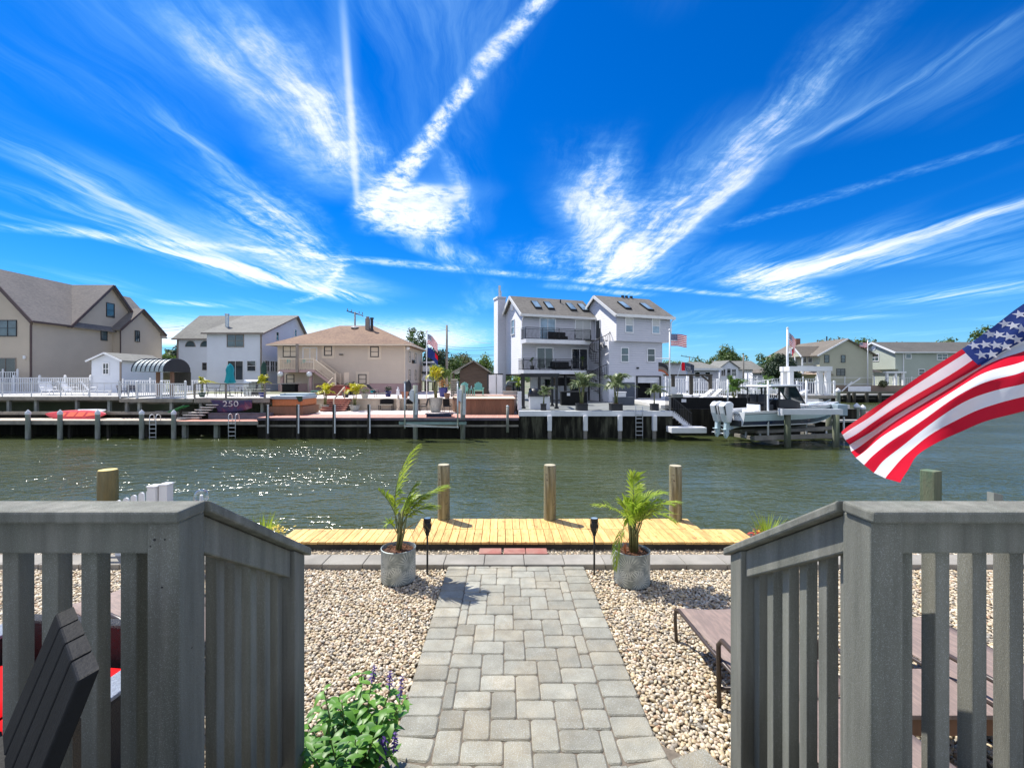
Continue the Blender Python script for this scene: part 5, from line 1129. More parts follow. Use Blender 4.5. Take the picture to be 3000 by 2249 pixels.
# hot tub
t_ = wthing('hot_tub', 'square hot tub with orange cedar sides and a folded grey blue cover', 'hot tub', (-15.6,32.7,-.15)); tx0, tx1, ty0, ty1 = XX(797,31.5), XX(884,31.5), 31.5, 34.0
part(t_, 'shell', MB().box(tx0,tx1,ty0,ty1,.47,.96), M['orangewood'], bev=.04); part(t_, 'skirt_base', MB().box(tx0-.12,tx1+.12,ty0-.12,ty1+.1,-.15,.46), M['brownwood']); part(t_, 'cover', MB().box(tx0-.12,tx1+.06,ty0-.1,ty1-.0,.965,1.20).box(tx0-.1,tx1-.1,ty0+1.2,ty1+.06,1.205,1.33), M['cover'], bev=.05)
part(t_, 'cover_flap', MB().prism([(tx1-.35,ty0-.14,1.19),(tx1+.1,ty0-.14,1.19),(tx1+.12,ty0-.14,.85),(tx1-.15,ty0-.14,.78)], (0,.03,0)), M['dkgreen'])
# retaining wall and terrace steps
t_ = wthing('retaining_wall', 'cream block retaining wall with a cap below the terrace', 'wall', (-8,37,-.19)); part(t_, 'wall', MB().box(-19.1,XX(952,37)-.0,37.02,37.24,-.19,.70).box(XX(1024,37),-1.25,37.02,37.24,-.19,.70), M['block']); part(t_, 'cap', MB().box(-19.1,XX(952,37),36.95,37.24,.705,.78).box(XX(1024,37),-1.25,36.95,37.24,.705,.78), M['block'])
t_ = wthing('garden_steps', 'red brown steps with a cream handrail from the patio up to the terrace', 'steps', (XX(985,36.3),36.3,-.19)); sx0, sx1 = XX(950,36.4), XX(1023,36.4)
for k in range(6): part(t_, 'tread', MB().box(sx0,sx1,35.5+.29*k,35.5+.29*k+.30,-.06+.155*k,-.01+.155*k), M['salmon']); part(t_, 'riser', MB().box(sx0+.02,sx1-.02,35.52+.29*k,35.54+.29*k,-.19+.155*k,-.062+.155*k), M['redstep'])
for x in (XX(980,35.6),): part(t_, 'handrail', MB().beam((x,35.45,.75),(x+.15,37.4,1.72),.07,.09).box(x-.04,x+.04,35.4,35.48,-.19,.75).box(x+.11,x+.19,37.36,37.44,.75,1.7), M['block'])
t_ = wthing('upper_steps', 'dark red steps from the terrace up to the stair landing', 'steps', (XX(985,44),44,.75)); ux0, ux1 = XX(963,44.5), XX(1010,44.5)
for k in range(6): part(t_, 'tread', MB().box(ux0,ux1,43.6+.28*k,43.6+.28*k+.3,.88+.15*k,.93+.15*k), M['redstep']); part(t_, 'riser', MB().box(ux0+.02,ux1-.02,43.62+.28*k,43.64+.28*k,.75+.15*k,.878+.15*k), M['redstep'])
for x in (ux0,): part(t_, 'handrail', MB().beam((x,43.5,1.6),(x+.1,45.3,2.5),.07,.1).box(x-.04,x+.04,43.45,43.53,.75,1.6), M['block'])
part(t_, 'landing', MB().box(ux0-.1,ux1+.3,45.28,47.8,1.62,1.75), M['redstep'])
# the house
M['stucco'] = mat('tan_stucco_siding', (.60,.50,.395), .7, .05, .5, lap=.19, lapb=.35); M['pinkbase'] = mat('mauve_base', (.46,.31,.29), .8, .06, .6); M['brownroof'] = shingle('brown_shingle', (.27,.175,.115), (.17,.105,.075)); M['cream'] = mat('cream_trim', (.70,.58,.44), .55, .05, 1.5)
bh = wthing('hip_roof_house', 'two storey tan house with a brown hip roof and an outside stair', 'house', (-18.5,50,.75)); hx0, hx1, hy0, hy1, ez = -25.7, -11.3, 50, 60, 6.3
part(bh, 'wall', MB().box(hx0,hx1,hy0,hy1,1.9,ez), M['stucco']); part(bh, 'base_wall', MB().box(hx0+.04,hx1-.04,hy0+.04,hy1-.04,.75,1.895), M['pinkbase'])
o_ = .75; ra, rb = (-20.6,55,9.0), (-16.4,55,9.0); c_ = [(hx0-o_,hy0-o_,ez-.02),(hx1+o_,hy0-o_,ez-.02),(hx1+o_,hy1+o_,ez-.02),(hx0-o_,hy1+o_,ez-.02)]
part(bh, 'roof', MB().add(c_+[ra,rb]+[(p[0],p[1],p[2]-.16) for p in c_], [(0,1,5,4),(1,2,5),(2,3,4,5),(3,0,4),(0,6,7,1),(1,7,8,2),(2,8,9,3),(3,9,6,0),(6,9,8,7)]), M['brownroof'])
part(bh, 'gutter', MB().box(hx0-o_-.1,hx1+o_+.1,hy0-o_-.12,hy0-o_-.01,ez-.2,ez-.04).box(hx1+o_+.01,hx1+o_+.12,hy0-o_,hy1+o_,ez-.2,ez-.04).box(hx1-.1,hx1+.02,hy0-.1,hy0-.01,.8,ez-.2).box(hx1+.01,hx1+.1,hy1-.2,hy1-.1,.8,ez-.2), M['cream'])
part(bh, 'chimney', MB().box(-16.95,-16.5,53.6,54.1,7.9,9.7).tube([(-16.7,53.8,9.7),(-16.7,53.8,9.95)], .2, 8), M['tantrim']); part(bh, 'flue', MB().tube([(-16.05,53.3,7.9),(-16.05,53.3,9.6)], .17, 8).tube([(-16.05,53.3,9.6),(-16.05,53.3,9.75)], .24, 8), M['black'])
for px,py,Y,r_ in ((1007,957,55,.34),(1077,957,55,.34),(1040,957,54.2,.5),(1034,977,53.2,.3),(1026,986,52.5,.25),(988,996,51.6,.2)): part(bh, 'roof_vent', MB().lathe([(r_*.5,-.35),(r_*.5,.02),(r_,.05),(r_*.8,.16),(.01,.2)], 10, P(px,py+4,Y)), M['white'], smooth=True)
Bk = M['black']; G = M['glass']; tm = M['cream']; Yh = 50
def hw(px0,px1,py0,py1,kind='dh',trim=.28,fm=Bk,gm=G,fw=.09,bl=.45,name='window'): return win(bh,'F',Yh,XX((px0+px1)/2,Yh),ZZ((py0+py1)/2,Yh),(px1-px0)/F*Yh,(py1-py0)/F*Yh,fm,gm,kind,fw,trim,name,tm=tm,blind=bl)
hw(829,873,1013,1046,'dd',.05); hw(887,930,1017,1062,'sl',.08,FW,G,.1,.9,'sliding_door'); hw(950,973,1014,1042); hw(1085,1110,1015,1046); hw(1050,1074,1096,1125); hw(839,863,1096,1124,'dh',.1); hw(905,917,1103,1146,'',.14,FW,GD,.12,0,'door')
for a_,z_ in ((52.2,5.0),(55.6,5.0),(52.2,2.9),(55.6,2.9)): win(bh,'R',hx1,a_,z_,.8,1.25,Bk,G,'dh',.07,.12,tm=tm,blind=.4)
part(bh, 'floodlight', MB().box(XX(995,50),XX(1006,50),49.8,49.99,5.1,5.2), Bk); part(bh, 'wall_lamp', MB().ball((hx1+.25,50.2,5.9), .22, 8), FW)
part(bh, 'air_conditioner', MB().box(hx1+.0,hx1+.3,53.6,54.2,4.3,4.7), Bk)
# balcony with stair
bz_ = ZZ(1083,48); b0, b1 = XX(816,48), XX(921,48)
bal = part(bh, 'balcony', MB().box(b0,b1,48,49.98,bz_-.28,bz_), M['pinkbase']); br = MB(); L0 = bh.location
def loc(mb): mb.v = [(v[0]-L0.x,v[1]-L0.y,v[2]-L0.z) for v in mb.v]; return mb
br.box(b0,b1,48.02,48.1,bz_+1.12,bz_+1.22).box(b0,b1,48.02,48.1,bz_+.1,bz_+.17).box(b0,b0+.08,48.11,49.95,bz_+1.12,bz_+1.22).box(b0,b0+.08,48.11,49.95,bz_+.1,bz_+.17)
x = b0+.15
while x < b1-.1: br.box(x,x+.05,48.04,48.08,bz_+.171,bz_+1.119); x += .17
y = 48.2
while y < 49.9: br.box(b0+.02,b0+.06,y,y+.05,bz_+.171,bz_+1.119); y += .17
for x in (b0,(b0+b1)/2,b1-.12): br.box(x-.02,x+.14,47.98,48.14,bz_,bz_+1.3)
loc(br).build('balcony_railing', M['cream'], bal)
for px in (826,910): x = XX(px,48.2); loc(MB().box(x-.14,x+.14,48.1,48.38,.75,bz_-.281)).build('support_post', M['pinkbase'], bal); loc(MB().ball((x,47.9,ZZ(1096,48)), .30, 12)).build('globe_lamp', FW, bal, smooth=True)
loc(MB().box(XX(868,48),XX(875,48),47.85,47.97,bz_-.28,6.2)).build('chimney_pipe', M['tantrim'], bal)
se = (XX(981,48), 1.76)
st = part(bh, 'stair', MB().prism([(b1,48.05,bz_-.02),(b1,48.05,bz_-.36),(se[0],48.05,se[1]-.34),(se[0],48.05,se[1])], (0,.08,0)).prism([(b1,49.5,bz_-.02),(b1,49.5,bz_-.36),(se[0],49.5,se[1]-.34),(se[0],49.5,se[1])], (0,.08,0)), M['pinkbase'])
mb = MB()
for k in range(9): u = (k+.5)/9; x = b1+(se[0]-b1)*u; z = bz_+(se[1]-bz_)*u; mb.box(x-.16,x+.16,48.14,49.49,z-.08,z-.03)
loc(mb).build('tread', M['redstep'], st)
for yy_ in (48.06,49.55):
    mb = MB().beam((b1,yy_,bz_+1.1),(se[0],yy_,se[1]+1.1),.08,.12).beam((b1,yy_,bz_+.12),(se[0],yy_,se[1]+.12),.06,.07)
    for k in range(18): u = (k+.5)/18; x = b1+(se[0]-b1)*u; z = bz_+(se[1]-bz_)*u; mb.box(x-.03,x+.03,yy_-.02,yy_+.02,z+.16,z+1.05)
    mb.box(se[0]-.02,se[0]+.12,yy_-.07,yy_+.07,se[1]-1.0,se[1]+1.3); loc(mb).build('stair_railing', M['cream'], st)
part(bh, 'landing_screen', MB().box(XX(1008,48),XX(1022,48),48,48.06,1.2,3.1), M['cream'])
for px,lb in ((842,'bar stool at the left of the small balcony'),(888,'bar stool at the right of the small balcony')):
    t_ = wthing('bar_stool', lb, 'stool', (XX(px,48.9),48.9,bz_), 'bar stools on the balcony'); x = XX(px,48.9); part(t_, 'seat', MB().box(x-.22,x+.22,48.7,49.1,bz_+.72,bz_+.77), M['tealpl']); part(t_, 'backrest', MB().box(x-.22,x+.22,49.1,49.14,bz_+.85,bz_+1.2), M['tealpl'])
    for a in (-1,1):
        for b in (-1,1): part(t_, 'leg', MB().tube([(x+a*.2,48.9+b*.18,bz_),(x+a*.16,48.9+b*.15,bz_+.72)], .02, 5), M['black'])
wsolo('storage_box', MB().box(XX(829,47),XX(866,47),46.8,47.6,.75,1.75).box(XX(829,47)-.04,XX(866,47)+.04,46.76,47.64,1.755,1.86), M['blackp'], 'black lidded box under the balcony', 'box', (XX(847,47),47.2,.75))
wsolo('side_bench', MB().box(XX(912,46),XX(935,46),45.8,46.3,1.1,1.2).box(XX(913,46),XX(917,46),45.85,46.25,.75,1.099).box(XX(930,46),XX(934,46),45.85,46.25,.75,1.099), M['tealpl'], 'pale blue bench below the balcony stair', 'bench', (XX(923,46),46,.75))
# terrace and patio things
far_palm('bright green potted palm left of the red steps', XX(953,36.2), 36.2, -.17, ZZ(1124,36.2), .95, M['frond2'], 'rd', .5, .36, 3, 13, .15, 5, potm='stonepot'); far_palm('potted palm with a dry crown right of the red steps', XX(1039,36.2), 36.2, -.17, ZZ(1123,36.2), 1.05, M['frond2'], 'rd', .45, .42, 3, 12, .1, 8, potm='stonepot')
t_ = wthing('chaise_longue', 'dark chaise longue with a raised back on the terrace', 'lounge chair', (XX(1108,41),41,.75)); x0_, x1_ = XX(1083,41), XX(1140,41)
part(t_, 'frame', MB().tube([(x0_+.55,40.7,.75),(x0_+.5,40.7,1.08),(x1_-.1,40.7,1.1),(x1_,40.7,.95),(x1_,40.7,.75)], .03, 6).tube([(x0_+.55,41.4,.75),(x0_+.5,41.4,1.08),(x1_-.1,41.4,1.1),(x1_,41.4,.95),(x1_,41.4,.75)], .03, 6), M['black'])
part(t_, 'seat', MB().box(x0_+.5,x1_-.05,40.72,41.38,1.1,1.14), M['blackp']); part(t_, 'backrest', MB().prism([(x0_+.5,40.72,1.12),(x0_-.25,40.72,1.85),(x0_-.2,40.72,1.9),(x0_+.55,40.72,1.17)], (0,.66,0)), M['blackp']); part(t_, 'armrest', MB().tube([(x0_+.1,40.66,1.4),(x0_+.9,40.66,1.42),(x0_+.95,40.66,1.1)], .028, 6), M['black']); 
wsolo('cushion', MB().ball((XX(1092,41),40.9,1.25), .2, 8, sz=.6), M['teal'], 'teal cushion on the terrace chaise longue', 'cushion', (XX(1092,41),40.9,1.15), smooth=True)
def pot(label, px, Y, z0, r, h, m_, leaf=None, fl=None, ls=.12, rr=1.0):
    t_ = thing('flower_pot', label, 'plant pot', (XX(px,Y),Y,z0), 0, 'flower pots on the far bank'); MB().lathe([(r*.7,0),(r*.95,h*.7),(r,h-.04),(r*1.08,h-.03),(r*1.08,h),(r*.9,h),(r*.86,h-.05),(.001,h-.04)], 16).build('pot', m_, t_, smooth=True, angle=40)
    if leaf:
        b = bush('', 0,0,0, r*1.7*rr, r*1.15*rr, None, 160, ls, int(px), mb_only=True); b.v = [(v[0],v[1],v[2]+h*.9) for v in b.v]; b.build('foliage', leaf, t_, rn=False)
    return t_
pot('cobalt blue pot of dark flowers on the terrace', 1137, 42, .75, .32, .5, M['bluepot'], M['leaf3']); pot('pale stone pot of white flowers at the terrace edge', 1069, 38, .75, .32, .4, M['stonepot'], M['leaf4']); pot('dark pot of pink flowers at the head of the red steps', 1013, 40, .75, .32, .45, M['black'], M['redfl'])
pot('round terracotta pot beside the white statue', 1186, 38.5, .75, .32, .55, mat('rust_pot',(.32,.14,.08),.8)); pot('large cobalt pot of orange leaved shrub by the shed', 1298, 41, .75, .42, .85, M['bluepot'], leafmat('orange_leaf',(.35,.14,.04),(.45,.25,.06)), rr=1.3); pot('small round brown urn at the terrace corner', 1310, 37.4, .76, .26, .45, mat('urn',(.25,.15,.10),.8))
def statue(label, x, y, z0, h):
    k = h/1.35; return wsolo('statue', MB().lathe([(.20*k,0),(.22*k,.10*k),(.14*k,.14*k),(.17*k,.35*k),(.20*k,.62*k),(.16*k,.78*k),(.20*k,.92*k),(.17*k,1.02*k),(.06*k,1.07*k),(.09*k,1.15*k),(.09*k,1.25*k),(.02*k,1.34*k)], 14, (x,y,z0)), M['block'] if h > 1.2 else M['whitepaint'], label, 'statue', (x,y,z0), 'garden statues', smooth=True, angle=50)
statue('white statue standing on the terrace edge', XX(1166,38), 38, .75, 1.0); statue('weathered stone statue in front of the retaining wall', XX(1167,36.7), 36.7, -.18, 1.25)
wsolo('smoker', MB().lathe([(.30,0),(.34,.2),(.36,.9),(.30,1.25),(.16,1.5),(.05,1.56)], 12, (XX(1195,43),43,.75)), M['black'], 'tall black covered smoker at the corner of the tan house', 'smoker', (XX(1195,43),43,.75), smooth=True)
def bench(label, px0, px1, Y, z0):
    x0_, x1_ = XX(px0,Y), XX(px1,Y); t_ = wthing('garden_bench', label, 'bench', ((x0_+x1_)/2,Y,z0), 'dark benches against the retaining wall')
    part(t_, 'seat', MB().box(x0_,x1_,Y-.45,Y,z0+.42,z0+.47), M['greywood']); q = [(x0_,Y+.02,z0+.52)]+[(x0_+(x1_-x0_)*u,Y+.02,z0+.86+.10*math.sin(math.pi*u)) for u in (0,.25,.4,.5,.6,.75,1)]+[(x1_,Y+.02,z0+.52)]; part(t_, 'backrest', MB().prism(q, (0,.04,0)), M['blackp'])
    for x in (x0_+.03,x1_-.03): part(t_, 'leg', MB().box(x-.03,x+.03,Y-.44,Y-.38,z0,z0+.42).box(x-.03,x+.03,Y+.0,Y+.05,z0,z0+.52), M['black'])
bench('dark bench with a curved back left of the stone statue', 1113, 1153, 36.8, -.18); bench('dark bench with a curved back behind the boat lift motor', 1190, 1229, 36.8, -.18)
pc = chair('dark metal patio chair seen from its side beside the tall palm', (XX(1240,34.6),34.6,-.17), R(-70), M['brownmetal'], 1.05, M['blackp'], 'metal chairs around the tall palm'); dup(pc, (XX(1310,34.8),34.8,-.17), R(175), 'dark metal patio chair seen from behind by the brown platform')
far_palm('tall yellow green palm in a big stone urn on the patio', XX(1276,35), 35, -.17, ZZ(1076,35), .9, M['frond2'], 'rd', 1.1, .55, 3, 15, .15, 9, potm='stonepot', trunkh=.62)
tree('bushy green tree behind the patio palm', XX(1296,46), 46, .75, ZZ(1060,46), 1.25, M['leaf2'], 900, .22, .08, 31, base=.35, lumps=9)
flagpole('white flag pole in front of the tan house corner', XX(1250,37.6), 37.6, .75, ZZ(973,37.6)); flag_on('stars and stripes drooping from the pole by the tan house', XX(1250,37.6)+.05, 37.6, ZZ(978,37.6), 1.25, .85, .75, .68)
mb, fn = usflag('', (XX(1250,37.6)+.05,37.6,ZZ(1017,37.6)), 1.2, .85, .7, None, furl=.72, second=lambda i,j: 1 if i < 9 or j > 3 else 0); t_ = wthing('flag', 'dark red and blue second flag under the stars and stripes', 'flag', (XX(1250,37.6),37.6,ZZ(1050,37.6))); part(t_, 'cloth', mb, [M['sred'],M['sblue']], smooth=True, rn=False)
# brown platform
t_ = wthing('plank_platform', 'brown planked raised platform with a pale top beside the boat lift', 'platform', (-2.3,33,-.17)); q = [(XX(1352,32.0),32.0),(XX(1506,32.0),32.0),(XX(1500,35.5),35.5),(XX(1326,35.5),35.5)]
pt = ZZ(1166,32); mb = MB()
for a,b in zip(q, q[1:]+q[:1]):
    L = math.hypot(b[0]-a[0],b[1]-a[1]); n = int(L/.15)
    for k in range(n): mb.prism([(a[0]+(b[0]-a[0])*k/n,a[1]+(b[1]-a[1])*k/n,-.17),(a[0]+(b[0]-a[0])*(k+.93)/n,a[1]+(b[1]-a[1])*(k+.93)/n,-.17),(a[0]+(b[0]-a[0])*(k+.93)/n,a[1]+(b[1]-a[1])*(k+.93)/n,pt-.07),(a[0]+(b[0]-a[0])*k/n,a[1]+(b[1]-a[1])*k/n,pt-.07)], (.02,.02,0))
part(t_, 'skirt', mb, M['brownwood']); part(t_, 'top', MB().prism([(p[0]+s*.1,p[1]+u*.1,pt-.065) for p,s,u in zip(q,(-1,1,1,-1),(-1,-1,1,1))], (0,0,.065)), M['cream'])
def adirondack(label, loc, rz):
    t_ = thing('adirondack_chair', label, 'chair', loc, rz, 'seafoam armchairs in front of the brown shed'); m_ = M['tealpl']; mb = MB()
    for k in range(5): x = -.24+.12*k; h = 1.02-.045*abs(k-2)**1.5; mb.prism([(x-.055,.1,.32),(x+.055,.1,.32),(x+.06,.38,h),(x,.385,h+.03),(x-.06,.38,h)], (0,.03,0))
    mb.build('backrest', m_, t_); MB().prism([(-.3,-.45,.40),(.3,-.45,.40),(.3,.12,.30),(-.3,.12,.30)], (0,0,.03)).build('seat', m_, t_)
    for s in (-1,1): MB().box(s*.36-.07,s*.36+.07,-.5,.25,.56,.59).build('armrest', m_, t_); MB().box(s*.34-.025,s*.34+.025,-.46,-.36,0,.56).box(s*.34-.025,s*.34+.025,.1,.2,0,.56).build('leg', m_, t_)
    return t_
ad = adirondack('seafoam adirondack chair at the left of the little table', (XX(1357,35.3),35.3,pt-.02), R(-12)); ad.location.z = ZZ(1157,35.3); dup(ad, (XX(1402,35.2),35.2,ZZ(1157,35.2)), R(6), 'seafoam adirondack chair at the right of the little table')
struct('patio', MB().box(XX(1326,35.55),.85,35.55,37.0,-.18,ZZ(1157,35.3)), M['pink'])
t_ = wthing('little_table', 'small seafoam table between the two adirondack chairs', 'table', (XX(1381,35.3),35.3,ZZ(1157,35.3))); part(t_, 'table_top', MB().box(XX(1375,35.3),XX(1387,35.3),35.1,35.5,ZZ(1157,35.3)+.42,ZZ(1157,35.3)+.46), M['tealpl']); part(t_, 'leg', MB().box(XX(1376,35.3),XX(1378,35.3),35.15,35.45,ZZ(1157,35.3),ZZ(1157,35.3)+.419).box(XX(1384,35.3),XX(1386,35.3),35.15,35.45,ZZ(1157,35.3),ZZ(1157,35.3)+.419), M['tealpl']); 
wsolo('bottle', MB().lathe([(.05,0),(.05,.2),(.02,.26),(.02,.3)], 8, (XX(1381,35.3),35.3,ZZ(1157,35.3)+.462)), M['cover'], 'clear bottle on the little seafoam table', 'bottle', (XX(1381,35.3),35.3,ZZ(1157,35.3)+.462))
# shed with a green roof
t_ = wthing('log_shed', 'dark brown board shed with a green roof behind the adirondack chairs', 'shed', (-3.5,42,.6)); M['logs'] = mat('dark_log_boards', (.10,.07,.05), .85, .25, 1.2, (.6,.6,6), lap=.24, lapb=.9); M['greenroof'] = mat('green_metal_roof', (.03,.13,.08), .5, .15, 2)
a0, a1 = XX(1347,42), XX(1430,42); pk = XX(1388,42); ze, zp = ZZ(1086,42), ZZ(1057,42)
part(t_, 'wall', MB().box(a0,a1,42,46.5,.6,ze).prism([(a0,42,ze),(a1,42,ze),(pk,42,zp-.1)], (0,4.4,0)), M['logs']); slab(t_, [(pk,41.7,zp+.05),(pk,46.9,zp+.05),(a0-.75,46.9,ze-.15),(a0-.75,41.7,ze-.15)], .1, M['greenroof']); slab(t_, [(pk,41.7,zp+.05),(pk,46.9,zp+.05),(a1+.3,46.9,ze-.1),(a1+.3,41.7,ze-.1)], .1, M['greenroof'])
part(t_, 'porch_post', MB().box(a0-.65,a0-.5,41.9,42.05,.6,ze-.2), M['logs']); boxes(t_, 'rake_trim', MB().beam((a0-.75,41.66,ze-.22),(pk,41.66,zp),.05,.14).beam((a1+.3,41.66,ze-.17),(pk,41.66,zp),.05,.14), M['greywood'])
t_ = wthing('log_pile', 'stacked grey logs beside the brown shed', 'logs', (XX(1333,41),41,.75))
for k in range(8): part(t_, 'log', MB().tube([(XX(1322,41),41-.1,.9+.2*k),(XX(1340,41),41+.1,.9+.2*k)], .09, 6), M['greywood'])
part(t_, 'stake', MB().box(XX(1321,41),XX(1323,41),40.8,40.9,.75,2.9), M['greywood'])
# empty boat lift
t_ = wthing('boat_lift', 'empty galvanised boat lift with green bunk in front of the patio', 'boat lift', (XX(1270,28.2),28.2,-1.5)); Yl = 28.2; M['bunk'] = mat('green_grey_bunk', (.20,.30,.27), .7, .15, 3)
for px in (1217,1356): x = XX(px,28.9); part(t_, 'pile', MB().tube([(x,28.9,-2.2),(x,28.9,ZZ(1128,28.9))], .16, 10), M['postgrey'], smooth=True); part(t_, 'motor_box', MB().prism([(x-.34,28.6,ZZ(1170,28.6)),(x-.05,28.6,ZZ(1180,28.6)),(x-.05,28.6,ZZ(1142,28.6)),(x-.2,28.6,ZZ(1140,28.6)),(x-.34,28.6,ZZ(1150,28.6))], (0,.35,0)), M['alu'], bev=.03); part(t_, 'winch', MB().tube([(x+.1,28.75,ZZ(1152,28.7)),(x+.1,28.75,ZZ(1215,28.7))], .12, 8), M['steel'])
for px in (1186,1341): x = XX(px,27.6); part(t_, 'guide_post', MB().tube([(x,27.6,ZZ(1255,27.6)),(x,27.6,ZZ(1120,27.6))], .05, 8).tube([(x,27.6,ZZ(1120,27.6)),(x,27.6,ZZ(1117,27.6))], .07, 8), M['steel'], smooth=True)
part(t_, 'bunk', MB().box(XX(1170,27.9),XX(1366,27.9),27.8,28.0,ZZ(1243,27.9),ZZ(1235,27.9)), M['bunk']); part(t_, 'bunk_carpet', MB().box(XX(1172,27.9),XX(1363,27.9),27.78,28.02,ZZ(1234.6,27.9),ZZ(1229,27.9)).box(XX(1176,28.5),XX(1360,28.5),28.5,28.7,ZZ(1234,28.5),ZZ(1227,28.5)), M['black']); part(t_, 'cross_beam', MB().beam((XX(1184,27.6),27.6,ZZ(1248,27.6)),(XX(1344,27.6),27.6,ZZ(1251,27.6)),.1,.06).beam((XX(1190,27.6),27.55,ZZ(1242,27.6)),(XX(1300,27.6),27.55,ZZ(1250,27.6)),.05,.04), M['steel'])
wsolo('step_stool', MB().box(XX(1252,30),XX(1325,30),29.6,30.2,-.15,.03).box(XX(1250,30)-.05,XX(1327,30)+.05,29.55,30.25,.034,.075), M['navy'], 'dark blue bench box with a pale lid on the salmon decking', 'bench', (XX(1288,30),29.9,-.15))
# cabin boat parked on land behind
t_ = wthing('cabin_boat', 'white cabin boat parked on blocks behind the flag pole', 'boat', (-10.6,58,.75)); bx0, bx1 = XX(1233,58), XX(1284,58)
part(t_, 'hull', MB().prism([(bx0,58,2.2),(bx0+.2,58,ZZ(1098,58)),(bx1-.1,58,ZZ(1094,58)),(bx1-.5,58,2.0)], (0,2.4,0)), M['gel'], bev=.1); part(t_, 'cabin', MB().prism([(bx0+.1,58.3,ZZ(1098,58)),(bx0+.2,58.3,ZZ(1059,58)),(bx1-.5,58.3,ZZ(1058,58)),(bx1-.1,58.3,ZZ(1076,58)),(bx1-.15,58.3,ZZ(1094,58))], (0,1.8,0)), M['whitepaint'], bev=.08); part(t_, 'cabin_window', MB().box(bx0+.2,bx1-.4,58.2,58.29,ZZ(1071,58),ZZ(1063,58)).box(bx0+.1,bx1-.2,57.9,57.99,ZZ(1095,58),ZZ(1088,58)), GD)
for x in (bx0+.4,bx1-.7): part(t_, 'stand', MB().box(x,x+.3,58.3,60,.75,2.3), M['darkwood'])
# poles and wires
M['cable'] = M['black']
def upole(label, px, pyt, Y, z0, arm=1.2):
    x = XX(px,Y); zt = ZZ(pyt,Y); t_ = wthing('utility_pole', label, 'utility pole', (x,Y,z0), 'utility poles behind the houses'); part(t_, 'shaft', MB().tube([(x,Y,z0-.2),(x,Y,zt)], [.17,.12], 8), M['greywood'], smooth=True)
    if arm:
        part(t_, 'crossarm', MB().beam((x-arm,Y-.2,zt-.35+.5),(x+arm,Y+.2,zt-.35-.2),.12,.14), M['darkwood'])
        for s in (-.9,-.4,.5,.9): part(t_, 'insulator', MB().tube([(x+s*arm,Y+.2*s,zt-.2-.35*s*.8+.1),(x+s*arm,Y+.2*s,zt+.15-.35*s*.8+.1)], .06, 6), M['greywood'])
    return Vector((x,Y,zt))
pA = upole('utility pole with a tilted crossarm above the hip roof', 1040, 914, 68, .75); pB = upole('bare utility pole between the tan house and the grey house', 1309, 952, 56, .7, 0)
def wire(label, a, b, sag, r_=.02):
    a, b = Vector(a), Vector(b); wsolo('overhead_wire', MB().tube([a.lerp(b,i/14)-Vector((0,0,sag*4*(i/14)*(1-i/14))) for i in range(15)], r_, 4), M['cable'], label, 'wire', a.lerp(b,.5), 'overhead wires')
wire('overhead wire from the crossarm pole to the bare pole', pA, pB-Vector((0,0,.6)), 1.2); wire('overhead wire from the bare pole toward the grey house chimney', pB-Vector((0,0,.6)), P(1440,1006,50), .4)
for k,(pl,pr) in enumerate(((1012,1012),(1019,1019),(1031,1035),(1036,1038))): wire(['topmost of four level wires behind the bare pole','second of four level wires behind the bare pole','third of four level wires behind the bare pole','lowest of four level wires behind the bare pole'][k], P(1280,pl-3,75), P(1475,pr,75), .5, .025)
for k,py in enumerate((954,963,985,1014)): wire(['topmost wire between the far left houses','second wire between the far left houses','third wire between the far left houses','lowest wire between the far left houses'][k], P(430,py+2,85), P(540,py,85), .3, .03)
# ---------------------------------------------------------------- grey house with balconies (turned 20 degrees)
TH = R(20); cs, sn = math.cos(TH), math.sin(TH); HX, HY, HZ = 1.6, 42.0, .28
def uC(px, v): k = (px-CX)/F; return (k*(HY+v*cs)-HX+v*sn)/(cs-k*sn)
def vC(px, u): k = (px-CX)/F; return (HX+u*cs-k*(HY+u*sn))/(sn+k*cs)
def zC(py, u, v): return H-(py-CY)/F*(HY+u*sn+v*cs)-HZ
def toW(u, v, z=0): return Vector((HX+u*cs-v*sn, HY+u*sn+v*cs, HZ+z))
gh = thing('grey_house', 'three storey pale grey house with black balconies and a spiral stair', 'house', (HX,HY,HZ), TH)
M['gsid'] = mat('grey_lap_siding', (.57,.575,.61), .6, .04, .6, lap=.215, lapb=1.0, lapd=.11); M['groof'] = shingle('weathered_shingle', (.18,.168,.15), (.115,.108,.098))
U1, VB, zE, zR, vR = 7.85, 5.4, 8.27, 10.3, 2.6; z1, z2 = 2.62, 5.56
MB().box(0,U1,0,VB,z1,zE).prism([(0,0,zE),(0,VB,zE),(0,vR,zR-.2)], (7.8,0,0)).build('wall', M['gsid'], gh)
A0, A1, AF, AB = 7.78, 13.9, -3.9, 3.1
MB().box(A0,A1,AF,AB,z2+.1,8.17).prism([(A0,AF,8.17),(A0,AB,8.17),(A0,-.4,10.3)], (A1-A0,0,0)).box(A0-.55,A1-.62,AF+.4,AB,2.45,z2+.095).build('wing_wall', M['gsid'], gh)
MB().box(A0-.5,uC(1868,AF+.5),AF+.5,AB,0,2.445).box(uC(1932,AF+.5),A1-.7,AF+.5,AB,0,2.445).box(uC(1868,AF+.5),uC(1932,AF+.5),AF+.5,AF+.75,2.05,2.445).build('ground_wall', M['whitepaint'], gh)
def rs(q, m_, nm): slab(gh, q, .14, m_, nm, False)
rs([(-.3,-.4,zE-.02),(8.0,-.4,zE-.02),(8.0,vR,zR+.12),(-.3,vR,zR+.12)], M['groof'], 'roof'); rs([(-.3,VB+.35,zE-.1),(8.0,VB+.35,zE-.1),(8.0,vR,zR+.12),(-.3,vR,zR+.12)], M['groof'], 'roof')
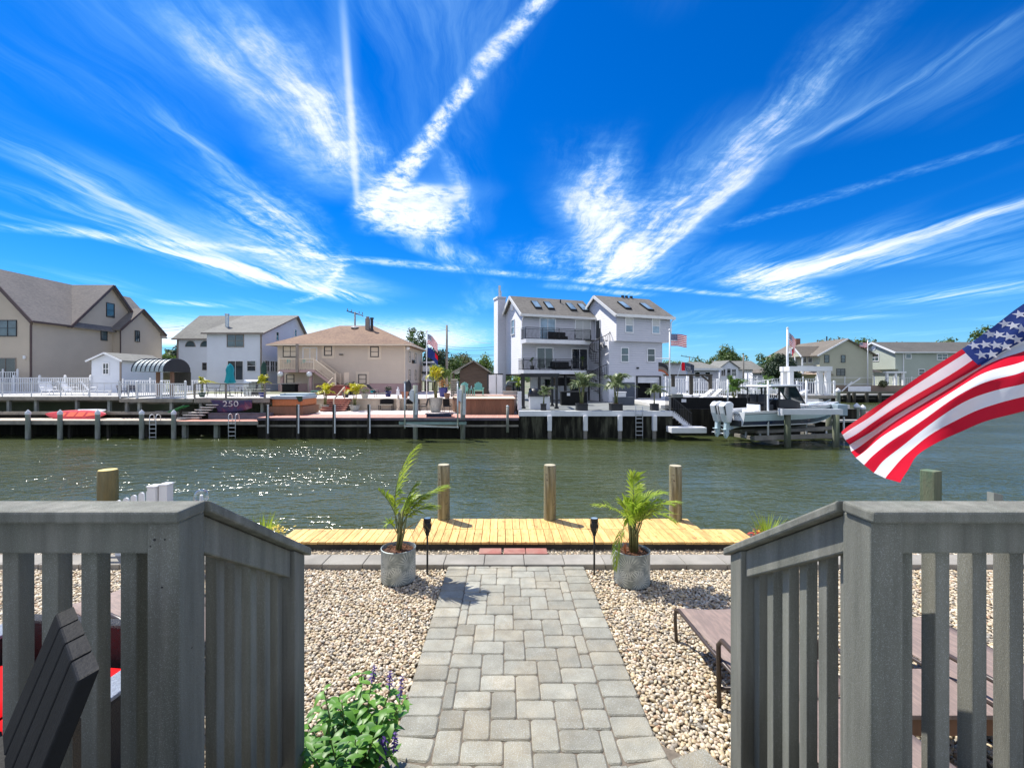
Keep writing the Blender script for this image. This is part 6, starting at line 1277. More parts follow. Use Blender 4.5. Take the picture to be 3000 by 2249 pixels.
rs([(A0-.25,AF-.3,8.1),(A1+.25,AF-.3,8.1),(A1+.25,-.4,10.45),(A0-.25,-.4,10.45)], M['groof'], 'wing_roof'); rs([(A0-.25,AB+.3,8.1),(A1+.25,AB+.3,8.1),(A1+.25,-.4,10.45),(A0-.25,-.4,10.45)], M['groof'], 'wing_roof')
fb = MB().box(-.3,7.7,-.5,-.41,zE-.26,zE-.03).beam((-.36,-.5,zE-.17),(-.36,vR,zR-.02),.09,.26).beam((-.36,VB+.35,zE-.25),(-.36,vR,zR-.02),.09,.26)
fb.box(A0-.25,A1+.3,AF-.42,AF-.31,7.84,8.1).beam((A0-.31,AF-.35,7.92),(A0-.31,-.4,10.3),.09,.26).beam((A0-.31,AB+.3,7.92),(A0-.31,-.4,10.3),.09,.26); fb.build('fascia', M['gutterw'], gh)
MB().tube([(A1+.2,AF-.34,7.9),(A1+.05,AF-.05,7.6),(A1+.05,AF-.05,5.7)], .05, 6).tube([(-.05,-.3,8.0),(-.06,-.06,7.6),(-.06,-.06,2.6)], .05, 6).build('downspout', M['gutterw'], gh)
# chimney, vents, skylights
MB().box(-.88,-.005,4.6,5.85,0,10.5).box(-.95,.05,4.53,5.92,10.505,10.68).build('chimney', M['gsid'], gh)
MB().tube([(-.55,5.0,10.68),(-.55,5.0,11.9)], .14, 8).tube([(-.3,5.4,10.68),(-.3,5.4,11.4)], .12, 8).build('flue', M['steel'], gh)
MB().tube([(-.06,vC(1501,0),zC(896,0,2.3)),(.02,vC(1501,0),zC(896,0,2.3))], .42, 20).tube([(-.08,vC(1501,0),zC(896,0,2.3)),(-.061,vC(1501,0),zC(896,0,2.3))], .34, 20).build('gable_vent', M['whitepaint'], gh)
W_ = M['whitepaint']
for px,t0_,tops in ((1571.5,.30,0),(1608.5,.30,0),(1674,.27,0),(1708.5,.27,0)):
    v = -.4+3.0*.50; u = uC(px, v); sl_ = (zR+.14-zE)/3.0
    q = lambda w_,v_,d: (u+w_, v_, zE-.02+(v_+.4)*(zR+.14-zE)/3.0+d)
    f_ = MB().prism([q(-.36,.55,.0),q(.36,.55,.0),q(.36,1.75,.0),q(-.36,1.75,.0)], (0,-.05,.12)).build('skylight', M['blackp'], gh); MB().prism([q(-.29,.63,.1),q(.29,.63,.1),q(.29,1.68,.1),q(-.29,1.68,.1)], (0,-.02,.06)).build('pane', M['glassb'], f_)
for px in (1829,1894):
    v = AF-.3+3.5*.5; u = uC(px, v); q = lambda w_,v_,d: (u+w_, v_, 8.1+(v_-AF+.3)*2.35/3.8+d)
    f_ = MB().prism([q(-.36,AF+.75,.0),q(.36,AF+.75,.0),q(.36,AF+2.15,.0),q(-.36,AF+2.15,.0)], (0,-.05,.12)).build('skylight', M['blackp'], gh); MB().prism([q(-.29,AF+.83,.1),q(.29,AF+.83,.1),q(.29,AF+2.07,.1),q(-.29,AF+2.07,.1)], (0,-.02,.06)).build('pane', M['glassb'], f_)
for px in (1824,1835,1849): u = uC(px,-.4); MB().box(u-.12,u+.12,-.5,-.3,10.4,10.65).build('roof_vent', M['black'], gh)
u = uC(1642,1.9); MB().tube([(u,1.9,9.7),(u,1.9,10.25)], .08, 6).build('roof_vent', M['black'], gh)
# windows and doors
def gw(face, pl, px0, px1, py0, py1, kind, gm, blind=0, nm='window', fm=W_, fw=.08):
    if face == 'F': a0, a1 = uC(px0,pl), uC(px1,pl); zz0, zz1 = zC(py1,(a0+a1)/2,pl), zC(py0,(a0+a1)/2,pl)
    else: a1, a0 = vC(px0,pl), vC(px1,pl); zz0, zz1 = zC(py1,pl,(a0+a1)/2), zC(py0,pl,(a0+a1)/2)
    return win(gh, face, pl, (a0+a1)/2, (zz0+zz1)/2, a1-a0, zz1-zz0, fm, gm, kind, fw, 0, nm, False, None, blind)
GB = M['glassb']
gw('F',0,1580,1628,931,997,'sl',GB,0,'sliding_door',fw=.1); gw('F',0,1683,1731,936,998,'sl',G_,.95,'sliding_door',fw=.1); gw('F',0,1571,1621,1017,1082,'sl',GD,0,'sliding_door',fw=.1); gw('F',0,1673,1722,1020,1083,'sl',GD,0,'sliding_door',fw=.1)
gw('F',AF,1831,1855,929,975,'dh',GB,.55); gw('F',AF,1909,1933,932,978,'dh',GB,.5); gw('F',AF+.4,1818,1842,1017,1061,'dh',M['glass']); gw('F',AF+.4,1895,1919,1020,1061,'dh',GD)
gw('L',0,1498,1508,936,981,'dh',GB); 
for py0,py1 in ((955,970),(973,1010),(1026,1062)): gw('L',0,1470.5,1475.5,py0,py1,'dh',GD,0,fw=.05)
gw('L',A0,1746,1759,937,994,'',GD,0,'door',fw=.06)
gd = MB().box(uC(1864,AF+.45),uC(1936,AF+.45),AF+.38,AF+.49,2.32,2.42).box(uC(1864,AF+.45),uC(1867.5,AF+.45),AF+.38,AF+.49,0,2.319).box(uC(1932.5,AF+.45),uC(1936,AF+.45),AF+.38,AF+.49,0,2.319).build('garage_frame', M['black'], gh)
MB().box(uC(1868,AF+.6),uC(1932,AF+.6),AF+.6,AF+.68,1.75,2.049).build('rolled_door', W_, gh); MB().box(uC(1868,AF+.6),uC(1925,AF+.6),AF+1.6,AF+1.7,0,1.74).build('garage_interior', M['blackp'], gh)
MB().box(uC(1806,AF+.45),uC(1859,AF+.45),AF+.40,AF+.49,0,zC(1120,11,AF)).build('slate_panel', M['greydeck'] if False else mat('slate_panel',(.07,.085,.11),.6,.15,2), gh)
MB().box(uC(1872,AF),uC(1878,AF),AF+.28,AF+.39,zC(1077,11,AF)-.1,zC(1077,11,AF)+.06).build('floodlight', M['black'], gh)
# ground floor: posts, back wall, bar mural, doors
MB().box(1.9,U1-.6,2.4,2.6,0,z1-.005).build('rear_wall', W_, gh); MB().box(0,U1,0,VB,z1-.16,z1-.006).build('floor_slab', M['darkwood'], gh)
for u_,v_ in ((.1,.1),(1.8,.1),(.1,VB-.2),(4.6,.1),(7.3,.1)): MB().box(u_-.1,u_+.1,v_-.1,v_+.1,0,z1-.161).build('column', M['black'], gh)
MB().box(uC(1622,2.38),uC(1670,2.38),2.30,2.39,zC(1130,4,2.3),zC(1106,4,2.3)).build('bar_mural', mat('bar_mural',(.02,.02,.025),.6,.3,2,alt=(.28,.21,.15),altamt=.4), gh)
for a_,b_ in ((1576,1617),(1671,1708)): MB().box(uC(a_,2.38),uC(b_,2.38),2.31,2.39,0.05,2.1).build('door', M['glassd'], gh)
# balconies
def balcony(pxa, pxb, vF, zf, za, zb, ht):
    ua, ub = uC(pxa,vF), uC(pxb,vF); o = MB().box(ua,ub,vF,-.005,zf-.36,zf).build('balcony', W_, gh); r_ = MB(); B = M['black']
    for zz_ in (.06,ht-.14,ht): r_.box(ua,ub,vF+.03,vF+.07,zf+zz_-.02,zf+zz_+.03); r_.box(ua,ua+.04,vF+.08,-.05,zf+zz_-.02,zf+zz_+.03)
    n = int((ub-ua)/.13)
    for k in range(n+1):
        x = ua+(ub-ua)*k/n; r_.tube([(x,vF+.05,zf+.08),(x,vF-.07,zf+.30),(x,vF-.05,zf+.48),(x,vF+.05,zf+.72),(x,vF+.05,zf+ht-.15)], .019, 4)
    k = vF+.2
    while k < -.1: r_.box(ua+.01,ua+.03,k,k+.025,zf+.06,zf+ht-.16); k += .13
    for k in range(5): x = ua+(ub-ua)*k/4; r_.box(x-.025,x+.025,vF+.02,vF+.08,zf,zf+ht)
    r_.build('balcony_railing', B, o); return o
vF = -1.35; zu = zC(995,3,vF); zl = zC(1084,3,vF)
balcony(1541,1731,vF,zu,0,0,1.05); balcony(1534,1719,vF,zl,0,0,1.05)
fu = thing('balcony_sofa', 'dark sofa on the upper balcony of the grey house', 'sofa', toW(3.5,-.5,zu), TH); MB().box(-.9,.9,-.3,.3,.15,.42).build('seat', M['blackp'], fu, bev=.03); MB().box(-.9,.9,.2,.34,.43,.85).build('backrest', M['blackp'], fu, bev=.03)
d_ = dup(fu, toW(3.9,-.5,zl), TH, 'dark sofa on the lower balcony of the grey house')
far_palm('small potted fern at the left end of the lower balcony', toW(.7,-.7).x, toW(.7,-.7).y, HZ+zl, HZ+zl+1.15, .35, M['frondd'], 'rd', .4, .2, 2, 8, .0, 2, group='plants on the balconies'); far_palm('dark potted fern by the spiral stair on the lower balcony', toW(6.0,-.8).x, toW(6.0,-.8).y, HZ+zl, HZ+zl+1.3, .4, M['frondd'], 'rd', .4, .2, 2, 8, .0, 6, group='plants on the balconies')
# spiral stair
SU, SV = uC(1757,-2.3), -2.3; rr_ = .95; mz = zu+.02
ss = thing('spiral_staircase', 'black spiral staircase climbing three levels in the corner of the grey house', 'staircase', toW(SU,SV), TH); B = M['black']
MB().tube([(0,0,0),(0,0,mz+1.1)], .07, 10).build('newel_post', B, ss); nT = 30; mb = MB(); rl_ = MB(); hr = []
for k in range(nT):
    a = R(-30+k*25.5); z = mz*(k+1)/nT; a2 = a+R(27); mb.prism([(.07*math.cos(a),.07*math.sin(a),z-.04),(rr_*math.cos(a),rr_*math.sin(a),z-.04),(rr_*math.cos(a2),rr_*math.sin(a2),z-.04),(.07*math.cos(a2),.07*math.sin(a2),z-.04)], (0,0,.035))
    for q in (0,.5): aa = a+R(25.5)*q; rl_.tube([(rr_*math.cos(aa),rr_*math.sin(aa),z-.02),(rr_*1.08*math.cos(aa),rr_*1.08*math.sin(aa),z+.3),(rr_*math.cos(aa),rr_*math.sin(aa),z+.92)], .02, 4)
    hr.append((rr_*math.cos(a),rr_*math.sin(a),z+.93))
mb.build('tread', B, ss); rl_.build('balusters', B, ss); MB().tube(hr, .035, 6).build('handrail', B, ss, smooth=True)
MB().box(-1.0,.1,.2,2.2,mz-.05,mz-.0).box(-.9,.1,.2,2.2,zl-.05,zl).build('landing', B, ss)
# ---------------------------------------------------------------- waterfront of the grey house
wsolo('bulkhead', MB().box(.9,11.05,29.36,29.41,-3,-.05), mat('mossy_bulkhead',(.012,.012,.009),.9,.4,2.2,(3,3,.5),.4,10,alt=(.085,.085,.06),altamt=.3,spec=.2), 'dark mossy plank bulkhead under the white cap of the grey patio', 'sea wall', (6,29.36,-1.5))
wsolo('white_kerb', MB().box(.88,11.05,YB-.06,29.6,-.05,.285), M['whitepaint'], 'white cap along the edge of the grey patio', 'cap', (6,YB,0))
for px,lb in ((1610,'white square piling at the left end of the white cap'),(1715,'white square piling below the first big palm'),(1816,'white square piling below the second big palm'),(1917,'white square piling right of the ladder')):
    x = XX(px,YB-.2); t_ = wthing('white_piling', lb, 'piling', (x,YB-.2,-1.5), 'white pilings on the grey bulkhead'); part(t_, 'sleeve', MB().box(x-.14,x+.14,YB-.35,YB-.07,-1.0,.02), M['whitepaint'], bev=.04); part(t_, 'shaft', MB().tube([(x,YB-.2,-2.4),(x,YB-.2,-1.0)], .13, 10), M['greywood'])
dockladder('pale ladder hanging from the white cap beside the fourth piling', XX(1873,YB-.15), YB-.14, -1.5, .62, .45, loop=False)
sqp = dict(group='potted palms on the far bank')
far_palm('small palm in a black box planter at the left of the grey patio', XX(1592,29.95), 29.95, .285, ZZ(1132,29.95), .8, M['frond3'], 'sq', .45, .18, 1, 8, .45, 12, trunkh=.55); far_palm('tall palm with several stems in a wide black box planter', XX(1704,30.0), 30.0, .285, ZZ(1094,30), 1.2, M['frond3'], 'sq', .46, .36, 4, 20, .40, 13, trunkh=.52)
far_palm('tall windblown palm in a black box planter left of the garage', XX(1804,30.0), 30.0, .285, ZZ(1097,30), 1.3, M['frond3'], 'sq', .46, .38, 3, 20, .22, 14, trunkh=.52); far_palm('short palm in a black box planter in front of the garage', XX(1917,29.95), 29.95, .285, ZZ(1126,29.95), .9, M['frond3'], 'sq', .46, .23, 1, 11, .35, 15, trunkh=.5)
# dark pergola and bar
t_ = wthing('pergola', 'dark square pergola over the bar at the left of the grey patio', 'pergola', (XX(1582,33),33,.28)); q0, q1 = XX(1530,31.8), XX(1634,31.8)
for x in (q0,q1-.18):
    for y in (31.7,34.6): part(t_, 'post', MB().box(x,x+.18,y,y+.18,.28,2.55).box(x-.06,x+.24,y-.06,y+.24,.281,.4), M['black'])
part(t_, 'beam', MB().box(q0-.1,q1+.1,31.68,31.9,2.555,2.8).box(q0-.1,q1+.1,34.58,34.8,2.555,2.8).box(q0,q0+.18,31.91,34.57,2.56,2.78).box(q1-.18,q1,31.91,34.57,2.56,2.78), M['black'])
t_ = wthing('bar_counter', 'white L shaped bar counter under the dark pergola', 'counter', (XX(1580,31),31,.28)); part(t_, 'front', MB().box(XX(1553,30.9),XX(1611,30.9),30.9,31.4,.28,1.18).box(XX(1553,30.9),XX(1560,30.9),31.41,32.6,.28,1.18), M['whitepaint']); part(t_, 'counter_top', MB().box(XX(1551,30.9)-.05,XX(1606,30.9),30.82,31.5,1.185,1.24), M['black'])
part(t_, 'side_panel', MB().box(XX(1516,30.6),XX(1528,30.6),30.5,30.62,.28,1.55), M['whitepaint'])
t_ = wthing('grill', 'black kettle grill behind the white bar counter', 'grill', (XX(1566,32.5),32.5,.28)); part(t_, 'bowl', MB().ball((XX(1566,32.5),32.4,1.25), .5, 14), M['black'], smooth=True); part(t_, 'leg', MB().tube([(XX(1566,32.5),32.4,.28),(XX(1566,32.5),32.4,.9)], .08, 8), M['black']); part(t_, 'cabinet', MB().box(XX(1550,33),XX(1562,33),32.8,33.4,.28,1.7), M['blackp'])
t_ = wthing('bar_cabinet', 'long black outdoor bar box behind the tall palm', 'cabinet', (XX(1683,35.8),35.8,.28)); part(t_, 'body', MB().box(XX(1645,35.7),XX(1720,35.7),35.7,36.6,.28,1.32), M['blackp']); part(t_, 'top', MB().box(XX(1643,35.7),XX(1722,35.7),35.62,36.68,1.325,1.40), M['black']); part(t_, 'notice', MB().box(XX(1661,35.7),XX(1670,35.7),35.67,35.69,1.05,1.28), M['whitepaint'])
t_ = wthing('deck_box', 'white storage box on the slate bench left of the garage', 'box', (XX(1820,36),36,1.0)); part(t_, 'body', MB().box(XX(1808,36),XX(1834,36),36,36.5,.93,1.28), M['whitepaint'], bev=.02); part(t_, 'lid', MB().box(XX(1806,36),XX(1836,36),35.95,36.55,1.285,1.36), M['whitepaint'], bev=.02)
wsolo('slate_bench', MB().box(XX(1800,36),XX(1858,36),35.9,36.6,.28,.925), mat('slate_bench',(.06,.075,.10),.6,.15,2), 'low dark slate bench left of the garage', 'bench', (XX(1830,36),36.2,.28))
t_ = wthing('privacy_screen', 'two white folding screen panels in black frames beside the chimney', 'screen', (XX(1452,39),39,.6))
for a_,b_ in ((1432,1453),(1455,1472)): o = part(t_, 'panel', MB().box(XX(a_,39),XX(b_,39),39,39.04,.75,ZZ(1098,39)), M['whitepaint']); 
part(t_, 'frame', MB().box(XX(1428,39),XX(1474,39),38.97,39.07,ZZ(1097,39),ZZ(1094,39)).box(XX(1453.2,39),XX(1454.8,39),38.97,39.07,.6,ZZ(1097,39)).box(XX(1427,39),XX(1430,39),38.97,39.07,.6,ZZ(1097,39)), M['black']); part(t_, 'stand', MB().prism([(XX(1426,38.8),38.8,.6),(XX(1438,38.8),38.8,.6),(XX(1432,38.8),38.8,1.4)], (0,.1,0)), M['black'])
wsolo('stone_wall', MB().box(XX(1474,36),XX(1514,36),36,36.3,.28,1.35).box(XX(1472,36),XX(1516,36),35.95,36.35,1.355,1.42), M['concrete'], 'low grey stone wall between the brown platform and the bar', 'wall', (XX(1494,36),36,.28))
t_ = wthing('parked_car', 'dark car parked beyond the open carport of the grey house', 'car', (XX(1503,52),52,.28)); part(t_, 'body', MB().prism([(XX(1480,52),52,.6),(XX(1480,52),52,1.5),(XX(1488,52),52,2.1),(XX(1515,52),52,2.1),(XX(1526,52),52,1.5),(XX(1526,52),52,.6)], (0,4,0)), M['glassd'], bev=.12)
for px in (1484,1520): part(t_, 'wheel', MB().tube([(XX(px,52)-.1,51.98,.62),(XX(px,52)+.1,51.98,.62)], .34, 12), M['black'])
far_palm('green palm beyond the open carport', XX(1520,48), 48, .3, ZZ(1102,48), .5, M['frond'], None, stems=1, n=9, wind=0, seed=3, group=None)
# ---------------------------------------------------------------- right lot: steps, dark walls, pool deck
t_ = wthing('dock_steps', 'white steps going down from the grey patio to the floating platform', 'steps', (11.6,YB,-.9)); s0, s1 = XX(1970,YB), XX(2056,YB)
for k in range(6): x = s0+(s1-s0)*.62*k/6; part(t_, 'tread', MB().box(x,x+.26,YB,YB+1.0,.06-.165*k,.10-.165*k), M['whitepaint'])
part(t_, 'stringer', MB().prism([(s0,YB-.06,.28),(s0+.14,YB-.06,.28),(s1-.62,YB-.06,-.72),(s1-.62,YB-.06,-.86),(s0+.95,YB-.06,-.86),(s0,YB-.06,-.06)], (0,.05,0)), M['whitepaint'])
rl_ = MB().beam((s0+.05,YB-.1,1.15),(s1-.7,YB-.1,.15),.05,.06)
for k in range(12): u = k/11; x = s0+.05+(s1-.7-s0-.05)*u; rl_.box(x-.015,x+.015,YB-.115,YB-.085,.22-1.0*u,1.13-1.0*u)
part(t_, 'railing', rl_, M['black'])
wsolo('floating_platform', MB().box(XX(1966,28.3),XX(2069,28.3),28.2,29.2,-1.05,-.68), M['whitepaint'], 'white floating platform at the foot of the white steps', 'platform', (12,28.7,-1.3), bev=.03)
wsolo('bulkhead', MB().box(11.06,24.7,31.2,31.29,-3,.30), M['sheet'], 'dark bulkhead behind the white sport boat', 'sea wall', (18,31.2,-1.5))
wsolo('privacy_wall', MB().box(XX(1966,31.5),XX(2205,31.5),31.4,31.6,.305,ZZ(1167,31.5)).box(XX(1964,31.5),XX(2207,31.5),31.35,31.65,ZZ(1167,31.5)+.005,ZZ(1164,31.5)), M['blackp'], 'long black privacy wall behind the white sport boat', 'wall', (XX(2080,31.5),31.5,.3))
wsolo('wall_notice', MB().box(XX(1997,31.3),XX(2011,31.3),31.33,31.345,ZZ(1178,31.3),ZZ(1169,31.3)), M['whitepaint'], 'small blank white notice on the black privacy wall', 'sign', (XX(2004,31.3),31.33,.8))
wsolo('planter_box', MB().box(XX(1966,32.2),XX(1998,32.2),32,32.6,.3,ZZ(1154,32.2)), M['postgrey'], 'grey planter box behind the black privacy wall', 'planter', (XX(1982,32.2),32.2,.3))
wsolo('folding_table', MB().box(XX(1958,32.4),XX(1981,32.4),32.4,32.46,ZZ(1154,32.4),ZZ(1133,32.4)), M['whitepaint'], 'white panel standing beside the flag pole', 'panel', (XX(1970,32.4),32.4,.3))
t_ = wthing('patio_railing', 'black railing at the right end of the grey patio', 'railing', (XX(1958,29.8),29.8,.285)); mb = MB().box(XX(1950,29.8),XX(1968,29.8),29.78,29.82,1.25,1.3)
for k in range(8): x = XX(1950+2.5*k,29.8); mb.box(x-.012,x+.012,29.79,29.81,.285,1.25)
part(t_, 'panel', mb, M['black'])
flagpole('white flag pole with a yardarm at the right end of the grey patio', XX(1962,30.6), 30.6, .285, ZZ(970,30.6), .06, yard=(.95,ZZ(1050,30.6),.0)); flag_on('stars and stripes flying from the yardarm pole by the grey house', XX(1963,30.6)+.04, 30.6, ZZ(978,30.6), 1.12, .82, .12)
mb, fn = usflag('', (XX(1928,30.6),30.6,ZZ(1061,30.6)), .72, .62, .55, None, second=lambda i,j: 0 if j < 4 else (1 if j > 6 else 2)); t_ = wthing('flag', 'small dark orange tipped pennant hanging under the yardarm', 'flag', (XX(1940,30.6),30.6,ZZ(1090,30.6))); part(t_, 'cloth', mb, [M['black'],mat('orange_cloth',(.5,.12,.05),.7),M['tantrim']], smooth=True, rn=False)
t_ = wthing('flag', 'navy and red banner flag with white lettering on a slanted pole', 'flag', (XX(2000,33),33,ZZ(1100,33))); mb, fn = usflag('', (XX(1996,33),33,ZZ(1061,33)), .98, .62, .35, None, second=lambda i,j: 0 if i < 3 else 1); part(t_, 'cloth', mb, [M['sred'],M['navy']], smooth=True, rn=False); part(t_, 'pole', MB().tube([(XX(1985,33),33,ZZ(1103,33)),(XX(1998,33),33,ZZ(1058,33))], .02, 6), M['steel']); mb = MB()
for j,(a,b) in enumerate(((.35,.62),(.3,.72))):
    for k in range(5):
        u = a+(b-a)*k/4; p = Vector(fn(u,.42+.3*j)); q = Vector(fn(u+.05,.50+.3*j))
        for o in (-.015,.015): mb.add([(p.x,p.y+o,p.z),(q.x,p.y+o,p.z-.0),(q.x-.02,p.y+o,q.z-.09),(p.x-.02,p.y+o,q.z-.09)], [(0,1,2,3)])
part(t_, 'lettering', mb, M['fwhite'], rn=False)
t_ = wthing('pergola', 'dark open pergola frame on the right hand pool deck', 'pergola', (XX(2025,38),38,.3))
for px in (1972,2025,2081): x = XX(px,38); part(t_, 'post', MB().box(x-.12,x+.12,37.9,38.14,.3,ZZ(1101,38)), M['darkwood'])
part(t_, 'beam', MB().box(XX(1945,38),XX(2086,38),37.88,38.16,ZZ(1101,38)+.005,ZZ(1096,38)).beam((XX(2056,38),38,ZZ(1101,38)),(XX(2081,38),38,ZZ(1120,38)),.1,.14), M['darkwood'])
fence('white picket fence behind the dark open pergola', (XX(1945,44),44,.3), (XX(2100,44),44,.3), 1.95, FW, 2.0, .2, .055, group='white fences right of the grey house', rails=(.1,.5,.95)); fence('white fence continuing behind the boat roof', (XX(2104,44),44,.3), (XX(2310,44),44,.3), 1.95, FW, 2.0, .2, .05, group='white fences right of the grey house', rails=(.1,.5,.95))
fence('taller white fence farther back beyond the pool deck', (XX(1950,58),58,.3), (XX(2420,58),58,.3), 2.3, FW, 3.2, .3, .08, group='white fences right of the grey house')
struct('pool_deck', MB().box(11.1,24.6,31.7,60,.302,.55), M['deckwhite'])
def daybed(label, px, Y, w):
    x = XX(px,Y); t_ = wthing('sun_bed', label, 'sun bed', (x,Y,.55), 'white sun beds on the pool deck'); part(t_, 'base', MB().box(x-w/2,x+w/2,Y-.35,Y+.35,.55,.95), M['deckwhite']); part(t_, 'mattress', MB().box(x-w/2,x+w*.1,Y-.33,Y+.33,.955,1.08), FW, bev=.03); part(t_, 'backrest', MB().prism([(x-w*.35,Y-.33,1.10),(x+w*.05,Y-.33,1.62),(x+w*.12,Y-.33,1.58),(x-w*.22,Y-.33,1.04)], (0,.66,0)), FW)
    for k in range(3): u = .2+.3*k; part(t_, 'strap', MB().box(x-w*.35+w*.4*u-.03,x-w*.35+w*.4*u+.03,Y-.36,Y-.335,1.08+.52*u-.0,1.14+.52*u), M['black'])
daybed('white sun bed with a raised striped back left of the palm', 2083, 33.6, 1.5); daybed('second white sun bed partly behind the first', 2108, 34.4, 1.4); daybed('white sun bed seen past the boat windshield', 2356, 33.4, 1.7)
for k,(px,w_) in enumerate(((1985,.7),(2012,.9),(2035,.8),(2052,.6))): wsolo('cushion', MB().box(-w_/2+XX(px,35),w_/2+XX(px,35),34.7,35.3,.96,1.16), FW, ['white cushion at the left of the row behind the black wall','second white cushion in the row behind the black wall','third white cushion in the row behind the black wall','last white cushion in the row before the sun beds'][k], 'cushion', (XX(px,35),35,.95), 'white cushions on the pool deck', bev=.06)
wsolo('low_bench', MB().box(XX(1975,35),XX(2060,35),34.6,35.4,.55,.955), M['deckwhite'], 'long pale bench carrying the row of white cushions', 'bench', (XX(2018,35),35,.55))
far_palm('dark green palm behind the stern of the white boat', XX(2150,33), 33, .55, ZZ(1106,33), 1.05, M['frondd'], None, stems=3, n=17, wind=.25, seed=22, group=None, trunkh=.45); far_palm('green palm behind the boat roof', XX(2245,37), 37, .55, ZZ(1103,37), .9, M['frondd'], None, stems=2, n=13, wind=.1, seed=25, group=None)
pot('square dark pot between the palm and the boat', 2175, 33, .55, .35, .75, M['black'])
# white gate frame on its raised deck
rdeck('raised white deck at the right with the white gate frame', XX(2335,33), 24.6, 33, 37, 1.18, [XX(p,33.2) for p in (2350,2430)], 'deckwhite', .2)
t_ = wthing('gate_frame', 'large white square pergola frame on the right hand deck', 'pergola', (XX(2377,34),34,1.18)); g0, g1 = XX(2314,34), XX(2436,34); zt_ = ZZ(1073,34)
for x in (g0,g1-.34):
    for y in (34,34.85): part(t_, 'post', MB().box(x,x+.3,y,y+.3,.55 if x == g0 else 1.18,zt_-.36), FW)
part(t_, 'beam', MB().box(g0-.05,g1+.05,33.96,34.4,zt_-.355,zt_).box(g0-.05,g1+.05,34.81,35.2,zt_-.355,zt_).box(g0,g0+.34,34.41,34.80,zt_-.35,zt_-.02).box(g1-.34,g1,34.41,34.80,zt_-.35,zt_-.02), FW)
fence('white picket fence under the white square frame', (XX(2336,33.06),33.06,1.18), (XX(2444,33.06),33.06,1.18), 1.05, FW, 1.6, .17, .035, group='white fences right of the grey house', cap=False)
wsolo('backdrop', MB().box(XX(2352,35.4),XX(2418,35.4),35.3,36.9,1.185,2.15), mat('slate_backdrop',(.05,.06,.10),.5,.1,2), 'dark slate spa behind the pickets of the white square frame', 'hot tub', (XX(2380,35),35.4,1.18), bev=.03)  # invented dark box that only darkens the gaps between the pickets
flagpole('tall white flag pole beside the white square frame', XX(2307,35.2), 35.2, .55, ZZ(964,35.2), .10); flag_on('furled stars and stripes on the tall pole by the white square frame', XX(2308,35.2)+.08, 35.2, ZZ(974,35.2), 1.0, .95, .55, .55)
mb, fn = usflag('', (XX(2309,35.2)+.08,35.2,ZZ(1018,35.2)), .62, .45, .5, None, furl=.6, second=lambda i,j: 0 if i < 6 else 1); t_ = wthing('flag', 'small white and red flag below the furled stars and stripes', 'flag', (XX(2310,35.2),35.2,ZZ(1040,35.2))); part(t_, 'cloth', mb, [M['swhite'],M['sred']], smooth=True, rn=False)
# ---------------------------------------------------------------- sport boat on its lift
bo = thing('sport_boat', 'white and navy centre console boat with two white outboards on a lift', 'boat', (13.3,26.45,-.62), math.atan2(2.0,7.4)); LB = 8.5
def hull_pt(s, q):      # s: 0 stern .. 1 bow ; q: 0 keel, 1 chine, 2 rub, 3 sheer
    hb = 1.22*(1-max(0,(s-.45)/.55)**2.2); hb = max(hb,.02); sh = 1.12+.42*s**1.6; rise = .0+.55*max(0,(s-.55)/.45)**2; fwd = .0
    if q == 0: return (s*LB*(.90), 0, rise*1.25)
    if q == 1: return (s*LB*.945, hb*.86, .30+rise*.85)
    if q == 2: return (s*LB*.985, hb*.98, .62+.50*(sh-.62)+rise*.2)
    return (s*LB, hb*1.03, sh)
NSs = 20
def strip(a, b, mt, name, inset=0):
    mb = MB()
    for sg in (-1,1):
        mb.grid(lambda u,v: [c*(sg if k == 1 else 1) for k,c in enumerate(Vector(hull_pt(u,a)).lerp(Vector(hull_pt(u,b)), v))], NSs, 4)
    return mb
hm = strip(0,1,0,'').build('hull_bottom', M['bottom'], bo, smooth=True); strip(1,1,0,'')
def band(q0, q1, m_, name):
    mb = MB()
    def pt(u, qq): i = min(2,int(qq)); return Vector(hull_pt(u,i)).lerp(Vector(hull_pt(u,i+1)), qq-i)
    for sg in (-1,1): mb.grid(lambda u,v: [c*(sg if k == 1 else 1) for k,c in enumerate(pt(u,q0+(q1-q0)*v))], NSs, 3)
    return mb.build(name, m_, bo, smooth=True)
band(1.0,1.10,M['gel'],'spray_rail'); band(1.10,1.50,M['navy'],'boot_stripe'); band(1.50,2.42,M['icegrey'],'hull_side'); band(2.42,2.55,M['navy'],'accent_stripe'); band(2.55,3.0,M['gel'],'topside')
MB().add([hull_pt(0,0),(0,1.05,.3),(0,1.2,.75),(0,1.25,1.12),(0,-1.25,1.12),(0,-1.2,.75),(0,-1.05,.3)], [(0,1,2,3,4,5,6)]).build('transom', M['gel'], bo, solid=.03)
mb = MB(); mb.grid(lambda u,v: (.02+u*LB*.985, (v-.5)*2*hull_pt(u,3)[1]*.86, hull_pt(u,3)[2]-.32+.0*u), 16, 6); mb.build('cockpit_floor', M['gel'], bo)
mb = MB()
for sg in (-1,1): mb.grid(lambda u,v: (u*LB, sg*hull_pt(u,3)[1]*(1-.16*v), hull_pt(u,3)[2]+.03-.35*max(0,v-.5)), NSs, 4)
mb.build('gunwale', M['gel'], bo, smooth=True)
MB().prism([(5.2,-.75,1.36),(5.2,.75,1.36),(7.2,.28,1.5),(7.2,-.28,1.5)], (0,0,.10)).build('bow_cushion', M['gel'], bo, bev=.03)
MB().tube([(5.4,-.98,1.5),(6.6,-.7,1.62),(7.5,-.25,1.68)], .02, 6).tube([(5.4,.98,1.5),(6.6,.7,1.62),(7.5,.25,1.68)], .02, 6).build('bow_rail', M['steel'], bo)
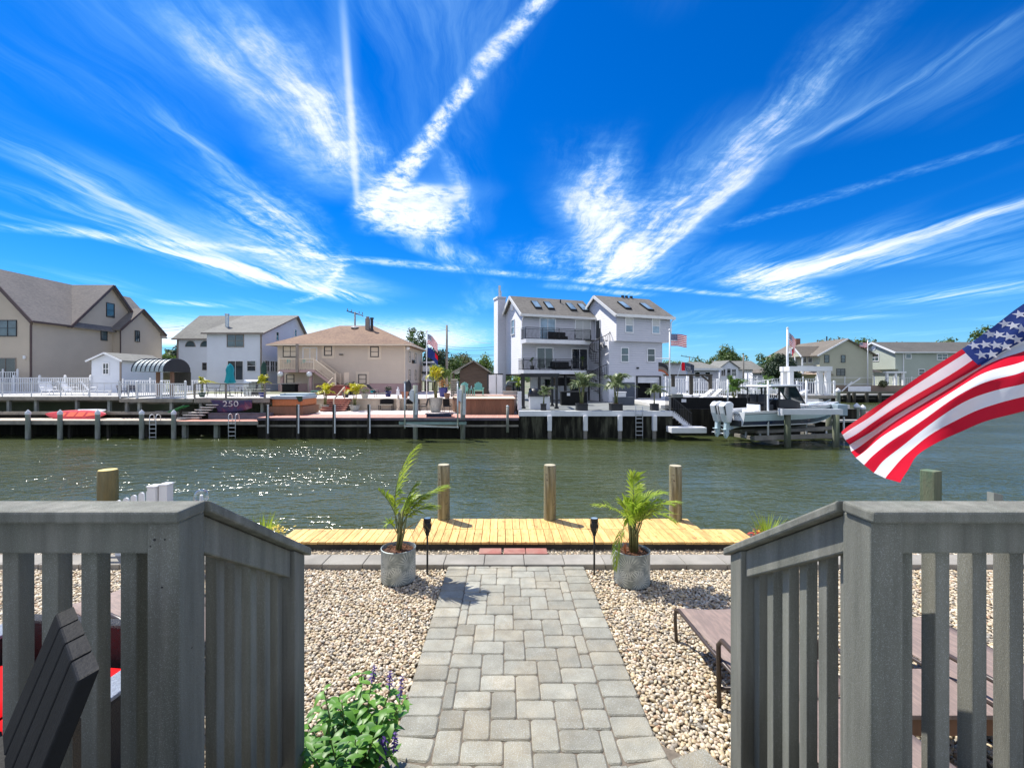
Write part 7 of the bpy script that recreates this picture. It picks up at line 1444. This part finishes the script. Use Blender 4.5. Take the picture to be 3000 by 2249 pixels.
co2 = MB().prism([(3.0,-.55,.95),(4.9,-.55,.95),(4.75,-.55,1.60),(4.1,-.55,1.78),(3.0,-.55,1.78)], (0,1.1,0)).build('console', M['black'], bo, bev=.04)
MB().prism([(5.15,-.6,1.5),(5.12,-.6,1.55),(4.35,-.6,2.52),(4.30,-.6,2.50)], (0,1.2,0)).build('windshield', M['glass'], bo)
MB().prism([(2.15,-.95,2.56),(4.45,-.95,2.60),(4.45,.95,2.60),(2.15,.95,2.56)], (0,0,.09)).prism([(1.75,-.75,2.54),(2.14,-.93,2.55),(2.14,.93,2.55),(1.75,.75,2.54)], (0,0,.05)).build('hardtop', M['gel'], bo, bev=.03)
MB().prism([(1.85,-.9,2.50),(4.38,-.9,2.54),(4.38,.9,2.54),(1.85,.9,2.50)], (0,0,.03)).build('hardtop_liner', M['black'], bo)
mb = MB()
for sg in (-1,1): mb.tube([(2.0,sg*.62,.95),(2.0,sg*.66,2.52)], .045, 6).tube([(3.1,sg*.60,1.0),(3.05,sg*.66,2.52)], .06, 6).tube([(5.1,sg*.58,1.5),(4.3,sg*.64,2.54)], .035, 6).tube([(2.0,sg*.62,1.3),(3.1,sg*.6,2.2)], .03, 6)
mb.build('hardtop_support', M['black'], bo)
for y in (-.3,.3): MB().box(2.1,2.75,y-.26,y+.26,.95,1.5).box(2.05,2.25,y-.26,y+.26,1.5,2.1).build('helm_seat', M['black'], bo, bev=.05)
MB().tube([(1.9,-.4,2.86),(.6,-.9,3.35)], .02, 5).tube([(2.2,.5,2.86),(3.9,.55,3.0)], .015, 5).build('antenna', M['white'], bo)
MB().box(1.75,1.86,-.5,.5,.95,1.50).box(1.40,1.74,-.5,.5,.95,1.18).build('transom_seat', M['gel'], bo, bev=.05); MB().box(1.74,1.87,-.42,.42,1.505,1.60).build('headrest', M['blackp'], bo, bev=.03)
for y in (-.36,.36):
    en = MB().prism([(-.18,y-.27,1.05),(-.10,y-.27,1.95),(-.35,y-.27,2.12),(-.75,y-.27,2.05),(-.98,y-.27,1.78),(-.86,y-.27,1.15),(-.62,y-.27,.42),(-.28,y-.27,.42)], (0,.54,0)).build('outboard_motor', M['gel'], bo, bev=.11, seg=4); en.scale = (.84,.90,.743); en.location = (-.06,y*.10,.144)
    MB().prism([(-.30,y-.12,.44),(-.62,y-.12,.44),(-.66,y-.12,-.55),(-.56,y-.12,-.80),(-.40,y-.12,-.55)], (0,.24,0)).box(-.80,-.25,y-.16,y+.16,-.12,-.07).build('lower_unit', M['icegrey'], en, bev=.03)
    MB().tube([(-.28,y,-.40),(-.86,y,-.40)], [.10,.03], 8).build('gear_case', M['steel'], en, smooth=True); pr_ = MB()
    for k in range(3): a = R(120*k); pr_.prism([(-.80,y+.03*math.cos(a),-.40+.03*math.sin(a)),(-.82,y+.2*math.cos(a-.35),-.40+.2*math.sin(a-.35)),(-.78,y+.21*math.cos(a+.3),-.40+.21*math.sin(a+.3))], (.02,0,0))
    pr_.build('propeller', M['steel'], en); MB().prism([(-.86,y-.275,1.80),(-.98,y-.275,1.74),(-.84,y-.275,1.05),(-.76,y-.275,1.05)], (0,-.006,0)).prism([(-.86,y+.275,1.80),(-.98,y+.275,1.74),(-.84,y+.275,1.05),(-.76,y+.275,1.05)], (0,.006,0)).build('cowl_stripe', M['black'], en)
    MB().box(-.70,-.45,y-.1,y+.1,2.09,2.115).build('cowl_mark', M['black'], en)
MB().box(-.18,.0,-1.0,1.0,.28,.62).build('swim_bracket', M['black'], bo, bev=.03); hoop = MB().tube([(-.05,.95,.62),(-.3,.95,.9),(-.3,.7,1.05),(-.05,.62,.95)], .03, 6).build('grab_rail', M['black'], bo)
script = MB()
for k,(x,z) in enumerate(((0,0),(.16,.03),(.34,.02),(.50,.03),(.66,0),(.80,.02))): script.tube([(.003-.03,-.85+x*.9+.06*math.cos(R(a)),.92+z+.075*math.sin(R(a))) for a in range(0,300,40)], .012, 4)
script.build('lettering', M['black'], bo)
t_ = wthing('boat_lift', 'white beamed boat lift under the sport boat', 'boat lift', (XX(2370,25.6),25.6,-1.5))
for px,Y in ((2307,25.5),(2449,25.3),(2428,29.4),(2140,30.2)): x = XX(px,Y); part(t_, 'pile', MB().tube([(x,Y,-2.4),(x,Y,ZZ(1214 if Y < 27 else 1200,Y))], .17, 12), M['liftpile'], smooth=True)
part(t_, 'top_beam', MB().box(XX(2285,25.5),XX(2462,25.5),25.30,25.62,ZZ(1214,25.5)+.005,ZZ(1198,25.5)).box(XX(2285,25.5)-.02,XX(2285,25.5)+.06,25.25,25.67,ZZ(1216,25.5),ZZ(1196,25.5)), M['alu']); part(t_, 'motor_box', MB().box(XX(2448,27.2),XX(2477,27.2),27,27.7,ZZ(1217,27.2),ZZ(1184,27.2)), M['cover'], bev=.04)
for px,Y,a,b in ((2250,25.9,1115,1288),(2362,27.6,1114,1262),(2132,30.6,1112,1186)): x = XX(px,Y); part(t_, 'guide_post', MB().tube([(x,Y,ZZ(b,Y)),(x,Y,ZZ(a,Y))], .055, 8), M['white'], smooth=True)
part(t_, 'cradle_beam', MB().beam((14.4,25.7,-1.02),(22.0,26.6,-.92),.12,.26).beam((13.4,28.2,-.95),(21.0,29.3,-.9),.12,.26).beam((15.6,25.4,-1.25),(15.0,29.0,-1.25),.14,.2).beam((20.2,25.8,-1.2),(19.6,29.4,-1.2),.14,.2), M['greywood']); part(t_, 'bunk', MB().beam((14.9,26.3,-.74),(20.4,27.6,-.62),.2,.18).beam((14.5,27.3,-.74),(20.0,28.8,-.62),.2,.18), M['greywood'])
for q in ((15.2,26.5),(19.8,27.4),(14.9,27.5),(19.4,28.6)): part(t_, 'strut', MB().beam((q[0],q[1],-1.2),(q[0],q[1],-.8),.08,.08), M['alu'])
# finger pier and piles beyond the boat
wsolo('finger_pier', MB().box(XX(2400,31),XX(2520,31),30.4,31.15,-.55,-.42), M['concrete'], 'pale finger pier behind the bow of the sport boat', 'pier', (XX(2460,31),30.8,-1))
for px,Y,pt_,lb in ((2455,38,1137,'white capped pile beside the raised right hand deck'),(2510,33,1181,'white capped pile left of the pair in the inlet'),(2528,33,1186,'white capped pile right of the pair in the inlet')):
    pile('dock_pile', lb, XX(px,Y), Y, -2.3, ZZ(pt_,Y)-.2, .17, M['postgrey'], group='white capped piles in the inlet', cap=M['white'], n=12)
pile('pvc_pole', 'thin white pole at the end of the finger pier', XX(2472,27.5), 27.5, -2.3, ZZ(1221,27.5), .05, M['white'], n=8, cat='pole')
t_ = wthing('moored_boat', 'low covered boat moored in the inlet beyond the lift', 'boat', (XX(2490,38),38,-1.5)); part(t_, 'hull', MB().grid(lambda u,v: (XX(2470,38)+u*3.6, 38+(v-.5)*1.6*(1-(2*u-1)**4*.7), -1.45+.75*abs(2*v-1)**1.5+.25*u), 14, 8), M['gel'], solid=.04); part(t_, 'cover', MB().grid(lambda u,v: (XX(2472,38)+u*3.4, 38+(v-.5)*1.5*(1-(2*u-1)**4*.7), -.70+.25*u+.18*math.sin(math.pi*v)), 12, 6), mat('maroon_cover',(.22,.10,.12),.8), smooth=True)
# ---------------------------------------------------------------- right bank of the inlet
wsolo('bulkhead', MB().box(24.8,140,77.5,77.9,-3,-.25), M['darkwood'], 'dark timber bulkhead on the far side of the inlet', 'sea wall', (70,77.6,-1.5))
t_ = wthing('long_dock', 'pale dock on dark piles across the inlet', 'dock', (80,74,-.4)); part(t_, 'deck', MB().box(XX(2470,74),140,74,77.4,-.38,-.18), M['concrete']); part(t_, 'beam', MB().box(XX(2470,74),140,74.1,74.3,-.95,-.70), M['darkwood'])
x = XX(2486,74); k = 0
PLb = ['tall dark pile at the left end of the long dock','second dark pile along the long dock','third dark pile along the long dock','fourth dark pile along the long dock','fifth dark pile along the long dock, behind the flag','sixth dark pile along the long dock, behind the flag']
for px in (2486,2502,2539,2577,2770,2880): pile('dock_pile', PLb[k], XX(px,73.8), 73.8, -2.4, ZZ(1148,73.8), .26, M['darkwood'], group='dark piles along the long dock', n=10); k += 1
t_ = wthing('timber_wall', 'brown horizontal board wall above the long dock', 'wall', (80,79.5,-.2)); part(t_, 'boards', MB().box(XX(2446,79.5),140,79.4,79.6,-.2,1.25), mat('brown_boards',(.26,.19,.14),.8,.15,.8,(.2,.2,5),lap=.22,lapb=.8))
struct('terrain', MB().box(XX(2446,79.5),200,79.62,96,.2,1.2), M['deckwhite'])
fence('white railing on top of the brown board wall', (XX(2390,80),80,1.22), (XX(2560,80),80,1.22), 1.5, FW, 4.5, 0, group='white railings on the far side of the inlet', rails=(.2,.95)); fence('white glazed railing farther right on the brown board wall', (XX(2562,80),80,1.22), (XX(2780,80),80,1.22), 1.5, FW, 3.0, .35, .03, group='white railings on the far side of the inlet', rails=(.2,.95))
t_ = wthing('boat_ramp_stair', 'white stair panel in front of the brown board wall', 'stair', (XX(2516,78.5),78.5,-.2)); part(t_, 'panel', MB().box(XX(2484,78.5),XX(2550,78.5),78.4,78.5,-.2,ZZ(1131,78.5)), M['whitepaint']); part(t_, 'handrail', MB().beam((XX(2466,78.3),78.3,ZZ(1146,78)),(XX(2496,78.3),78.3,ZZ(1118,78)),.1,.16).beam((XX(2484,78.3),78.3,ZZ(1131,78)),(XX(2520,78.3),78.3,ZZ(1108,78)),.1,.16), FW)
bush('grassy clump on the long dock railing', XX(2588,79), 79, ZZ(1134,79), 1.3, .7, M['leaf4'], 300, .3, 41)
for k in range(9): wsolo('deck_chair', MB().box(XX(2395+14*k,82.5),XX(2403+14*k,82.5),82.4,83.0,1.65,1.8).box(XX(2395+14*k,82.5),XX(2403+14*k,82.5),83.0,83.1,1.81,2.5).box(XX(2395.5+14*k,82.5),XX(2397+14*k,82.5),82.4,83.0,1.2,1.649).box(XX(2401+14*k,82.5),XX(2402.5+14*k,82.5),82.4,83.0,1.2,1.649), mat('blue_sling',(.14,.26,.50),.6) if k == 0 else bpy.data.materials['blue_sling'], 'blue deck chair behind the white railing across the inlet', 'chair', (XX(2399+14*k,82.5),82.7,1.2), 'blue deck chairs across the inlet')
# yellow house
M['ysid'] = mat('pale_yellow_siding', (.43,.425,.32), .7, .05, .5, lap=.2, lapb=.5); M['gnsid'] = mat('sage_siding', (.36,.40,.345), .7, .05, .5, lap=.2, lapb=.5); M['broof'] = shingle('brown_grey_shingle', (.17,.148,.12), (.115,.10,.085)); M['dkroof'] = shingle('charcoal_shingle', (.115,.108,.098), (.08,.077,.07))
yh = wthing('yellow_house', 'pale yellow house with a broad brown roof and a bunting draped balcony', 'house', (62,86,1.0)); ya0, ya1, yb0, yb1, yrx, ye, yr = 57, 66.6, 80.5, 97, 61.8, 6.95, 9.75
part(yh, 'wall', MB().box(ya0,ya1,yb0,yb1,1.0,ye).prism([(ya0,yb0,ye),(ya1,yb0,ye),(yrx,yb0,yr-.2)], (0,.3,0)), M['ysid']); slab(yh, [(yrx,yb0-.4,yr),(yrx,yb1+.4,yr),(ya0-.7,yb1+.4,ye-.25),(ya0-.7,yb0-.4,ye-.25)], .2, M['broof']); slab(yh, [(yrx,yb0-.4,yr),(yrx,yb1+.4,yr),(ya1+.7,yb1+.4,6.7),(ya1+.7,yb0-.4,6.7)], .2, M['broof'])
boxes(yh, 'rake_trim', MB().beam((ya0-.7,yb0-.45,ye-.4),(yrx,yb0-.45,yr-.12),.1,.25), FW); part(yh, 'chimney', MB().box(61.3,62.2,93.6,94.4,9,ZZ(992,94)), mat('brick',(.25,.12,.09),.9,.2,3)); part(yh, 'flue', MB().tube([(61.9,85.5,9.4),(61.9,85.5,10.6)], .12, 6), M['black'])
win(yh,'F',yb0,XX(2422,yb0),ZZ(1051,yb0),.9,1.4,D_,G_,'dh'); win(yh,'F',yb0,XX(2470,yb0),ZZ(1051,yb0),.8,1.35,D_,G_,'dh'); win(yh,'F',yb0,XX(2463,yb0),ZZ(1090,yb0),1.6,1.3,D_,GD,'dd')
for a_ in (83.0,84.6,88.6,92.0): win(yh,'L',ya0,a_,ZZ(1050,84.5),1.1,1.7,FW,GD,'dd')
slab(yh, [(ya0-2.3,84.3,8.6),(ya0+3,84.3,8.6),(ya0+3,82.0,6.6),(ya0-2.3,82.0,6.6)], .15, M['broof'], 'porch_roof'); slab(yh, [(ya0-2.3,84.3,8.6),(ya0+3,84.3,8.6),(ya0+3,86.6,6.6),(ya0-2.3,86.6,6.6)], .15, M['broof'], 'porch_roof')
part(yh, 'porch_gable', MB().prism([(ya0-2.1,82.2,6.6),(ya0-2.1,86.4,6.6),(ya0-2.1,84.3,8.4)], (.2,0,0)), M['ysid']); boxes(yh, 'rake_trim', MB().beam((ya0-2.35,82.0,6.5),(ya0-2.35,84.3,8.5),.1,.25).beam((ya0-2.35,86.6,6.5),(ya0-2.35,84.3,8.5),.1,.25), FW)
b_ = part(yh, 'balcony', MB().box(ya0-3.6,ya0-.05,82.0,89.5,3.2,3.5), FW); L0 = yh.location
mb = MB().box(ya0-3.6,ya0-3.5,82.0,89.5,4.7,4.85).box(ya0-3.6,ya0-.1,82.0,82.1,4.7,4.85)
for k in range(22): mb.box(ya0-3.58,ya0-3.52,82.1+.335*k,82.18+.335*k,3.5,4.7)
for k in range(9): mb.box(ya0-3.5+.4*k,ya0-3.42+.4*k,82.02,82.08,3.5,4.7)
for y in (82.2,84.3,86.3): mb.box(ya0-2.1,ya0-1.9,y-.1,y+.1,3.5,6.6)
loc(mb).build('balcony_railing', FW, b_)
for k in range(3):
    mb = MB(); cy = 83.3+2.0*k
    for j,mi in ((0,0),(1,1),(2,0)): mb.add([(ya0-3.66-.01*j,cy+(.95-.28*j)*math.cos(R(a)),4.75-(.95-.28*j)*math.sin(R(a))) for a in range(0,181,20)], [tuple(range(10))], mi)
    loc(mb).build('bunting', [M['sred'],M['swhite']], b_)
mb = MB().box(XX(2334,82),XX(2386,82),81.85,81.95,3.45,4.9)
# sage house
g2 = wthing('sage_house', 'sage green house with a long charcoal roof at the far right', 'house', (84,84,1.0)); ga0, ga1, gb0, gb1, ge, gr = 70.8, 100, 80.6, 90.0, 7.4, 9.5
part(g2, 'wall', MB().box(ga0+.6,ga1,gb0,gb1,1.0,4.2).box(ga0,ga1,gb0,gb1,4.205,ge).prism([(ga0,gb0,ge),(ga0,gb1,ge),(ga0,85.3,gr-.15)], (.3,0,0)), M['gnsid']); slab(g2, [(ga0-.4,gb0-.5,ge-.1),(ga1,gb0-.5,ge-.1),(ga1,85.3,gr),(ga0-.4,85.3,gr)], .2, M['dkroof']); slab(g2, [(ga0-.4,gb1+.5,ge-.1),(ga1,gb1+.5,ge-.1),(ga1,85.3,gr),(ga0-.4,85.3,gr)], .2, M['dkroof'])
boxes(g2, 'rake_trim', MB().beam((ga0-.45,gb0-.5,ge-.28),(ga0-.45,85.3,gr-.15),.12,.3).beam((ga0-.45,gb1+.5,ge-.28),(ga0-.45,85.3,gr-.15),.12,.3).box(ga0-.4,ga1,gb0-.62,gb0-.51,ge-.3,ge-.1), FW); part(g2, 'gable_vent', MB().tube([(ga0-.06,85.3,8.4),(ga0-.02,85.3,8.4)], .5, 14), FW)
for a_,k_ in ((85.0,'dd'),(88.0,'dh')): win(g2,'L',ga0,a_,ZZ(1047,85),1.8 if k_ == 'dd' else 1.2,1.5,FW,G_,k_,.12)
win(g2,'L',ga0+.6,86.6,ZZ(1092,85),1.0,1.4,FW,GD,'dh',.1); win(g2,'F',gb0,XX(2661,gb0),ZZ(1043,gb0),1.1,1.0,FW,G_,'',.12); win(g2,'F',gb0,XX(2760,gb0),ZZ(1045,gb0),2.0,1.2,FW,G_,'dd',.12); win(g2,'F',gb0,XX(2700,gb0),ZZ(1090,gb0),1.2,1.2,FW,GD,'dh',.1); part(g2, 'downspout', MB().box(XX(2646,gb0)-.06,XX(2646,gb0)+.06,gb0-.12,gb0-.01,1.2,7.0), FW)
t_ = wthing('garden_pergola', 'white garden pergola in front of the sage house', 'pergola', (XX(2620,78),80.5,1.2)); p0_, p1_ = XX(2590,80.3), XX(2650,80.3)
for x in (p0_+.3,(p0_+p1_)/2,p1_-.5): part(t_, 'post', MB().box(x,x+.35,80.1,80.4,1.2,ZZ(1093,80.3)), FW)
part(t_, 'roof', MB().box(p0_,p1_,79.9,80.55,ZZ(1092.5,80.3),ZZ(1088,80.3)), FW)
for k,(px,Y,c) in enumerate(((2420,79.8,'cream'),(2578,80.2,'cream'))):
    x = XX(px,Y); t_ = wthing('patio_umbrella', ['wide tan patio umbrella right of the white square frame','tan patio umbrella in front of the sage house'][k], 'umbrella', (x,Y+2,1.2), 'open tan umbrellas across the inlet'); zt_ = ZZ((1084,1077)[k],Y); r_ = (3.2,2.3)[k]; part(t_, 'canopy', MB().lathe([(r_,-.75),(r_*.5,-.3),(.02,0)], 12, (x,Y+3,zt_)), mat('tan_canvas',(.34,.26,.20),.8) if k == 0 else bpy.data.materials['tan_canvas'], solid=.03); part(t_, 'pole', MB().tube([(x,Y+3,1.2),(x,Y+3,zt_)], .05, 6), M['brownmetal'])
flagpole('grey flag pole in front of the sage house', XX(2542,80), 80, 1.2, ZZ(998,80), .1); flag_on('stars and stripes blowing left of the pole by the sage house', XX(2518,80), 80, ZZ(1003,80), 1.5, .85, .1)
# small houses in the middle distance
sm = wthing('white_bungalow', 'small white bungalow with a grey roof left of the dark round tree', 'house', (46,87,.3)); q0_, q1_, qp = XX(2109,84), XX(2163,84), XX(2134,84)
part(sm, 'wall', MB().box(q0_,q1_,84,87.9,.3,4.5).prism([(q0_,84,4.5),(q1_,84,4.5),(qp+.1,84,5.75)], (0,.2,0)).box(q1_-3,XX(2231,86),88,94,.3,4.3), M['wsid']); slab(sm, [(qp+.1,83.7,5.95),(qp+.1,90,5.95),(q0_-.3,90,4.45),(q0_-.3,83.7,4.45)], .14, M['greyroof']); slab(sm, [(qp+.1,83.7,5.95),(qp+.1,90,5.95),(q1_+.3,90,4.45),(q1_+.3,83.7,4.45)], .14, M['greyroof']); slab(sm, [(qp,91,6.1),(XX(2225,88),91,6.1),(XX(2236,88),87.5,4.3),(qp+1.6,87.5,4.3)], .14, M['greyroof'])
win(sm,'F',84,XX(2119,84),ZZ(1091,84),.9,1.4,FW,GD,'dd'); win(sm,'F',84,XX(2150,84),ZZ(1091,84),.9,1.4,FW,GD,'dd'); win(sm,'F',84,XX(2135,84),ZZ(1094,84),.8,2.0,FW,GD,'',name='door')
gr2 = wthing('grey_bungalow', 'low grey bungalow with a hipped roof behind the navy banner flag', 'house', (36,80,.3)); r0_, r1_ = XX(2008,80), XX(2116,80); part(gr2, 'wall', MB().box(r0_+.5,r1_-.5,80.3,87,.3,4.3), M['gsid']); part(gr2, 'roof', MB().add([(r0_,79.8,4.35),(r1_,79.8,4.35),(r1_,87.5,4.35),(r0_,87.5,4.35),(r0_+2.2,83.6,5.6),(r1_-2.4,83.6,5.6)], [(0,1,5,4),(1,2,5),(2,3,4,5),(3,0,4),(3,2,1,0)]), M['greyroof']); part(gr2, 'fascia', MB().box(r0_,r1_,79.68,79.79,3.95,4.35), FW)
for px in (2045,2075): win(gr2,'F',80.3,XX(px,80),ZZ(1097,80),1.0,1.0,FW,GD,'dh')
ln = wthing('pale_house', 'long pale low house just right of the grey house wing', 'house', (XX(1975,70),70,.3)); part(ln, 'wall', MB().box(XX(1935,70),XX(2010,70),70,76,.3,ZZ(1063,70)), M['gsid']); slab(ln, [(XX(1930,70),69.5,ZZ(1063,70)),(XX(2014,70),69.5,ZZ(1063,70)),(XX(2010,76),76,ZZ(1060,70)),(XX(1930,76),76,ZZ(1060,70))], .15, M['greyroof'])
bs_ = wthing('boat_shed', 'small brown roofed shed right of the white bungalow', 'shed', (XX(2222,76),76,.3)); part(bs_, 'wall', MB().box(XX(2205,76),XX(2240,76),76,79,.3,ZZ(1092,76)), M['gsid']); slab(bs_, [(XX(2200,76),75.6,ZZ(1092,76)),(XX(2242,76),75.6,ZZ(1092,76)),(XX(2240,79),79,ZZ(1080,76)),(XX(2206,79),79,ZZ(1080,76))], .12, M['broof'])
for k,(px,Y) in enumerate(((2190,62),(2215,63),(2240,62),(2262,60),(2285,61))): wsolo('garden_chair', MB().box(XX(px,Y)-.4,XX(px,Y)+.4,Y-.3,Y+.3,.85,1.0).box(XX(px,Y)-.4,XX(px,Y)+.4,Y+.3,Y+.4,1.001,1.9).box(XX(px,Y)-.4,XX(px,Y)-.3,Y-.3,Y+.3,.3,.849).box(XX(px,Y)+.3,XX(px,Y)+.4,Y-.3,Y+.3,.3,.849), FW, 'white garden chair on the lawn under the dark round tree', 'chair', (XX(px,Y),Y,.3), 'white chairs under the dark round tree')
upole('grey pole in front of the white bungalow roof', 2178, 1038, 78, .3, 0); upole('small far crossarm pole left of the round trees', 2020, 1044, 120, .3, 2.4)
# ---------------------------------------------------------------- trees
L1, L2, L3, L4 = M['leaf1'], M['leaf2'], M['leaf3'], M['leaf4']
for a in (('big round green tree behind the white bungalow', 2130, 105, .3, 1018, 3.7, L1, 2600, .55, .3, 51), ('pale green tree behind the dark round tree', 2256, 90, .3, 1031, 2.6, L1, 1700, .5, .22, 52), ('dark round tree right of the white bungalow', 2288, 68, .3, 1036, 2.5, L3, 4200, .36, .2, 53),
          ('small round tree left of the big round tree', 2042, 120, .3, 1046, 2.4, L1, 900, .5, .2, 54), ('low green tree on the horizon beside the grey wing', 1985, 150, .3, 1050, 6.5, L2, 1100, .8, .25, 55), ('low olive tree on the horizon behind the grey bungalow', 2078, 140, .3, 1054, 5.0, L4, 900, .7, .25, 56),
          ('broad tree behind the yellow house ridge', 2500, 120, .3, 985, 5.5, L1, 1500, .75, .3, 57), ('low rounded tree behind the yellow house roof', 2440, 125, .3, 993, 6.5, L4, 1300, .75, .3, 58), ('olive tree above the middle of the charcoal roof', 2640, 130, .3, 990, 6.0, L4, 1300, .75, .3, 59), ('round tree above the charcoal roof beside the flag', 2772, 130, .3, 985, 4.5, L1, 1300, .75, .3, 60),
          ('tall dark tree rising behind the blue of the large flag', 2895, 95, .3, 938, 3.0, L1, 1400, .55, .25, 61), ('dark tree left of the white gabled house', 508, 95, 1, 998, 2.3, L3, 1000, .5, .22, 62), ('bright green tree between the tan and the white house', 482, 85, 1, 1034, 2.6, L2, 1300, .45, .2, 63), ('tall poplar like tree behind the hip roof corner', 1215, 78, .7, 953, 2.1, L1, 1500, .42, .25, 64),
          ('dark tree behind the flag of the tan house', 1270, 72, .7, 1012, 1.9, L3, 1200, .36, .2, 65), ('dark tree behind the bare utility pole', 1298, 82, .7, 1025, 2.3, L3, 1200, .42, .2, 66), ('green tree behind the left slope of the shed roof', 1330, 80, .7, 1042, 2.2, L1, 1000, .4, .2, 67), ('olive tree behind the ridge of the shed roof', 1362, 90, .7, 1038, 2.6, L4, 1000, .45, .2, 68), ('bright green tree between the shed and the chimney', 1420, 74, .7, 1040, 1.7, L2, 1300, .34, .18, 69),
          ('dark green tree at the left edge of the carport view', 1345, 95, .7, 1036, 3.0, L3, 900, .5, .2, 70)):
    lb, px, Y, z0, pyt, rx, lf_, n, ls, tr, sd_ = a; tree(lb, XX(px,Y), Y, z0, ZZ(pyt,Y), rx, lf_, n, ls, tr, sd_)
for lb,px,Y,z0,h,r_,lf_,sd_ in (('leafy bush right of the stair landing screen',1026,47,.75,1.3,.8,L3,71),('round bush below the bright tree beside the chimney',1425,60,.7,2.4,1.4,L2,72),('green hedge bush behind the beige terrace',1322,58,.7,2.2,1.6,L1,73)): bush(lb, XX(px,Y), Y, z0, h, r_, lf_, 700, .22, sd_)
wd = MB(); rg = random.Random(99)
for k in range(7000):
    x = rg.uniform(-330,520); y = 300+rg.uniform(-10,40); hh = 8+4*noise.noise((x*.02,0,0))+3*noise.noise((x*.09,3,0)); z = rg.uniform(0,1)**.7*hh; nn = Vector((rg.gauss(0,.6),-.6+rg.gauss(0,.5),rg.gauss(.5,.4))).normalized(); s = nn.orthogonal().normalized(); u = nn.cross(s); l = rg.uniform(1.3,2.6)
    wd.add([(x-s.x*l,y-s.y*l,z-s.z*l),(x+u.x*l*.7,y+u.y*l*.7,z+u.z*l*.7),(x+s.x*l,y+s.y*l,z+s.z*l),(x-u.x*l*.7,y-u.y*l*.7,z-u.z*l*.7)], [(0,1,2,3)])
tag(wd.build('woodland', L1, None, rn=False), 'far low belt of trees along the horizon', 'woodland', None, 'stuff')
